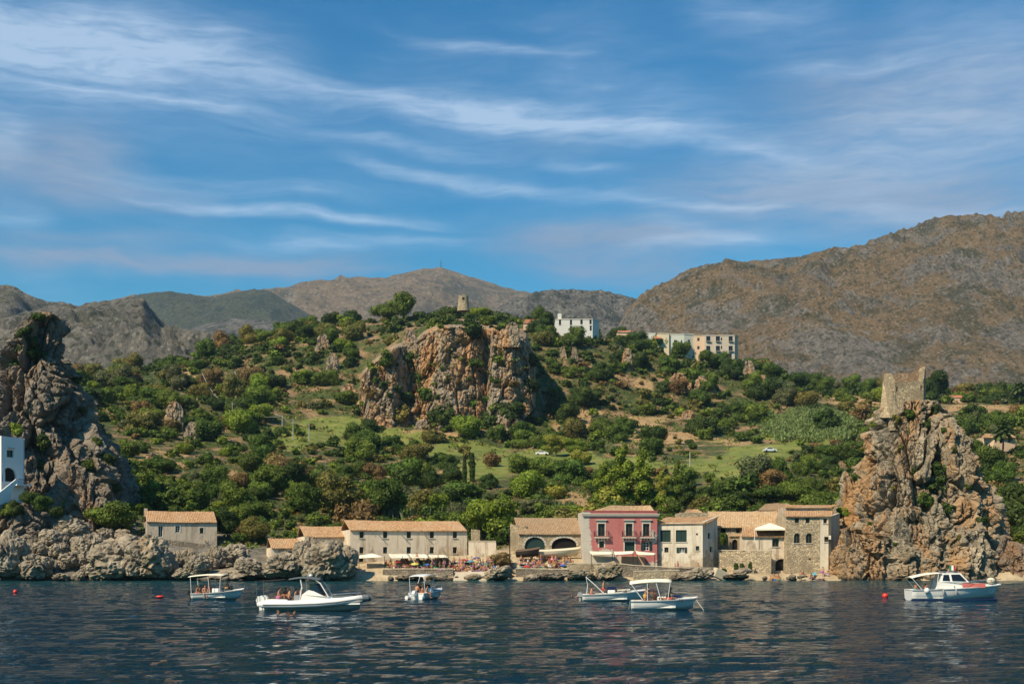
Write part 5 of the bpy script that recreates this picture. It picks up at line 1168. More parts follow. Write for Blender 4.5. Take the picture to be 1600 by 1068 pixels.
def jw(a, b, tops, hs, seed, th=.9):
    Wd = Wall(a, b, tr); rs_ = np.random.RandomState(seed); N = 30; xs = np.linspace(0, 1, len(tops)); zc = [np.interp(k/N, xs, tops)+rs_.uniform(-.18, .18) for k in range(N+1)]
    # many short columns so that the broken crest really steps
    for k in range(N):
        xa, xb_ = Wd.L*k/N, Wd.L*(k+1)/N; hk = [(max(h[0], xa), min(h[1], xb_), h[2], h[3], 0) for h in hs if h[0] < xb_-1e-3 and h[1] > xa+1e-3]
        wall_mesh(mb, Wd, zb, lambda x: zc[k] if x < (xa+xb_)/2 else zc[k+1], hk, th, xa, xb_)
jw(FA, FB, [zT(594), zT(596), zT(597), zT(596), zT(594), zT(592)], JH[0], 1)
jw(BA, FA, [zT(577), zT(579), zT(586), zT(593)], [], 2)
jw(FB, BB, [zT(592), zT(585), zT(572), zT(566)], [], 3)
mb.build('wall', TW_, tr, fix=True); mb = MB()
jw((BB[0], BB[1]+.9), (BA[0], BA[1]+.9), [zT(561), zT(564), zT(570), zT(577), zT(575), zT(576), zT(580), zT(575), zT(573)], [], 4)
mb.build('rear_wall', rubble('rubble_rust', (.36, .25, .16)), tr, fix=True)
mb = MB()          # battered foot spreading to the left
pts_t = [P(1379.5, 600, Yt+4.4), P(1391.2, 606, Yt-.06), P(1396, 618, Yt-.1)]; q_ = [P(1380, 596, Yt+4.6), P(1391.4, 600, Yt-.05), P(1391, 652, Yt-.5), P(1374, 652, Yt+1.2), P(1376, 648, Yt+4.6)]
q_ = [q-tr.location for q in q_]; mb.quad(q_[0], q_[1], q_[2], q_[3]); mb.quad(q_[0], q_[3], q_[4])
mb.quad(q_[1], P(1404, 640, Yt-.2)-tr.location, P(1402, 656, Yt-.6)-tr.location, q_[2]); mb.build('battered_foot', TW_, tr)
mb = MB(); mb.box(Vector((XW(1392, Yt+1), Yt+1, zT(600)))-tr.location, (5.4, 0, 0), (0, 3.6, 0), (0, 0, .5)); mb.build('vault_floor', rubble('rubble_brown', (.28, .19, .13)), tr)
tag(tr, 'roofless ruined stone watchtower with a broken horn on the sea stack', 'tower')
# round watchtower on the hilltop
loc, _ = ray_px(HB, 724, 486); loc = P(724, 476, 560); wt = empty('watchtower', loc); mb = MB(); n = 20
rr = [2.9, 2.5, 2.3, 2.2]; hh = [-3, 0, 2.2, 4.0]
for i in range(3):
    for k in range(n):
        a0, a1 = 2*math.pi*k/n, 2*math.pi*(k+1)/n; j0 = .5*math.sin(k*1.7) if i == 2 else 0; j1 = .5*math.sin((k+1)*1.7) if i == 2 else 0
        mb.quad((rr[i]*math.cos(a0), rr[i]*math.sin(a0), hh[i]), (rr[i]*math.cos(a1), rr[i]*math.sin(a1), hh[i]), (rr[i+1]*math.cos(a1), rr[i+1]*math.sin(a1), hh[i+1]+j1), (rr[i+1]*math.cos(a0), rr[i+1]*math.sin(a0), hh[i+1]+j0))
mb.quad(*[(2.15*math.cos(2*math.pi*k/n), 2.15*math.sin(2*math.pi*k/n), 3.3) for k in range(n)]); mb.build('wall', STONE_Y, wt)
mb = MB(); mb.box((-.4, -2.42, 1.9), (.8, 0, 0), (0, .35, 0), (0, 0, 1.1)); mb.build('window', DARK, wt); tag(wt, 'small round stone watchtower on the hilltop', 'tower')  # black block painted as the shade inside the tower opening
# village on the ridge
VG = plain('village_white', (.60, .58, .53), .9, var=.06, scale=.5); VB = plain('village_beige', (.50, .42, .33), .9, var=.08, scale=.5); VP = plain('village_peach', (.56, .40, .27), .9, var=.08, scale=.5); VGn = plain('village_mint', (.54, .54, .46), .9, var=.06, scale=.5); VY = plain('village_yellow', (.60, .50, .34), .9, var=.06, scale=.5)
TERR = tile_mat('terracotta', (.36, .13, .07), (.46, .20, .10), (.34, .15, .09))
def vhouse(label, pts, pb, pt_, wm, ops, roofs=(), depth=10, name='village_house', flat=True):
    r_, ws = poly_house(name, label, pts, pb, pt_, depth, wm, ops, roofs, 'house', sink=8)
    for i, Wd in enumerate(ws):
        mb = MB(); zc = ZW(pt_, pts[0][1]); mb.box(Wd.pt(-.1, zc-.35, .16), Wd.u*(Wd.L+.2), -Wd.n*.157, (0, 0, .22)); mb.build('cornice', STONET, r_)
    if flat:
        mb = MB(); a, b = pts[0], pts[-1]; zc = min(ZW(pt_, q[1]) for q in pts)-.35
        mb.quad(*[Vector(q)-r_.location for q in [(XW(*q)+.2*(1 if i == 0 else -1 if i == len(pts)-1 else 0), q[1]+.3, zc) for i, q in enumerate(pts)]+[(XW(*b)-.2, a[1]+depth+.3, zc), (XW(*a)+.2, a[1]+depth+.3, zc)]]); mb.build('roof', CONC, r_)
    return r_
vh = vhouse('white two-storey village block with tall dark windows on the ridge', [(868, 590), (926, 590), (936, 597)], 524, 498, VG, [[(873.3, 499, 876.8, 507.5, 'dark sill'), (890.5, 499, 894, 507.5, 'dark sill'), (906.8, 498.5, 910.6, 506.5, 'dark'), (921, 498.3, 924.6, 506.3, 'dark'), (890.5, 509, 894, 515, 'dark'), (907, 508.5, 910.6, 517, 'dark'), (921.5, 508.2, 925, 516.5, 'dark')], []], depth=12)
mb = MB(); q = P(871.5, 498, 594)-vh.location; mb.box(q-Vector((0, 0, .5)), (1.8, 0, 0), (0, 1.8, 0), (0, 0, 3.1)); mb.build('chimney', VG, vh)
vb = vhouse('beige three-storey apartment block with iron balconies on the ridge', [(1101, 600), (1148, 600), (1153, 606)], 562, 523, VB, [[(x, y, x+6.5, y+8.5, 'dark trim') for x in (1103.5, 1118.5, 1138.5) for y in (525, 540)]+[(x, 552, x+4.5, 559, 'dark') for x in (1104, 1119, 1139)]+[(1126.5, 527, 1128.5, 532, 'green closed'), (1126.5, 540, 1128.5, 545, 'green closed')], []], depth=12)
for x in (1103.5, 1118.5, 1138.5):
    for y in (533.6, 548.6):
        q = P(x-.6, y, 600)-vb.location; mb = MB(); mb.box(q, (2.4, 0, 0), (0, -.9, 0), (0, 0, .15)); o = mb.build('balcony', STONET, vb)
        mb = MB()
        for k in range(9): mb.box(q+Vector((.05+.28*k, -.88, .15)), (.05, 0, 0), (0, .05, 0), (0, 0, .85))
        mb.box(q+Vector((0, -.9, 1.0)), (2.4, 0, 0), (0, .07, 0), (0, 0, .07)); mb.build('railing', IRON, o)
vhouse('peach village house joined to the beige apartment block', [(1084.5, 602), (1100.6, 601)], 560, 523.5, VP, [[(1089.5, 527.5, 1093, 532.5, 'dark'), (1089.5, 540.5, 1093, 545.5, 'dark')]], depth=10)
vhouse('pale mint village house left of the peach one', [(1046, 601), (1069, 601), (1084.2, 603)], 560, 521, VGn, [[(1053, 531, 1058, 534.5, 'dark'), (1064, 531, 1066, 537, 'dark')], [(1074.5, 530.5, 1079, 539, 'white grid')]], depth=12)
vhouse('yellow village house with a terracotta porch roof', [(1028, 600), (1045.5, 600)], 545, 520, VY, [[(1032, 529, 1036.5, 534, 'dark')]], [((1022, 528.5, 597), (1034, 528.5, 597), (1023, 525, 602), (1032, 525, 602), TERR)], depth=9)
vhouse('low whitish village house at the left of the ridge row', [(992, 606), (1024, 606)], 535, 519.5, VG, [[]], depth=9)
vhouse('red-roofed village house left of the white block', [(818, 585), (851, 585)], 510, 504, VP, [[]], [((817, 504.5, 584.6), (852, 504.5, 584.6), (822, 498.5, 590), (850, 498.5, 590), TERR)], depth=10, flat=False)
vhouse('small terracotta hut behind the ridge trees', [(965, 608), (985, 608)], 525, 518, VP, [[]], [((964, 518.5, 607.6), (986, 518.5, 607.6), (966, 516, 611), (985, 516, 611), TERR)], depth=6, flat=False)
def at_hill(px, py):
    loc, _ = ray_px(HB, px, py); return loc.y if loc else 500
Yh = at_hill(1556, 706)
rh, _ = poly_house('hillside_house', 'small peach house with tiled roof right of the tower stack', [(1536, Yh+2), (1553, Yh), (1586, Yh+1)], 708, [682, 682, 682], 8, VP, [[], [(1552.6+2, 684, 1558.5, 691, 'dark'), (1562, 684, 1566.5, 692, 'dark'), (1575, 684, 1579, 691, 'dark')]], [((1533, 683, Yh-.4), (1588, 683, Yh-.4), (1540, 677, Yh+5), (1583, 677, Yh+5), TILE)])
Yh = at_hill(1492, 628)
poly_house('hillside_hut', 'low red-roofed hut on the plateau right of the ruined tower', [(1480, Yh), (1504, Yh)], 628, 620.5, 5, VP, [[]], [((1479, 621, Yh-.3), (1505, 621, Yh-.3), (1481, 617, Yh+3), (1503, 617, Yh+3), TERR)])
# mast on the far summit
mt = empty('radio_mast', P(689, 421, 4890)); mb = MB(); mb.tube([(0, 0, -6), (0, 0, 14), (0, 0, 38)], [3, 1.6, .8], 5); mb.build('pole', IRON, mt); mb = MB(); mb.box((-9, -4, -6), (8, 0, 0), (0, 8, 0), (0, 0, 11)); mb.build('cabin', VG, mt); tag(mt, 'thin radio mast on the farthest mountain summit', 'mast')
# ------------------------------------------------------------------ boulders along the shore
BOULD = []
_ico = bmesh.new(); bmesh.ops.create_icosphere(_ico, subdivisions=5, radius=1)
IV4 = np.array([v_.co[:] for v_ in _ico.verts]); IF4 = np.array([[x.index for x in f.verts] for f in _ico.faces]); _ico.free()
for k in range(7):
    q = IV4*(1+.30*fbm(IV4*.8+k*5, 3, k+40))[:, None]; d = rock_disp(q+k*3.7, .75, .27, 60+k, .8); V = q+IV4*(d+rock_disp(q+k*1.3, .24, .032, 70+k, .8))[:, None]*.9
    V[:, 2] = np.where(V[:, 2] < -.55, -.55+(V[:, 2]+.55)*.3, V[:, 2])
    o = mesh_np('boulder', V, IF4, rk_shore); BOULD.append(o.data); bpy.data.objects.remove(o)
rb_ = random.Random(11); BN = {}
def boulder(px, py, wp, hp, where, Y=None, desc=None):
    pb = py+hp/2
    if Y is None:
        loc, _ = ray_px(HB, px, min(pb, 904)); Y = min(loc.y if loc else 202, 222)
        Y = max(199.5, Y)
    s_ = Y/F; o = bpy.data.objects.new('boulder', rb_.choice(BOULD)); c = P(px, py, Y+.12*wp*s_)
    o.location = c; o.scale = (wp*s_*.52, wp*s_*.5*rb_.uniform(.7, 1.0), hp*s_*.53); o.rotation_euler = (rb_.uniform(-.25, .25), rb_.uniform(-.25, .25), rb_.uniform(0, 6.28))
    sx = o.scale[0]; o.scale = (sx, sx*rb_.uniform(.85, 1.1), o.scale[2]); link(o)
    k = BN.get(where, 0); BN[where] = k+1
    tag(o, desc or f'{ORD[k]} grey boulder {where}', 'boulder', 'boulders on the shore'); return o
BIG = [(12, 874, 62, 72, 'dark mossy boulder at the lower left corner of the shore'), (57, 888, 66, 44, 'wide dark boulder at the left waterline'), (183, 878, 96, 70, 'huge pale split boulder below the fig tree'), (230, 878, 84, 66, 'huge pale boulder below the lone cottage'), (140, 856, 52, 44, 'tall brown boulder left of the huge split one'),
       (112, 876, 44, 28, 'jagged boulder above the waterline'), (96, 902, 26, 14, 'flat buff boulder in the water'), (124, 901, 22, 16, 'small round boulder beside the flat buff one'), (80, 842, 36, 28, 'boulder on the rubble slope'), (92, 860, 30, 24, 'blocky boulder on the rubble slope'), (59, 824, 18, 18, 'pale block high on the rubble'), (115, 826, 58, 34, 'large grey boulder high on the rubble'),
       (60, 860, 34, 22, 'boulder above the dark waterline one'), (166, 834, 28, 18, 'boulder topped with dry grass'), (194, 838, 30, 18, 'boulder left of the cottage terrace'), (308, 882, 40, 28, 'rounded boulder below the terrace wall'), (292, 870, 24, 26, 'narrow boulder below the terrace wall'), (274, 874, 24, 24, 'boulder left of the rounded one'), (294, 898, 48, 22, 'waterline boulder left of the canopy boat'),
       (338, 872, 28, 38, 'upright buff boulder right of the terrace wall'), (364, 868, 52, 36, 'broad buff boulder right of the upright one'), (388, 884, 42, 26, 'boulder near the tiled annex'), (352, 900, 100, 18, 'long low rock shelf behind the canopy boat'), (412, 896, 50, 22, 'dark waterline boulder below the tiled annex'), (446, 886, 66, 44, 'rough buff boulder in front of the annex'), (514, 880, 86, 68, 'big dark domed boulder beside the long house'), (482, 872, 50, 62, 'pale left shoulder of the domed boulder'),
       (778, 898, 46, 24, 'pale round boulder beside the concrete slab'), (862, 902, 40, 14, 'low boulder under the dark quay'), (908, 901, 46, 18, 'buff boulder under the pink house quay'), (950, 894, 46, 30, 'pale rough boulder leaning on the quay'), (1092, 899, 44, 20, 'dark boulder at the end of the quay'), (1062, 900, 36, 14, 'small dark quay boulder'), (830, 903, 30, 12, 'low dark boulder near the mast'), (640, 902, 40, 10, 'low golden rock at the quay foot'), (690, 904, 36, 8, 'flat rock at the quay foot'), (740, 902, 30, 10, 'low rock below the concrete slab'), (1150, 902, 40, 8, 'flat pale rock on the little beach'), (1160, 893, 26, 10, 'grey rock by the garden wall')]
for i, (px, py, wp, hp, d) in enumerate(BIG): boulder(px, py, wp, hp, '', None if py+hp/2 < 896 else 200.5+i % 3*.6, d)
for i in range(95):
    px = rb_.uniform(-60, 560); py = rb_.uniform(838, 902)
    if px > 400: py = rb_.uniform(876, 902)
    if 225 < px < 335 and py < 868: continue
    w_ = rb_.uniform(9, 24); reg = 'left of the huge split boulder' if px < 140 else 'below the lone cottage' if px < 330 else 'between cottage and annex' if px < 420 else 'in front of the tiled annex'
    boulder(px, py, w_, w_*rb_.uniform(.6, .9), reg+', counted from where the shore starts')
for i in range(34):
    px = rb_.uniform(590, 1300); 
    if 960 < px < 1062: continue
    reg = 'at the foot of the quay' if px < 960 else 'along the little beach'
    boulder(px, rb_.uniform(899, 905), rb_.uniform(7, 16), rb_.uniform(5, 9), reg+', counted along the water', 200.8+rb_.uniform(0, 1.5))
# fallen concrete block
mb = MB(); mb.box((-1.1, -.8, -.7), (2.3, 0, .2), (.1, 1.6, 0), (-.2, 0, 1.5)); o = mb.build('concrete_block', CONC); o.location = P(1124, 898, 201.5); o.rotation_euler = (.1, .5, .3)
bv = o.modifiers.new('bevel', 'BEVEL'); bv.width = .08; tag(o, 'tilted pale concrete block at the water by the garden wall', 'block')
# concrete bathing slab
mb = MB(); a = [P(712, 893, 205), P(768, 892, 205), P(772, 905.5, 199.6), P(708, 906, 199.4)]; b = [q-Vector((0, 0, 1.6)) for q in a]
mb.quad(*a); mb.quad(*b)
for i in range(4): mb.quad(a[i], a[(i+1) % 4], b[(i+1) % 4], b[i])
o = mb.build('bathing_slab', CONC); tag(o, 'smooth pale concrete bathing slab in the middle of the shore', 'slab')
# shrubs on the little walls
for px, py, w_, h_, d in [(1150, 884, 8, 14, 'leftmost'), (1160, 888, 10, 24, 'tallest'), (1172, 884, 7, 20, 'rightmost'), (1132, 890, 8, 8, 'low')]:
    Y = 208.6; o = place_leafy('caper_bush', BUSH[1], P(px, py+h_/2, Y), w_/F*Y, h_/F*Y, 'dark green'); tag(o, f'{d} dark caper bush hanging on the garden wall', 'bush', 'bushes on the garden wall')
o = place_leafy('vine', BUSH[3], P(1129, 852, 211.5), 1.6, 3.0, 'deep green'); tag(o, 'green vine beside the white plastered house', 'bush')
o = place_leafy('bush', BUSH[4], P(780, 884, 207.5), 4.6, 2.6, 'rusty brown'); tag(o, 'rusty oleander behind the bathers near the mast', 'bush')
# ------------------------------------------------------------------ shade sails, poles, cars, small things
def sheet(name, c4, sag, mat, parent=None, n=8, th=.04):
    c4 = [Vector(q) for q in c4]; top, mb = [], MB()
    for lay in (0, -th):
        for i in range(n+1):
            for j in range(n+1):
                u_, v_ = i/n, j/n; q = (c4[0]*(1-u_)+c4[1]*u_)*(1-v_)+(c4[3]*(1-u_)+c4[2]*u_)*v_
                mb.v.append(q+Vector((0, 0, sag*math.sin(math.pi*u_)*math.sin(math.pi*v_)+lay)))
    N = (n+1)*(n+1)
    for l_ in (0, N):
        for i in range(n):
            for j in range(n): k = l_+i*(n+1)+j; mb.f.append((k, k+1, k+n+2, k+n+1))
    for i in range(n):
        for (a, b) in ((i, i+1), (n*(n+1)+i, n*(n+1)+i+1), (i*(n+1), (i+1)*(n+1)), (i*(n+1)+n, (i+1)*(n+1)+n)): mb.f.append((a, b, b+N, a+N))
    return mb.build(name, mat, parent, True)
def sail(corners, label, poles=(2, 3)):
    pts = [P(*c_) for c_ in corners]; root = empty('shade_sail', pts[3]-Vector((0, 0, 2.4))); L_ = root.location
    sheet('canvas', [q-L_ for q in pts], -.35, CANVAS, root)
    for k in poles:
        mb = MB(); q = pts[k]-L_; mb.tube([q+Vector((0, 0, .1)), Vector((q.x, q.y-.1, -.3))], .05, 6); mb.build('pole', IRON, root)
    tag(root, label, 'shade sail', 'cream shade sails')
sail([(562, 866.5, 211), (582, 863.5, 210.5), (601, 869, 206.5), (561, 871.5, 206.5)], 'leftmost cream shade sail in front of the long house')
sail([(607, 864.5, 212), (637, 864.5, 213), (641, 871, 207), (611, 871, 207)], 'second cream shade sail in front of the long house')
sail([(639, 864.5, 213), (667, 865, 214), (670, 870.5, 207), (643, 871, 207)], 'third cream shade sail in front of the long house')
sail([(669, 865.5, 214), (695, 866, 215), (701, 870, 208), (672, 870.5, 207.4)], 'rightmost cream shade sail in front of the long house')
sail([(921, 860.5, 208), (957, 861, 208), (957, 865, 204.8), (924, 865.5, 204.8)], 'leftmost cream shade sail below the pink house')
sail([(960, 861, 206.8), (991, 860, 206.8), (989, 864, 204.6), (960, 866, 204.6)], 'middle cream shade sail below the pink house')
sail([(993, 860, 206.8), (1025, 863.5, 207), (1023, 866, 204.6), (996, 866, 204.6)], 'rightmost cream shade sail below the pink house')
# cream pavilion roof by the tall stone house
pv = empty('canopy_tent', P(1203, 836, 213)); mb = MB(); ap = P(1203, 816.5, 212)-pv.location; bs = [P(1179, 826, 210)-pv.location, P(1228, 825.5, 210)-pv.location, P(1226, 824, 215)-pv.location, P(1181, 824, 215)-pv.location]
for i in range(4): mb.quad(bs[i], bs[(i+1) % 4], ap)
for i in range(4): mb.quad(bs[i], bs[(i+1) % 4], bs[(i+1) % 4]-Vector((0, 0, .25)), bs[i]-Vector((0, 0, .25)))
mb.build('canvas', CANVAS, pv)
for q in bs: mb = MB(); mb.tube([q, Vector((q.x, q.y, -1.2))], .06, 6); mb.build('pole', WHITEP, pv)
tag(pv, 'cream pyramid canopy above the low rosy house', 'canopy')
def post(name, px, py0, py1, Y, r, mat, label, cat='pole', arm=False):
    b = P(px, py1, Y); h = ZW(py0, Y)-b.z; o = empty(name, b); mb = MB(); mb.tube([(0, 0, -.6), (0, 0, h*.5), (0, 0, h)], [r, r*.9, r*.7], 7); mb.build('shaft', mat, o)
    if arm: mb = MB(); mb.box((-.8, -.05, h-.5), (1.6, 0, 0), (0, .1, 0), (0, 0, .1)); mb.build('crossarm', WOOD, o)
    tag(o, label, cat); return b+Vector((0, 0, h-.4))
post('mast', 796.5, 826, 884, 206, .10, IRON, 'tall thin dark mast on the beach left of the boathouse', 'mast')
GREYP = plain('grey_pole', (.36, .34, .30), .85, var=.2)
WP = [(363, 628, 652, 'left one of the hillside power poles'), (441, 648, 670, 'power pole at the left of the pole meadow'), (458, 654, 688, 'tallest power pole in the pole meadow'), (483, 661, 688, 'rightmost power pole in the pole meadow'), (269, 596, 610, 'small pole on the left slope'), (1078, 706, 736, 'pale pole above the white plastered house'), (1308, 692, 718, 'pale pole left of the tower stack')]
tops = []
for px, a, b, lb_ in WP:
    loc, _ = ray_px(HB, px, b); tops.append(post('power_pole', px, a, b, loc.y, .17, GREYP, lb_, 'pole', True))
def wire(a, b, sag, label, r=.10):
    mb = MB(); pts = [a.lerp(b, k/16)-Vector((0, 0, sag*4*(k/16)*(1-k/16))) for k in range(17)]; mb.tube(pts, r, 4); o = mb.build('power_line', GREYP); tag(o, label, 'wire')
wire(P(316, 583, tops[0].y+60), tops[0], 3.5, 'pale overhead wire running down the left slope')
wire(tops[0], tops[1], 2.0, 'overhead wire between the left hillside pole and the meadow', .06); wire(P(366, 580, tops[0].y+70), tops[1], 4, 'second pale overhead wire left of the cliff', .08); wire(tops[1], tops[2], .8, 'short wire between two meadow poles', .05); wire(tops[2], tops[3], .8, 'short wire to the rightmost meadow pole', .05)
def car(px, py, col, label, rz=0):
    loc, _ = ray_px(HB, px, py); r_ = empty('parked_car', loc, rz); BODY = plain('car_paint', col, .3, spec=.5)
    mb = MB(); prof = [(-2.1, .35), (-2.15, .85), (-1.5, .95), (-1.0, 1.42), (.5, 1.45), (1.1, .98), (2.0, .85), (2.1, .4)]
    for y in (-.8, .8): mb.quad(*[(x, y, z) for x, z in prof])
    for i in range(8): a, b = prof[i], prof[(i+1) % 8]; mb.quad((a[0], -.8, a[1]), (b[0], -.8, b[1]), (b[0], .8, b[1]), (a[0], .8, a[1]))
    mb.build('body', BODY, r_)
    mb = MB()
    for y in (-.81, .81): mb.quad((-1.3, y, .98), (-.95, y, 1.34), (.42, y, 1.36), (.85, y, 1.0))
    mb.build('window', GLASS, r_)
    for x in (-1.35, 1.3):
        for y in (-.78, .78): mb = MB(); mb.tube([(x, y-.1, .33), (x, y+.1, .33)], .33, 12); mb.build('wheel', IRON, r_)
    tag(r_, label, 'car')
car(847, 711, (.75, .75, .75), 'white car on the hill road beside the yellow green trees'); car(1203, 706, (.6, .62, .64), 'silver car at the end of the roadside wall', .1)
# buoys
def buoy(px, py, r, label, flat=False):
    Y = F*CH/(py-HY); o = empty('buoy', (XW(px, Y), Y, 0)); RED = MAT.get('buoy_red') or plain('buoy_red', (.60, .035, .02), .35, spec=.5)
    V = ICO_V*r*np.array([1.5, 1, .45] if flat else [1, 1, 1])+np.array([0, 0, r*.35]); mesh_np('float', V, ICO_F, RED, True, o)
    mb = MB(); mb.tube([(0, 0, r*.9), (0, 0, r*1.5)], .05, 6); mb.build('ring', IRON, o); tag(o, label, 'buoy')
buoy(1383, 932, .32, 'round red buoy left of the cabin cruiser'); buoy(24, 925, .26, 'small red buoy near the left edge'); buoy(250, 933, .30, 'flat red float left of the canopy boat', True)
# ------------------------------------------------------------------ people
m, t = new_mat('skin'); t.put(t.b.inputs['Base Color'], t.node('ShaderNodeObjectInfo').outputs['Color']); t.b.inputs['Roughness'].default_value = .55; SKIN = m
m, t = new_mat('swim_fabric'); t.put(t.b.inputs['Base Color'], t.node('ShaderNodeObjectInfo').outputs['Color']); t.b.inputs['Roughness'].default_value = .8; FAB = m
m, t = new_mat('hair'); t.put(t.b.inputs['Base Color'], t.node('ShaderNodeObjectInfo').outputs['Color']); t.b.inputs['Roughness'].default_value = .6; HAIR = m
SKINS = [(.36, .17, .095), (.42, .21, .12), (.30, .135, .07), (.46, .25, .155)]; HAIRS = [(.02, .014, .01), (.035, .02, .012), (.09, .05, .025), (.20, .13, .06)]
FABS = [(.45, .05, .05), (.05, .13, .34), (.68, .63, .55), (.02, .02, .03), (.55, .30, .07), (.08, .30, .38), (.42, .12, .24), (.55, .48, .12), (.04, .25, .12), (.35, .10, .45)]
def body_mesh(J):
    """J: joint positions; one skinned surface with tapering limbs, hands and feet"""
    chains = [('pelvis', .145), ('belly', .135), ('chest', .15), ('neck0', .075), ('neck', .055), ('jaw', .078), ('head', .098), ('crown', .068)]
    bm_v, ed, rad = [], [], []
    def add(p_, r): bm_v.append(Vector(p_)); rad.append(r); return len(bm_v)-1
    idx = {}; prev = None
    for n_, r in chains:
        i = add(J[n_], r); idx[n_] = i
        if prev is not None: ed.append((prev, i))
        prev = i
    for s_ in 'lr':
        pv_ = idx['chest']
        for n_, r in (('sh', .068), ('el', .046), ('wr', .032), ('palm', .040), ('tip', .018)):
            i = add(J[n_+s_], r); ed.append((pv_, i)); pv_ = i
            if n_ == 'palm':
                d = (Vector(J['palm'+s_])-Vector(J['wr'+s_])).normalized(); q = Vector(J['palm'+s_])+d*.02+d.orthogonal().normalized()*.06; k = add(q, .016); ed.append((i, k))
        pv_ = idx['pelvis']
        for n_, r in (('hip', .098), ('kn', .062), ('calf', .060), ('an', .040), ('toe', .034)):
            i = add(J[n_+s_], r); ed.append((pv_, i)); pv_ = i
    i = add(Vector(J['jaw']).lerp(Vector(J['head']), .45)+Vector(J['face'])*.105, .016); ed.append((idx['head'], i))       # nose
    me = bpy.data.meshes.new('person'); me.from_pydata([v_[:] for v_ in bm_v], ed, []); o = bpy.data.objects.new('person', me); COL.objects.link(o)
    sk = o.modifiers.new('skin', 'SKIN'); sk.use_smooth_shade = True
    for k, sv in enumerate(me.skin_vertices[0].data): sv.radius = (rad[k], rad[k]*(.82 if k in (0, 1, 2) else 1)); sv.use_root = (k == 0)
    sb = o.modifiers.new('sub', 'SUBSURF'); sb.levels = 1; sb.render_levels = 1
    dg = bpy.context.evaluated_depsgraph_get(); res = bpy.data.meshes.new_from_object(o.evaluated_get(dg)); bpy.data.objects.remove(o)
    res.materials.clear(); res.materials.append(SKIN); res.polygons.foreach_set('use_smooth', [True]*len(res.polygons)); return res
def joints(pose):
    """x = sideways, -y = facing"""
    if pose == 'stand':
        B = dict(pelvis=(0, 0, .93), belly=(0, 0, 1.10), chest=(0, .01, 1.30), neck0=(0, .01, 1.44), neck=(0, 0, 1.50), jaw=(0, -.03, 1.56), head=(0, -.01, 1.64), crown=(0, 0, 1.71), face=(0, -1, 0))
        L = dict(sh=(.19, .01, 1.40), el=(.25, .03, 1.13), wr=(.26, -.08, .90), palm=(.255, -.12, .83), tip=(.25, -.15, .74), hip=(.10, 0, .88), kn=(.11, -.02, .50), calf=(.11, .02, .36), an=(.11, .03, .09), toe=(.13, -.13, .04))
    elif pose == 'reach':
        B = dict(pelvis=(0, 0, .92), belly=(0, -.04, 1.09), chest=(0, -.10, 1.28), neck0=(0, -.15, 1.41), neck=(0, -.17, 1.46), jaw=(0, -.22, 1.51), head=(0, -.21, 1.59), crown=(0, -.21, 1.66), face=(0, -1, -.2))
        L = dict(sh=(.19, -.10, 1.37), el=(.26, -.28, 1.20), wr=(.20, -.48, 1.15), palm=(.19, -.55, 1.15), tip=(.18, -.63, 1.13), hip=(.10, 0, .87), kn=(.13, -.08, .49), calf=(.13, -.02, .35), an=(.13, .02, .09), toe=(.15, -.14, .04))
    elif pose == 'sit':
        B = dict(pelvis=(0, 0, .12), belly=(0, -.03, .29), chest=(0, -.06, .49), neck0=(0, -.10, .62), neck=(0, -.12, .68), jaw=(0, -.17, .73), head=(0, -.16, .81), crown=(0, -.16, .88), face=(0, -1, -.1))
        L = dict(sh=(.19, -.06, .58), el=(.26, -.14, .33), wr=(.20, -.34, .30), palm=(.18, -.40, .32), tip=(.16, -.47, .34), hip=(.11, -.05, .11), kn=(.16, -.46, .36), calf=(.15, -.50, .22), an=(.14, -.55, -.05), toe=(.15, -.71, -.08))
    elif pose == 'bench':
        B = dict(pelvis=(0, 0, .52), belly=(0, -.02, .69), chest=(0, -.05, .89), neck0=(0, -.08, 1.02), neck=(0, -.10, 1.08), jaw=(0, -.14, 1.14), head=(0, -.13, 1.22), crown=(0, -.12, 1.29), face=(0, -1, 0))
        L = dict(sh=(.19, -.05, .98), el=(.25, -.08, .72), wr=(.19, -.28, .63), palm=(.17, -.34, .63), tip=(.15, -.41, .62), hip=(.11, -.06, .51), kn=(.14, -.46, .52), calf=(.14, -.47, .36), an=(.14, -.46, .09), toe=(.15, -.62, .04))
    elif pose == 'lie':
        B = dict(pelvis=(0, 0, .13), belly=(0, .17, .14), chest=(0, .37, .17), neck0=(0, .50, .19), neck=(0, .56, .20), jaw=(0, .61, .25), head=(0, .69, .23), crown=(0, .76, .22), face=(0, 0, 1))
        L = dict(sh=(.19, .45, .15), el=(.30, .22, .10), wr=(.27, .0, .10), palm=(.26, -.06, .10), tip=(.25, -.14, .09), hip=(.10, -.06, .12), kn=(.14, -.45, .26), calf=(.14, -.58, .16), an=(.13, -.84, .08), toe=(.15, -.92, .17))
    else:       # swim: upright in the water, arms out
        B = dict(pelvis=(0, .25, -.62), belly=(0, .16, -.47), chest=(0, .06, -.26), neck0=(0, .0, -.11), neck=(0, -.02, -.04), jaw=(0, -.06, .02), head=(0, -.05, .10), crown=(0, -.04, .17), face=(0, -1, .1))
        L = dict(sh=(.19, .05, -.14), el=(.42, -.10, -.10), wr=(.52, -.30, -.05), palm=(.54, -.37, -.04), tip=(.55, -.45, -.05), hip=(.10, .28, -.66), kn=(.13, .40, -1.0), calf=(.13, .5, -1.1), an=(.13, .7, -1.25), toe=(.13, .8, -1.3))
    J = dict(B)
    for n_, (x, y, z) in L.items(): J[n_+'l'] = (x, y, z); J[n_+'r'] = (-x, y+(.03 if n_ in ('kn', 'an', 'toe') else 0), z)
    return J
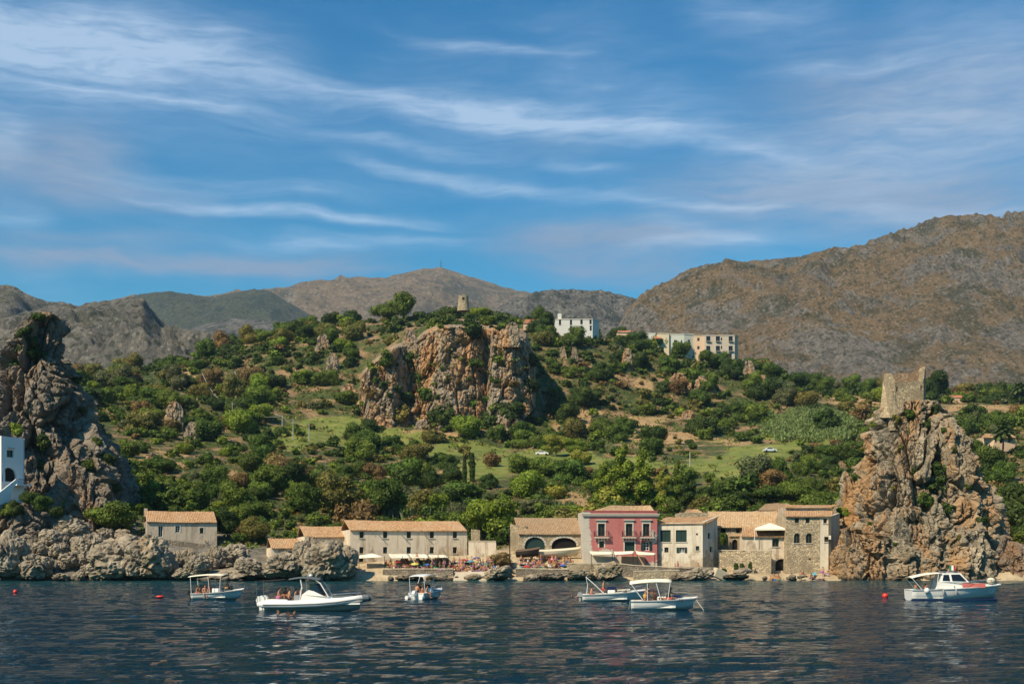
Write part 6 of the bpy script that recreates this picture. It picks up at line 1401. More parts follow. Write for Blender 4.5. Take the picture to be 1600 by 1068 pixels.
def make_person(pose):
    J = joints(pose); o = bpy.data.objects.new('person', body_mesh(J))
    hd = Vector(J['head']); fc = Vector(J['face']).normalized(); up_ = (Vector(J['crown'])-Vector(J['jaw'])).normalized()
    V = [v_ for v_ in ICO_V]; keep = ICO_V@np.array(fc)*.75-ICO_V@np.array(up_)*.85 < .18
    Fc = ICO_F[keep[ICO_F].all(1)]; Vh = np.array(hd)+ICO_V*.118+np.array(up_)*.012-np.array(fc)*.02
    hair = bpy.data.objects.new('hair', mesh_only('hair', Vh, Fc, HAIR)); hair.parent = o
    pl, be = Vector(J['pelvis']), Vector(J['belly']); ax = (be-pl).normalized(); hl, kl = Vector(J['hipl']), Vector(J['knl']); hr_, kr = Vector(J['hipr']), Vector(J['knr'])
    mb = MB(); mb.tube([pl-ax*.10, pl, pl+ax*.11], [.165, .185, .165], 10)
    for a, b in ((hl, kl), (hr_, kr)): mb.tube([a, a.lerp(b, .35)], [.122, .105], 9)
    sw = mb.build('swimwear', FAB); sw.parent = o
    return o, hair, sw
def mesh_only(name, V, Fc, mat):
    o = mesh_np(name, V, Fc, mat, True); me = o.data; bpy.data.objects.remove(o); return me
PROTO = {p_: make_person(p_) for p_ in ('stand', 'reach', 'sit', 'bench', 'lie', 'swim')}
rp_ = random.Random(21)
def person(pose, loc, rz, label, group, col=None, hair=None, s=1.0, tilt=0):
    o0, h0, s0 = PROTO[pose]; o = o0.copy(); COL.objects.link(o); o.location = loc; o.rotation_euler = (tilt, 0, rz); s *= rp_.uniform(.95, 1.05); o.scale = (s, s, s)
    o.color = (*rp_.choice(SKINS), 1)
    for c0, col_ in ((h0, hair or rp_.choice(HAIRS)), (s0, col or rp_.choice(FABS))):
        c = c0.copy(); COL.objects.link(c); c.parent = o; c.color = (*col_, 1)
    return tag(o, label, 'person', group)
for tr_ in PROTO.values():
    pass
FN = ['red', 'blue', 'white', 'black', 'orange', 'teal', 'pink', 'yellow', 'green', 'purple']
# ---- bathers, towels, parasols and sunbeds on the terraces
GB = bvh_of(hill)
def ground(px, Y):
    loc, _, _, _ = GB.ray_cast(Vector((XW(px, Y), Y, 60)), Vector((0, 0, -1))); return loc
def cloth_towel(loc, rz, ci, label, group):
    mb = MB(); n = 5; L_, W_ = 1.8, .85
    for i in range(n+1):
        for y in (-W_/2, W_/2): mb.v += [Vector((y, L_*(i/n-.5), .03+.03*math.sin(i*2.1+ci))), Vector((y, L_*(i/n-.5), .0))]
    for i in range(n):
        k = i*4; mb.f += [(k, k+2, k+6, k+4), (k+1, k+3, k+7, k+5), (k, k+1, k+5, k+4), (k+2, k+3, k+7, k+6)]
    o = mb.build('beach_towel', FAB); o.location = loc; o.rotation_euler = (0, 0, rz); o.color = (*FABS[ci], 1); tag(o, label, 'towel', group)
_par = None
def parasol(loc, ci, label, s=1.0):
    global _par
    if _par is None:
        mb = MB(); n = 8; ap = Vector((0, 0, 2.25)); ring = [Vector((1.15*math.cos(2*math.pi*k/n), 1.15*math.sin(2*math.pi*k/n), 1.78)) for k in range(n)]
        for k in range(n): mb.quad(ring[k], ring[(k+1) % n], ap); mb.quad(ring[k], ring[(k+1) % n], ring[(k+1) % n]-Vector((0, 0, .16)), ring[k]-Vector((0, 0, .16)))
        a = mb.build('canopy', FAB); mb = MB(); mb.tube([(0, 0, -.3), (0, 0, 2.3)], .03, 6); b = mb.build('pole', WHITEP); _par = (a.data, b.data); bpy.data.objects.remove(a); bpy.data.objects.remove(b)
    r_ = empty('parasol', loc, rp_.uniform(0, 1)); r_.rotation_euler = (rp_.uniform(-.15, .15), rp_.uniform(-.15, .15), rp_.uniform(0, 1)); r_.scale = (s, s, s)
    a = link(bpy.data.objects.new('canopy', _par[0]), r_); a.color = (*FABS[ci], 1); link(bpy.data.objects.new('pole', _par[1]), r_); tag(r_, label, 'parasol', 'beach parasols')
_bed = None
def sunbed(loc, rz, ci, label, group):
    global _bed
    if _bed is None:
        mb = MB(); mb.box((-.3, -.9, .28), (.6, 0, 0), (0, 1.2, 0), (0, 0, .07)); mb.box((-.3, .3, .28), (.6, 0, 0), (0, .55, .38), (0, -.04, .07)); a = mb.build('cushion', FAB)
        mb = MB()
        for x in (-.28, .24):
            for y in (-.8, .2): mb.box((x, y, 0), (.04, 0, 0), (0, .04, 0), (0, 0, .279))
            mb.box((x, -.9, .22), (.04, 0, 0), (0, 1.25, 0), (0, 0, .05))
        b = mb.build('frame', WHITEP); _bed = (a.data, b.data); bpy.data.objects.remove(a); bpy.data.objects.remove(b)
    r_ = empty('sunbed', loc, rz); a = link(bpy.data.objects.new('cushion', _bed[0]), r_); a.color = (*FABS[ci], 1); link(bpy.data.objects.new('frame', _bed[1]), r_); tag(r_, label, 'sunbed', group)
ZONES = [(600, 735, 205.8, 211.5, 95, 'on the long house terrace'), (735, 800, 204.5, 211, 34, 'near the dark mast'), (812, 888, 205.4, 210, 56, 'on the boathouse beach'), (1040, 1112, 205, 207.4, 9, 'below the white house'), (1190, 1292, 202, 206.5, 14, 'on the little right beach'), (890, 905, 206, 208, 3, 'beside the pink house corner')]
cnt = {}
for a, b, y0, y1, n, where in ZONES:
    for i in range(n):
        px, Y = rp_.uniform(a, b), rp_.uniform(y0, y1); g = ground(px, Y)
        if g is None: continue
        ci = rp_.randrange(10); pose = rp_.choice(['sit', 'sit', 'lie', 'lie', 'stand', 'bench'] if n > 5 else ['stand', 'stand']); rz = rp_.uniform(-1.2, 1.2)
        w_ = {'sit': 'sitting', 'lie': 'lying', 'stand': 'standing', 'bench': 'seated on a sunbed'}[pose]
        if pose == 'bench': sunbed(g, rz, rp_.randrange(10), f'sunbed with a seated bather {where}', 'sunbeds on the terraces'); person('bench', g-Vector((0, 0, .05)), rz, f'bather in {FN[ci]} swimwear {w_} {where}', 'bathers on the shore', FABS[ci])
        else:
            person(pose, g+Vector((0, 0, .05 if pose != 'stand' else 0)), rz, f'bather in {FN[ci]} swimwear {w_} {where}', 'bathers on the shore', FABS[ci])
        if pose in ('sit', 'lie'): ct = rp_.randrange(10); cloth_towel(g+Vector((0, 0, .02)), rz, ct, f'{FN[ct]} beach towel under a bather {where}', 'beach towels')
    for i in range(n//3):
        px, Y = rp_.uniform(a, b), rp_.uniform(y0, y1); g = ground(px, Y); ct = rp_.randrange(10)
        if g is not None:
            if rp_.random() < .5: sunbed(g, rp_.uniform(-1, 1), ct, f'{FN[ct]} sunbed without a bather {where}', 'sunbeds on the terraces')
            else: cloth_towel(g+Vector((0, 0, .03)), rp_.uniform(-1, 1), ct, f'{FN[ct]} beach towel spread out {where}', 'beach towels')
for px, Y, ci, d in [(648, 207, 7, 'yellow parasol in the crowd before the long house'), (667, 206.5, 1, 'blue parasol in the crowd before the long house'), (736, 209, 5, 'teal parasol near the long house corner'), (745, 210.5, 1, 'blue parasol beside the courtyard wall'), (724, 210, 0, 'red parasol at the long house corner'), (623, 208, 0, 'red parasol at the left of the crowd'), (770, 209.5, 6, 'pink parasol near the dark mast'), (822, 205.8, 0, 'red parasol below the boathouse'), (880, 206, 1, 'blue parasol below the boathouse')]:
    g = ground(px, Y); 
    if g is not None: parasol(g-Vector((0, 0, .1)), ci, d, .62)
# old fishing boats on the slip (hulls under pale covers)
def hull_mesh(L, B, za, zb, draft=.3, n=18, keelx=.93, flare=.84):
    mb = MB(); rows = []
    for i in range(n+1):
        s_ = i/n; f = .90+.10*min(1, s_/.4) if s_ < .4 else max(.012, 1-((s_-.4)/.6)**2.3); b = B/2*f; zs = za+(zb-za)*s_**1.7
        xk = L*(s_*keelx); zc = .10+.62*(zs-.1)*s_**3.2; zk = -draft+(draft+.15)*s_**5; bc = b*flare*(1-.35*s_**2)
        row = [(L*s_, b, zs), (L*s_-(L*s_-xk)*.10, b*.985, zs*.90+zc*.10), (L*s_-(L*s_-xk)*.5, (b+bc)/2*1.01, (zs+zc)/2), (L*s_-(L*s_-xk)*.85, bc, zc), (xk, 0, zk)]
        rows.append(row+[(x, -y, z) for x, y, z in row[-2::-1]])
    m_ = len(rows[0])
    for r_ in rows: mb.v += [Vector(q) for q in r_]
    for i in range(n):
        for j in range(m_-1): mb.f.append((i*m_+j, i*m_+j+1, (i+1)*m_+j+1, (i+1)*m_+j))
    mb.f.append(tuple(range(m_)))
    return mb, rows
HULLW = plain('gelcoat_white', (.72, .71, .67), .25, spec=.5); DECKW = plain('deck_white', (.80, .78, .72), .4, spec=.4, var=.04); TUBE = plain('hypalon_white', (.70, .69, .66), .5, var=.04); TUBEG = plain('hypalon_grey', (.16, .17, .18), .6); STEEL = plain('stainless_steel', (.6, .6, .6), .2, metal=1); BLACKP = plain('black_plastic', (.012, .012, .014), .4); SMOKE = plain('smoked_screen', (.010, .011, .012), .08, spec=.6); TARPG = plain('grey_bimini', (.10, .12, .13), .8); NAVY = plain('navy_antifouling', (.01, .02, .07), .5); CUSH = plain('cream_cushion', (.62, .54, .40), .8); ORNG = plain('orange_fabric', (.75, .20, .05), .8); RUBB = plain('grey_rubber', (.28, .29, .30), .6)
def cap_deck(rows, L, w_, x_cock, x_stern=.0, dz=.02):
    """gunwale cap all round and a foredeck from x_cock (0..1) to the bow"""
    mb = MB(); n = len(rows)-1
    for i in range(n):
        a, b = rows[i][0], rows[i+1][0]; s_ = i/n
        for sg in (1, -1):
            ia = 0 if s_ >= x_cock else max(0, a[1]-w_); ib = 0 if s_ >= x_cock else max(0, b[1]-w_)
            if s_ < x_cock and (i+1)/n >= x_cock: ib = max(0, b[1]-w_)
            mb.quad((a[0], sg*a[1], a[2]+dz), (b[0], sg*b[1], b[2]+dz), (b[0], sg*ib, b[2]+dz+(.10 if ib == 0 else 0)), (a[0], sg*ia, a[2]+dz+(.10 if ia == 0 else 0)))
            if s_ < x_cock: mb.quad((a[0], sg*ia, a[2]+dz), (b[0], sg*ib, b[2]+dz), (b[0], sg*ib, .18), (a[0], sg*ia, .18))
    k = int(x_cock*n); r_ = rows[k][0]; mb.quad((r_[0], -(r_[1]-w_), r_[2]+dz), (r_[0], r_[1]-w_, r_[2]+dz), (r_[0], r_[1]-w_, .18), (r_[0], -(r_[1]-w_), .18))
    r_ = rows[0][0]; mb.box((0, -r_[1], r_[2]-.12), (.28, 0, 0), (0, 2*r_[1], 0), (0, 0, .14))
    mb.quad(*[(x, y, .17) for x, y in ((0.05, -rows[0][0][1]+.1), (r_[0]+L*x_cock, -rows[k][0][1]+.1), (r_[0]+L*x_cock, rows[k][0][1]-.1), (.05, rows[0][0][1]-.1))])
    return mb
def outboard(root, y, z, s=1.0, mat=None):
    o = None; mb = MB(); pr = [(-.05, 0), (-.55, .02), (-.62, .22), (-.5, .48), (-.2, .55), (-.02, .38)]
    for yy in (-.17, .17): mb.quad(*[(x*s, y+yy*s, z+zz*s) for x, zz in pr])
    for i in range(6): a, b = pr[i], pr[(i+1) % 6]; mb.quad((a[0]*s, y-.17*s, z+a[1]*s), (b[0]*s, y-.17*s, z+b[1]*s), (b[0]*s, y+.17*s, z+b[1]*s), (a[0]*s, y+.17*s, z+a[1]*s))
    o = mb.build('outboard_motor', mat or BLACKP, root); bv_ = o.modifiers.new('b', 'BEVEL'); bv_.width = .05; bv_.segments = 2
    mb = MB(); mb.box((-.42*s, y-.06*s, z-.9*s), (.22*s, 0, 0), (0, .12*s, 0), (0, 0, .92*s)); mb.build('leg', mat or BLACKP, o)
def bimini(root, x0, x1, w_, z0, z1, mat, base_z, bow=.12, feet=None):
    n = 8; mb = MB()
    for lay in (0, -.03):
        for i in range(n+1):
            for j in range(n+1): u_, v_ = i/n, j/n; mb.v.append(Vector((x0+(x1-x0)*u_, w_*(v_-.5), z0+(z1-z0)*u_+bow*math.sin(math.pi*v_)+.10*math.sin(math.pi*u_)+lay)))
    N = (n+1)**2
    for l_ in (0, N):
        for i in range(n):
            for j in range(n): k = l_+i*(n+1)+j; mb.f.append((k, k+1, k+n+2, k+n+1))
    for i in range(n):
        for (a, b) in ((i, i+1), (n*(n+1)+i, n*(n+1)+i+1), (i*(n+1), (i+1)*(n+1)), (i*(n+1)+n, (i+1)*(n+1)+n)): mb.f.append((a, b, b+N, a+N))
    o = mb.build('bimini_top', mat, root, True)
    for sg in (-1, 1):
        for (xa, xb) in feet or ((x0+.25, x0+.02), (x0+.35, (x0+x1)/2), (x0+.8, x1-.02)):
            p0 = MB(); zt_ = z0+(z1-z0)*(xb-x0)/(x1-x0); p0.tube([(xa, sg*w_*.5, base_z), (xb, sg*w_*.49, zt_-.02)], .028, 6); p0.build('pole', WHITEP, o)
    return o
def boat_root(px, py, yaw, name, label, cat='boat', off=0):
    Y = F*CH/(py-HY); r_ = empty(name, (XW(px, Y), Y, 0), R(yaw)); tag(r_, label, cat, 'boats at anchor in the bay'); return r_
def on(root, x, y, z): return root.matrix_basis @ Vector((x, y, z))
def basic_boat(px, py, yaw, L, B, za, zb, label, name='motor_boat', cock=.62, stripe=None):
    r_ = boat_root(px, py, yaw, name, label); mb, rows = hull_mesh(L, B, za, zb); hu = mb.build('hull', HULLW, r_, True)
    hu.data.polygons.foreach_set('use_smooth', [len(p_.vertices) == 4 for p_ in hu.data.polygons])
    cap_deck(rows, L, .22, cock).build('deck', DECKW, r_)
    mb = MB()
    for sg in (1, -1): mb.tube([Vector((q[0][0], sg*(q[0][1]+.01), q[0][2]-.05)) for q in rows], .035, 6)
    mb.build('rub_rail', RUBB, r_); return r_, rows
def rail(root, rows, s0, s1, h=.42, inset=.10):
    n = len(rows)-1; mb = MB()
    for sg in (1, -1):
        pts = [Vector((rows[i][0][0], sg*max(.02, rows[i][0][1]-inset), rows[i][0][2]+h*min(1, (i-s0*n)/2+.15))) for i in range(int(s0*n), int(s1*n)+1)]; mb.tube(pts, .022, 6)
        for k in range(1, len(pts), 3): mb.tube([pts[k], Vector((pts[k].x, pts[k].y, rows[int(s0*n)+k][0][2]))], .018, 5)
    mb.build('bow_rail', STEEL, root)
def console(root, x, w_=.75, h=1.05):
    mb = MB(); mb.box((x, -w_/2, .18), (.7, 0, 0), (0, w_, 0), (0, 0, h-.18)); o = mb.build('console', DECKW, root); bv_ = o.modifiers.new('b', 'BEVEL'); bv_.width = .07; bv_.segments = 2
    mb = MB(); mb.box((x+.28, -w_/2+.04, h), (.05, 0, 0), (0, w_-.08, 0), (-.18, 0, .36)); mb.build('windscreen', SMOKE, o)
    mb = MB(); mb.tube([Vector((x-.12, .2*math.cos(k*math.pi/6), h-.12+.2*math.sin(k*math.pi/6))) for k in range(13)], .02, 5); mb.build('steering_wheel', BLACKP, o)
def bench(root, x, w_, mat=CUSH, z=.5, d=.5):
    mb = MB(); mb.box((x, -w_/2, .18), (d, 0, 0), (0, w_, 0), (0, 0, z-.18)); o = mb.build('seat_box', DECKW, root); mb = MB(); mb.box((x, -w_/2+.03, z+.002), (d, 0, 0), (0, w_-.06, 0), (0, 0, .1)); mb.build('cushion', mat, o)
def crew(root, lst, where):
    for pose, x, y, z, rz, ci, extra in lst: person(pose, on(root, x, y, z), root.rotation_euler.z+R(rz), f'{extra} {where}', 'people on the boats', FABS[ci])
# A: canopy boat on the left
A_, rows = basic_boat(303, 935, -8, 5.2, 2.0, .55, .98, 'small white motor boat with cream canopy near the left boulders')
bimini(A_, -.25, 3.4, 1.8, 2.18, 2.34, CANVAS, .55, feet=((.1, .0), (2.0, 1.8), (3.0, 3.1))); console(A_, 2.0); bench(A_, .35, 1.4); outboard(A_, 0, .35); rail(A_, rows, .62, 1)
mb = MB(); mb.box((3.1, -.55, .92), (.9, 0, .08), (0, 1.1, 0), (0, 0, .10)); mb.build('sun_pad', BLACKP, A_)
mb = MB(); mb.tube([(4.95, 0, .98), (5.5, 0, 1.08)], .05, 6); mb.build('anchor_roller', STEEL, A_)
crew(A_, [('bench', .5, -.5, .06, 90, 0, 'leftmost seated passenger'), ('bench', .6, .1, .06, 80, 4, 'second seated passenger'), ('bench', .75, .5, .06, 70, 2, 'passenger seated at the far side'), ('stand', 1.5, .2, .17, 90, 0, 'standing helmsman'), ('bench', 1.35, -.55, .06, 30, 3, 'passenger leaning at the near side'), ('sit', 3.3, .2, .95, 100, 4, 'person sitting on the foredeck')], 'on the left canopy boat')
# B: large inflatable
B_ = boat_root(417, 952.5, -9, 'inflatable_boat', 'large white rigid inflatable boat with dark canopy and windscreen'); mb, rows = hull_mesh(8.2, 2.0, .45, .95, .35, flare=.7); mb.build('hull', HULLW, B_, True)
path = [(-.35, 1.12, .50), (.2, 1.14, .50), (2.5, 1.22, .52), (4.6, 1.20, .60), (6.2, 1.0, .74), (7.3, .68, .90), (8.05, .30, 1.0), (8.25, 0, 1.02)]; path = path+[(x, -y, z) for x, y, z in path[-2::-1]]
mb = MB(); mb.tube([Vector(q) for q in path], [.18]+[.31]*2+[.31]*2+[.29, .27, .26, .26]+[.26, .27, .29]+[.31]*2+[.31, .18][:1]+[.18], 14) if False else None
rad_ = [.16, .30, .31, .31, .30, .28, .26, .26, .26, .28, .30, .31, .31, .30, .16]; mb = MB(); mb.tube([Vector(q) for q in path], rad_, 14); tb_ = mb.build('tube', TUBE, B_, True)
mb = MB()
for sg in (1, -1): mb.tube([Vector((x, y+sg*.0+(.30 if y > 0 else -.30)*1.0, z-.02)) for x, y, z in (path[1:7] if sg > 0 else path[8:14])], .045, 6)
mb.build('rubbing_strake', TUBEG, tb_)
mb = MB(); mb.tube([Vector(q) for q in [(7.9, .42, .98), (8.28, .16, 1.0), (8.34, 0, 1.0), (8.28, -.16, 1.0), (7.9, -.42, .98)]], .275, 12); mb.build('bow_patch', TUBEG, tb_)
mb = MB(); mb.box((-.1, -.95, .35), (8.0, 0, .2), (0, 1.9, 0), (0, 0, .1)); mb.build('deck', DECKW, B_)
mb = MB(); pr = [(2.9, .5), (3.1, 1.25), (3.6, 1.62), (4.05, 1.55), (4.9, 1.15), (5.6, 1.02), (7.2, 1.10), (7.3, .6)]       # console running forward into the sun deck
for y in (-.62, .62): mb.quad(*[(x, y*(1 if x < 5.4 else .72 if x < 7 else .5), z) for x, z in pr])
for i in range(8):
    a, b = pr[i], pr[(i+1) % 8]; wa, wb = [.62*(1 if x < 5.4 else .72 if x < 7 else .5) for x in (a[0], b[0])]; mb.quad((a[0], -wa, a[1]), (b[0], -wb, b[1]), (b[0], wb, b[1]), (a[0], wa, a[1]))
cn_ = mb.build('console', DECKW, B_); bv_ = cn_.modifiers.new('b', 'BEVEL'); bv_.width = .06; bv_.segments = 2
mb = MB(); sc_ = [(3.65, -.58, 1.66), (4.7, -.56, 1.30), (5.0, -.35, 1.24), (5.05, 0, 1.24)]; scp = sc_+[(x, -y, z) for x, y, z in sc_[-2::-1]]; tp_ = [(3.75, -.55, 2.15), (4.25, -.50, 2.08), (4.45, -.3, 2.04), (4.5, 0, 2.04)]; tpp = tp_+[(x, -y, z) for x, y, z in tp_[-2::-1]]
for i in range(6): mb.quad(scp[i], scp[i+1], tpp[i+1], tpp[i])
mb.build('windscreen', SMOKE, cn_, fix=False)
mb = MB()
for sg in (-1, 1): mb.tube([(2.9, sg*.62, .6), (3.1, sg*.62, 1.9), (3.0, sg*.62, 2.45)], .05, 7); mb.tube([(5.25, sg*.55, 1.1), (4.6, sg*.58, 2.15), (4.1, sg*.6, 2.48)], .05, 7)
mb.build('arch', HULLW, B_)
mb = MB()
for lay in (0, -.08):
    for i in range(9):
        for j in range(5): u_, v_ = i/8, j/4; mb.v.append(Vector((1.9+2.6*u_, 1.5*(v_-.5)*(1-.25*abs(2*u_-1)**3), 2.46+.16*math.sin(math.pi*u_)+.06*math.sin(math.pi*v_)+lay)))
for l_ in (0, 45):
    for i in range(8):
        for j in range(4): k = l_+i*5+j; mb.f.append((k, k+1, k+6, k+5))
for i in range(8):
    for a, b in ((i*5, i*5+5), (i*5+4, i*5+9)): mb.f.append((a, b, b+45, a+45))
for j in range(4):
    for a, b in ((j, j+1), (40+j, 41+j)): mb.f.append((a, b, b+45, a+45))
mb.build('hard_top', TARPG, B_)
sheet('rear_awning', [(-.6, -.8, 2.32), (2.0, -.75, 2.50), (2.0, .75, 2.50), (-.6, .8, 2.32)], -.12, BLACKP, B_)
for sg in (1, -1): mb = MB(); mb.tube([(-.5, sg*.75, .6), (-.6, sg*.78, 2.35)], .025, 6); mb.build('awning_pole', TARPG, B_)
mb = MB(); V = ICO_V*.11; q = MB(); mesh_np('radar_dome', ICO_V*np.array([.16, .16, .12])+np.array([3.6, .1, 2.75]), ICO_F, HULLW, True, B_)
mb = MB(); mb.tube([(3.3, 0, 2.62), (3.3, 0, 2.95)], .03, 6); mb.build('light_mast', STEEL, B_)
outboard(B_, .35, .55, 1.15, HULLW); outboard(B_, -.35, .55, 1.15, HULLW)
mb = MB(); mb.box((.1, -.85, .45), (1.9, 0, 0), (0, 1.7, 0), (0, 0, .42)); sp_ = mb.build('stern_sun_pad', DECKW, B_); bv_ = sp_.modifiers.new('b', 'BEVEL'); bv_.width = .08; bv_.segments = 2
mb = MB(); mb.box((2.45, -.6, .45), (.4, 0, 0), (0, 1.2, 0), (0, 0, .75)); mb.build('helm_seat', RUBB, B_)
mb = MB(); mb.tube([(5.4, -.45, 1.2), (5.6, -.45, 1.3), (7.4, -.32, 1.42), (7.6, 0, 1.42), (7.4, .32, 1.42), (5.6, .45, 1.3), (5.4, .45, 1.2)], .022, 6); mb.build('bow_rail', STEEL, B_)
mb = MB(); mb.box((5.5, -.42, 1.05), (1.6, 0, .05), (0, .84, 0), (0, 0, .12)); mb.build('bow_sun_pad', TARPG, B_)
crew(B_, [('sit', 1.0, -.2, .9, 100, 6, 'sunburnt bather sitting on the stern pad'), ('sit', 1.35, .35, .9, 60, 3, 'dark-haired bather sitting behind'), ('bench', 1.95, -.45, .40, 120, 3, 'bather with their back turned in the middle'), ('bench', 2.3, .1, .40, 90, 3, 'bather in the shade of the hard top'), ('stand', 2.75, .25, .10, 90, 3, 'person standing at the helm')], 'of the large inflatable')
# C: small boat seen over its stern quarter
C_, rows = basic_boat(650, 935, 62, 4.9, 2.0, .58, .9, 'small white boat with square white canopy seen from the stern')
bimini(C_, .1, 2.3, 1.75, 2.2, 2.36, HULLW, .6, .06, feet=((.3, .12), (1.2, 2.2))); console(C_, 1.9); bench(C_, .4, 1.5); outboard(C_, 0, .35, .9, HULLW); rail(C_, rows, .66, 1, .35)
for y in (-.85, .85): mb = MB(); mb.tube([(-.05, y, .12), (-.45, y, .12)], .2, 8); mb.build('swim_platform', HULLW, C_)
mb = MB()
for y in (.42, .66): mb.tube([(-.12, y, .85), (-.2, y, .5), (-.3, y, .1)], .022, 5)
for k in range(3): mb.tube([(-.22-.03*k, .42, .45-.14*k), (-.22-.03*k, .66, .45-.14*k)], .02, 5)
mb.build('ladder', STEEL, C_)
crew(C_, [('stand', 1.5, .5, .17, 150, 3, 'person standing under the canopy at the left'), ('bench', .6, -.3, .06, 60, 0, 'passenger seated at the stern'), ('bench', .7, -.75, .06, 20, 2, 'passenger seated at the right corner'), ('sit', .5, .25, .55, 80, 3, 'passenger slumped on the stern seat')], 'of the small square canopy boat')
# D: open boat behind
D_, rows = basic_boat(910, 938, -3, 6.3, 2.2, .62, 1.05, 'white open motor boat with folded canopy frame behind the front canopy boat')
console(D_, 2.4); bench(D_, .5, 1.5); outboard(D_, 0, .40, .8, RUBB); rail(D_, rows, .6, 1)
mb = MB()
for y in (-.8, .8): mb.tube([(2.1, y, .65), (1.2, y, 1.5), (.35, y, 2.25)], .035, 6); mb.tube([(.4, y, .65), (.5, y, 1.5), (.35, y, 2.2)], .02, 6)
mb.tube([(.35, -.8, 2.25), (.35, .8, 2.25)], .035, 6); mb.build('canopy_frame', WHITEP, D_)
mb = MB(); mb.box((3.3, -.55, .95), (1.2, 0, .08), (0, 1.1, 0), (0, 0, .10)); mb.build('sun_pad', CUSH, D_)
mb = MB(); mb.box((2.35, -.35, 1.05), (.8, 0, 0), (0, .7, 0), (0, 0, .3)); mb.build('console_cover', NAVY, D_)
crew(D_, [('bench', .8, 0, .06, 100, 0, 'bather seated at the stern'), ('stand', 2.0, .3, .17, 90, 0, 'person standing at the console')], 'of the boat with the folded canopy frame')
# E: front canopy boat
E_, rows = basic_boat(986, 951.5, -6, 5.3, 2.15, .72, .95, 'white motor boat with cream canopy and anchor line, nearest right of centre')
bimini(E_, -.1, 3.2, 1.9, 2.05, 2.22, CANVAS, .72, .22, feet=((1.0, .02), (1.3, 1.3), (2.4, 2.0), (2.9, 3.1))); console(E_, 2.1); bench(E_, .45, 1.5, ORNG); rail(E_, rows, .68, 1, .3)
mb = MB(); mb.tube([(5.1, 0, .9), (5.6, -.5, .2), (6.0, -.9, -.4)], .015, 5); mb.build('anchor_line', WHITEP, E_)
mb = MB()
for y in (-.75, -.5): mb.tube([(-.06, y, .8), (-.12, y, .4), (-.2, y, .0)], .022, 5)
for k in range(3): mb.tube([(-.11-.03*k, -.75, .55-.18*k), (-.11-.03*k, -.5, .55-.18*k)], .02, 5)
mb.build('ladder', STEEL, E_)
cu = bpy.data.curves.new('lettering', 'FONT'); cu.body = 'AB'; cu.size = .30; cu.extrude = .004; to = bpy.data.objects.new('lettering', cu); COL.objects.link(to)
tm = bpy.data.meshes.new_from_object(to.evaluated_get(bpy.context.evaluated_depsgraph_get())); bpy.data.objects.remove(to); tm.materials.clear(); tm.materials.append(NAVY)
to = link(bpy.data.objects.new('lettering', tm), E_); to.location = (3.75, -.985, .68); to.rotation_euler = (R(86), 0, R(13))
mb = MB(); mb.box((3.3, -.4, .98), (.7, 0, .03), (0, .8, 0), (0, 0, .18)); mb.build('beach_bag', NAVY, E_)
crew(E_, [('reach', 1.15, -.3, .17, 60, 4, 'bending person at the stern'), ('bench', 1.0, .3, .06, 90, 0, 'seated person behind the bending one'), ('bench', 1.75, -.2, .06, 60, 2, 'seated person amidships'), ('reach', 3.0, .2, .17, 100, 3, 'standing person at the fore end'), ('lie', 3.0, -.45, .72, 100, 0, 'person lying along the near gunwale')], 'of the front cream canopy boat')
# F: cabin cruiser
F_, rows = basic_boat(1419, 936, -1, 9.0, 2.9, .98, 1.45, 'white cabin cruiser with cream awning in front of the tower stack', 'cabin_cruiser', .30)
mb = MB(); pr = [(2.6, 1.0), (2.75, 1.75), (2.95, 2.55), (4.75, 2.6), (5.55, 1.72), (7.6, 1.55), (7.7, 1.3)]
wdt = [1.1, 1.1, .92, .92, 1.02, .55, .5]
for sg in (-1, 1): mb.quad(*[(x, sg*w_, z) for (x, z), w_ in zip(pr, wdt)])
for i in range(7): a, b = pr[i], pr[(i+1) % 7]; wa, wb = wdt[i], wdt[(i+1) % 7]; mb.quad((a[0], -wa, a[1]), (b[0], -wb, b[1]), (b[0], wb, b[1]), (a[0], wa, a[1]))
cb_ = mb.build('cabin', DECKW, F_)
for sg in (-1, 1):
    for q in ([(2.98, 1.86), (3.12, 2.44), (3.62, 2.45), (3.70, 1.86)], [(3.92, 1.86), (3.84, 2.46), (4.66, 2.48), (5.25, 1.86)]):
        mb = MB(); pts = [(x, sg*(1.115-(z-1.75)*.225+.01), z) for x, z in q]; mb.quad(*pts); mb.quad(*[(x, y-sg*.03, z) for x, y, z in pts]); mb.build('window', SMOKE, cb_, fix=False)
mb = MB(); mb.quad((4.86, -.80, 2.5), (4.86, .80, 2.5), (5.50, .88, 1.80), (5.50, -.88, 1.80)); mb.build('windscreen', SMOKE, cb_, fix=False)
mb = MB(); mb.box((5.9, -1.0+.35, 1.60), (.9, 0, -.03), (0, .5, 0), (0, 0, .05)); mb.build('hatch', NAVY, cb_)
ct_ = plain('red_towel', (.45, .12, .10), .9, var=.5, scale=9); mb = MB(); mb.box((4.9, -1.12, 1.18), (2.2, 0, .02), (0, .04, 0), (0, .12, .42)); mb.build('drying_towel', ct_, F_)
mb = MB(); mb.box((2.55, -1.18, 1.1), (1.5, 0, 0), (0, .03, 0), (0, .04, .5)); mb.build('side_panel', WHITEP, F_)
bimini(F_, .0, 2.9, 2.2, 2.12, 2.58, CANVAS, 1.0, .1, feet=((1.0, .05), (2.4, 2.6)))
rail(F_, rows, .55, 1, .55)
mb = MB()
for sg in (1, -1): mb.tube([Vector((q[0][0], sg*(q[0][1]*.93), -.02+(.02 if i > 15 else 0))) for i, q in enumerate(rows[:-1])], .10, 6)
mb.build('boot_stripe', NAVY, F_)
V = ICO_V*np.array([.26, .26, .30]); mesh_np('fender', V+np.array([1.3, -1.6, .92]), ICO_F, HULLW, True, F_)
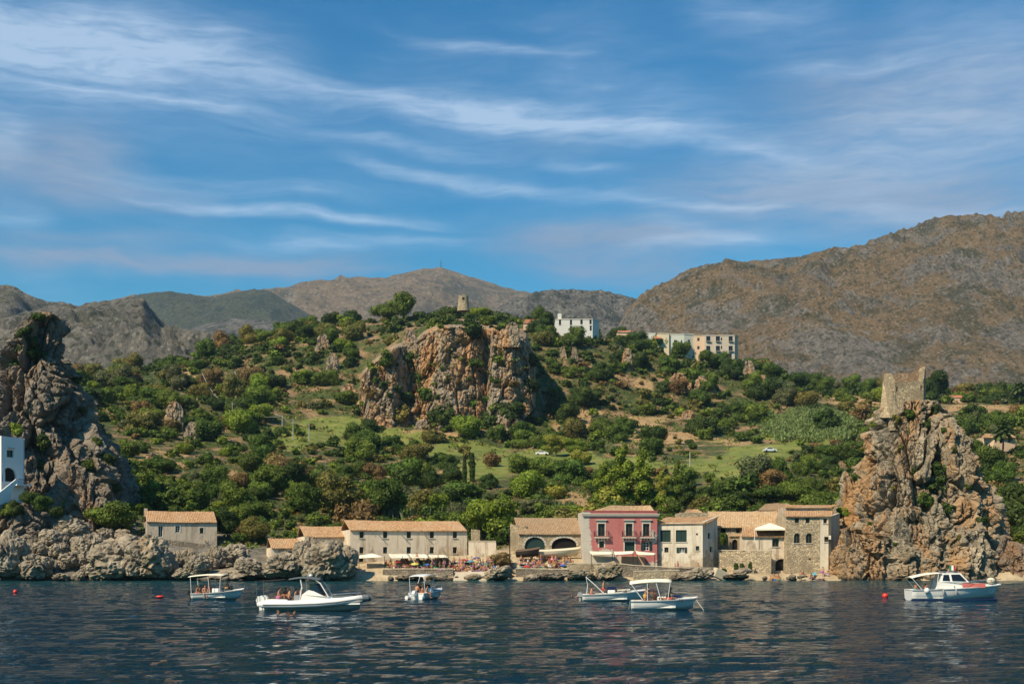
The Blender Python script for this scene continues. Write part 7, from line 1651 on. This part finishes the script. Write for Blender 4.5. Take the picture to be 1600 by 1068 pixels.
for x in (2.9, 4.1): mesh_np('fender', ICO_V*np.array([.11, .11, .38])+np.array([x, -1.62, .78]), ICO_F, RUBB, True, F_)
mesh_np('anchor_buoy', ICO_V*np.array([.42, .4, .32])+np.array([8.0, -.1, 1.85]), ICO_F, CUSH, True, F_)
mb = MB(); mb.tube([(4.0, 0, 2.6), (4.0, 0, 3.4)], .03, 6); fp_ = mb.build('flagstaff', STEEL, F_)
for k, cl in enumerate(((.02, .25, .06), (.75, .75, .72), (.6, .03, .03))): mb = MB(); mb.box((4.03+.18*k, 0, 2.85), (.178, .03*(-1)**k, 0), (0, .012, 0), (0, 0, .45)); mb.build('flag', plain(f'flag_{k}', cl, .8), fp_)
mb = MB(); mb.tube([(3.0, -.9, 2.62), (3.2, -.9, 2.72), (4.6, -.9, 2.72), (4.75, -.9, 2.64)], .02, 5); mb.tube([(3.0, .9, 2.62), (3.2, .9, 2.72), (4.6, .9, 2.72), (4.75, .9, 2.64)], .02, 5); mb.build('roof_rail', STEEL, F_)
EMB = plain('fish_emblem', (.05, .16, .24), .5); mb = MB()
xe, ze = 7.75, .92; ye = -1.02
for k in range(10):
    a0, a1 = 2*math.pi*k/10, 2*math.pi*(k+1)/10; pt = lambda a, r: Vector((xe+r*.26*math.cos(a), -(.80-.165*(xe+r*.26*math.cos(a)-7.75)*2.2+.05), ze+r*.20*math.sin(a)))
    if k not in (2, 7): mb.quad(pt(a0, .75), pt(a1, .75), pt(a1, 1.1), pt(a0, 1.1))
mb.build('emblem', EMB, F_, fix=False)
mb = MB(); mb.box((.4, -1.1, .3), (.5, 0, 0), (0, 2.2, 0), (0, 0, .6)); mb.build('stern_bench', DECKW, F_)
crew(F_, [('bench', .5, -.5, .42, 90, 5, 'seated bather by the stern'), ('bench', .8, .2, .42, 90, 4, 'second seated bather'), ('sit', 1.5, -.3, .6, 60, 0, 'bather lounging in the cockpit')], 'under the awning of the cabin cruiser')
# swimmers
for px, py, rz, lb_ in [(434, 959, 70, 'left swimmer in front of the large inflatable'), (461, 961, -60, 'right swimmer in front of the large inflatable'), (450, 961, 90, 'swimmer floating between the two by the inflatable')]:
    Y = F*CH/(py-HY); person('swim', (XW(px, Y), Y, .10), R(rz), lb_, 'swimmers')
for px, py, rz, lb_ in [(893, 932, 20, 'left swimmer behind the open motor boat'), (903, 932, -30, 'right swimmer behind the open motor boat')]:
    Y = F*CH/(py-HY); person('swim', (XW(px, Y), Y, .10), R(rz), lb_, 'swimmers')
# old hulls drawn up before the boathouse
def old_boat(px, py, Y, L, B, yaw, mat, cover, label):
    g = P(px, py, Y); r_ = empty('fishing_boat', g, R(yaw)); mb, rows = hull_mesh(L, B, .75, 1.25, .25); mb.build('hull', mat, r_, True); n = len(rows)-1; mb = MB()
    for i in range(n):
        a, b = rows[i][0], rows[i+1][0]
        for sg in (1, -1): mb.quad((a[0], sg*a[1], a[2]+.01), (b[0], sg*b[1], b[2]+.01), (b[0], 0, b[2]+.35), (a[0], 0, a[2]+.35))
    mb.build('cover', cover, r_); mb = MB()
    for x in (L*.2, L*.6): mb.box((x, -.6, -.55), (.25, 0, 0), (0, 1.2, 0), (0, 0, .5))
    mb.build('cradle', WOOD, r_); tag(r_, label, 'boat', 'old fishing boats on the slip')
TARP = plain('cream_tarp', (.62, .53, .38), .9, var=.12, scale=1.5); DARKH = plain('tarred_hull', (.035, .025, .02), .7)
g = ground(842, 211.6); old_boat(838, 868, 211.0, 7.8, 1.9, 5, TARP, TARP, 'long cream covered boat in front of the boathouse arches'); old_boat(807, 868, 210.6, 4.2, 1.6, -14, DARKH, WOOD, 'dark old rowing boat left of the cream covered boat')
for tr_ in PROTO.values():
    for o in tr_: bpy.data.objects.remove(o)

# things that still share a label are told apart by their place
by = {}
for o in COL.objects:
    if o.parent is None and o.get('label'): by.setdefault(o['label'], []).append(o)
for lb_, os_ in by.items():
    if len(os_) > 1:
        os_.sort(key=lambda o: o.location.x/max(1, o.location.y))
        for k, o in enumerate(os_): o['label'] = f'{lb_}, {ORD[k]} from left'
# ------------------------------------------------------------------ haze: one closed box of thin pale air round the place
mb = MB(); mb.box((-6000, -3100, -4.3), (12000, 0, 0), (0, 10800, 0), (0, 0, 1360)); hz = mb.build('haze', None or plain('haze_air', (1, 1, 1)))
hm = bpy.data.materials['haze_air']; ht = hm.node_tree; ht.nodes.remove(ht.nodes['Principled BSDF'])
vol = ht.nodes.new('ShaderNodeVolumePrincipled'); vol.inputs['Color'].default_value = (.50, .74, 1, 1); vol.inputs['Density'].default_value = .000045; vol.inputs['Anisotropy'].default_value = 0
ht.links.new(vol.outputs[0], ht.nodes['Material Output'].inputs['Volume']); tag(hz, kind='stuff')
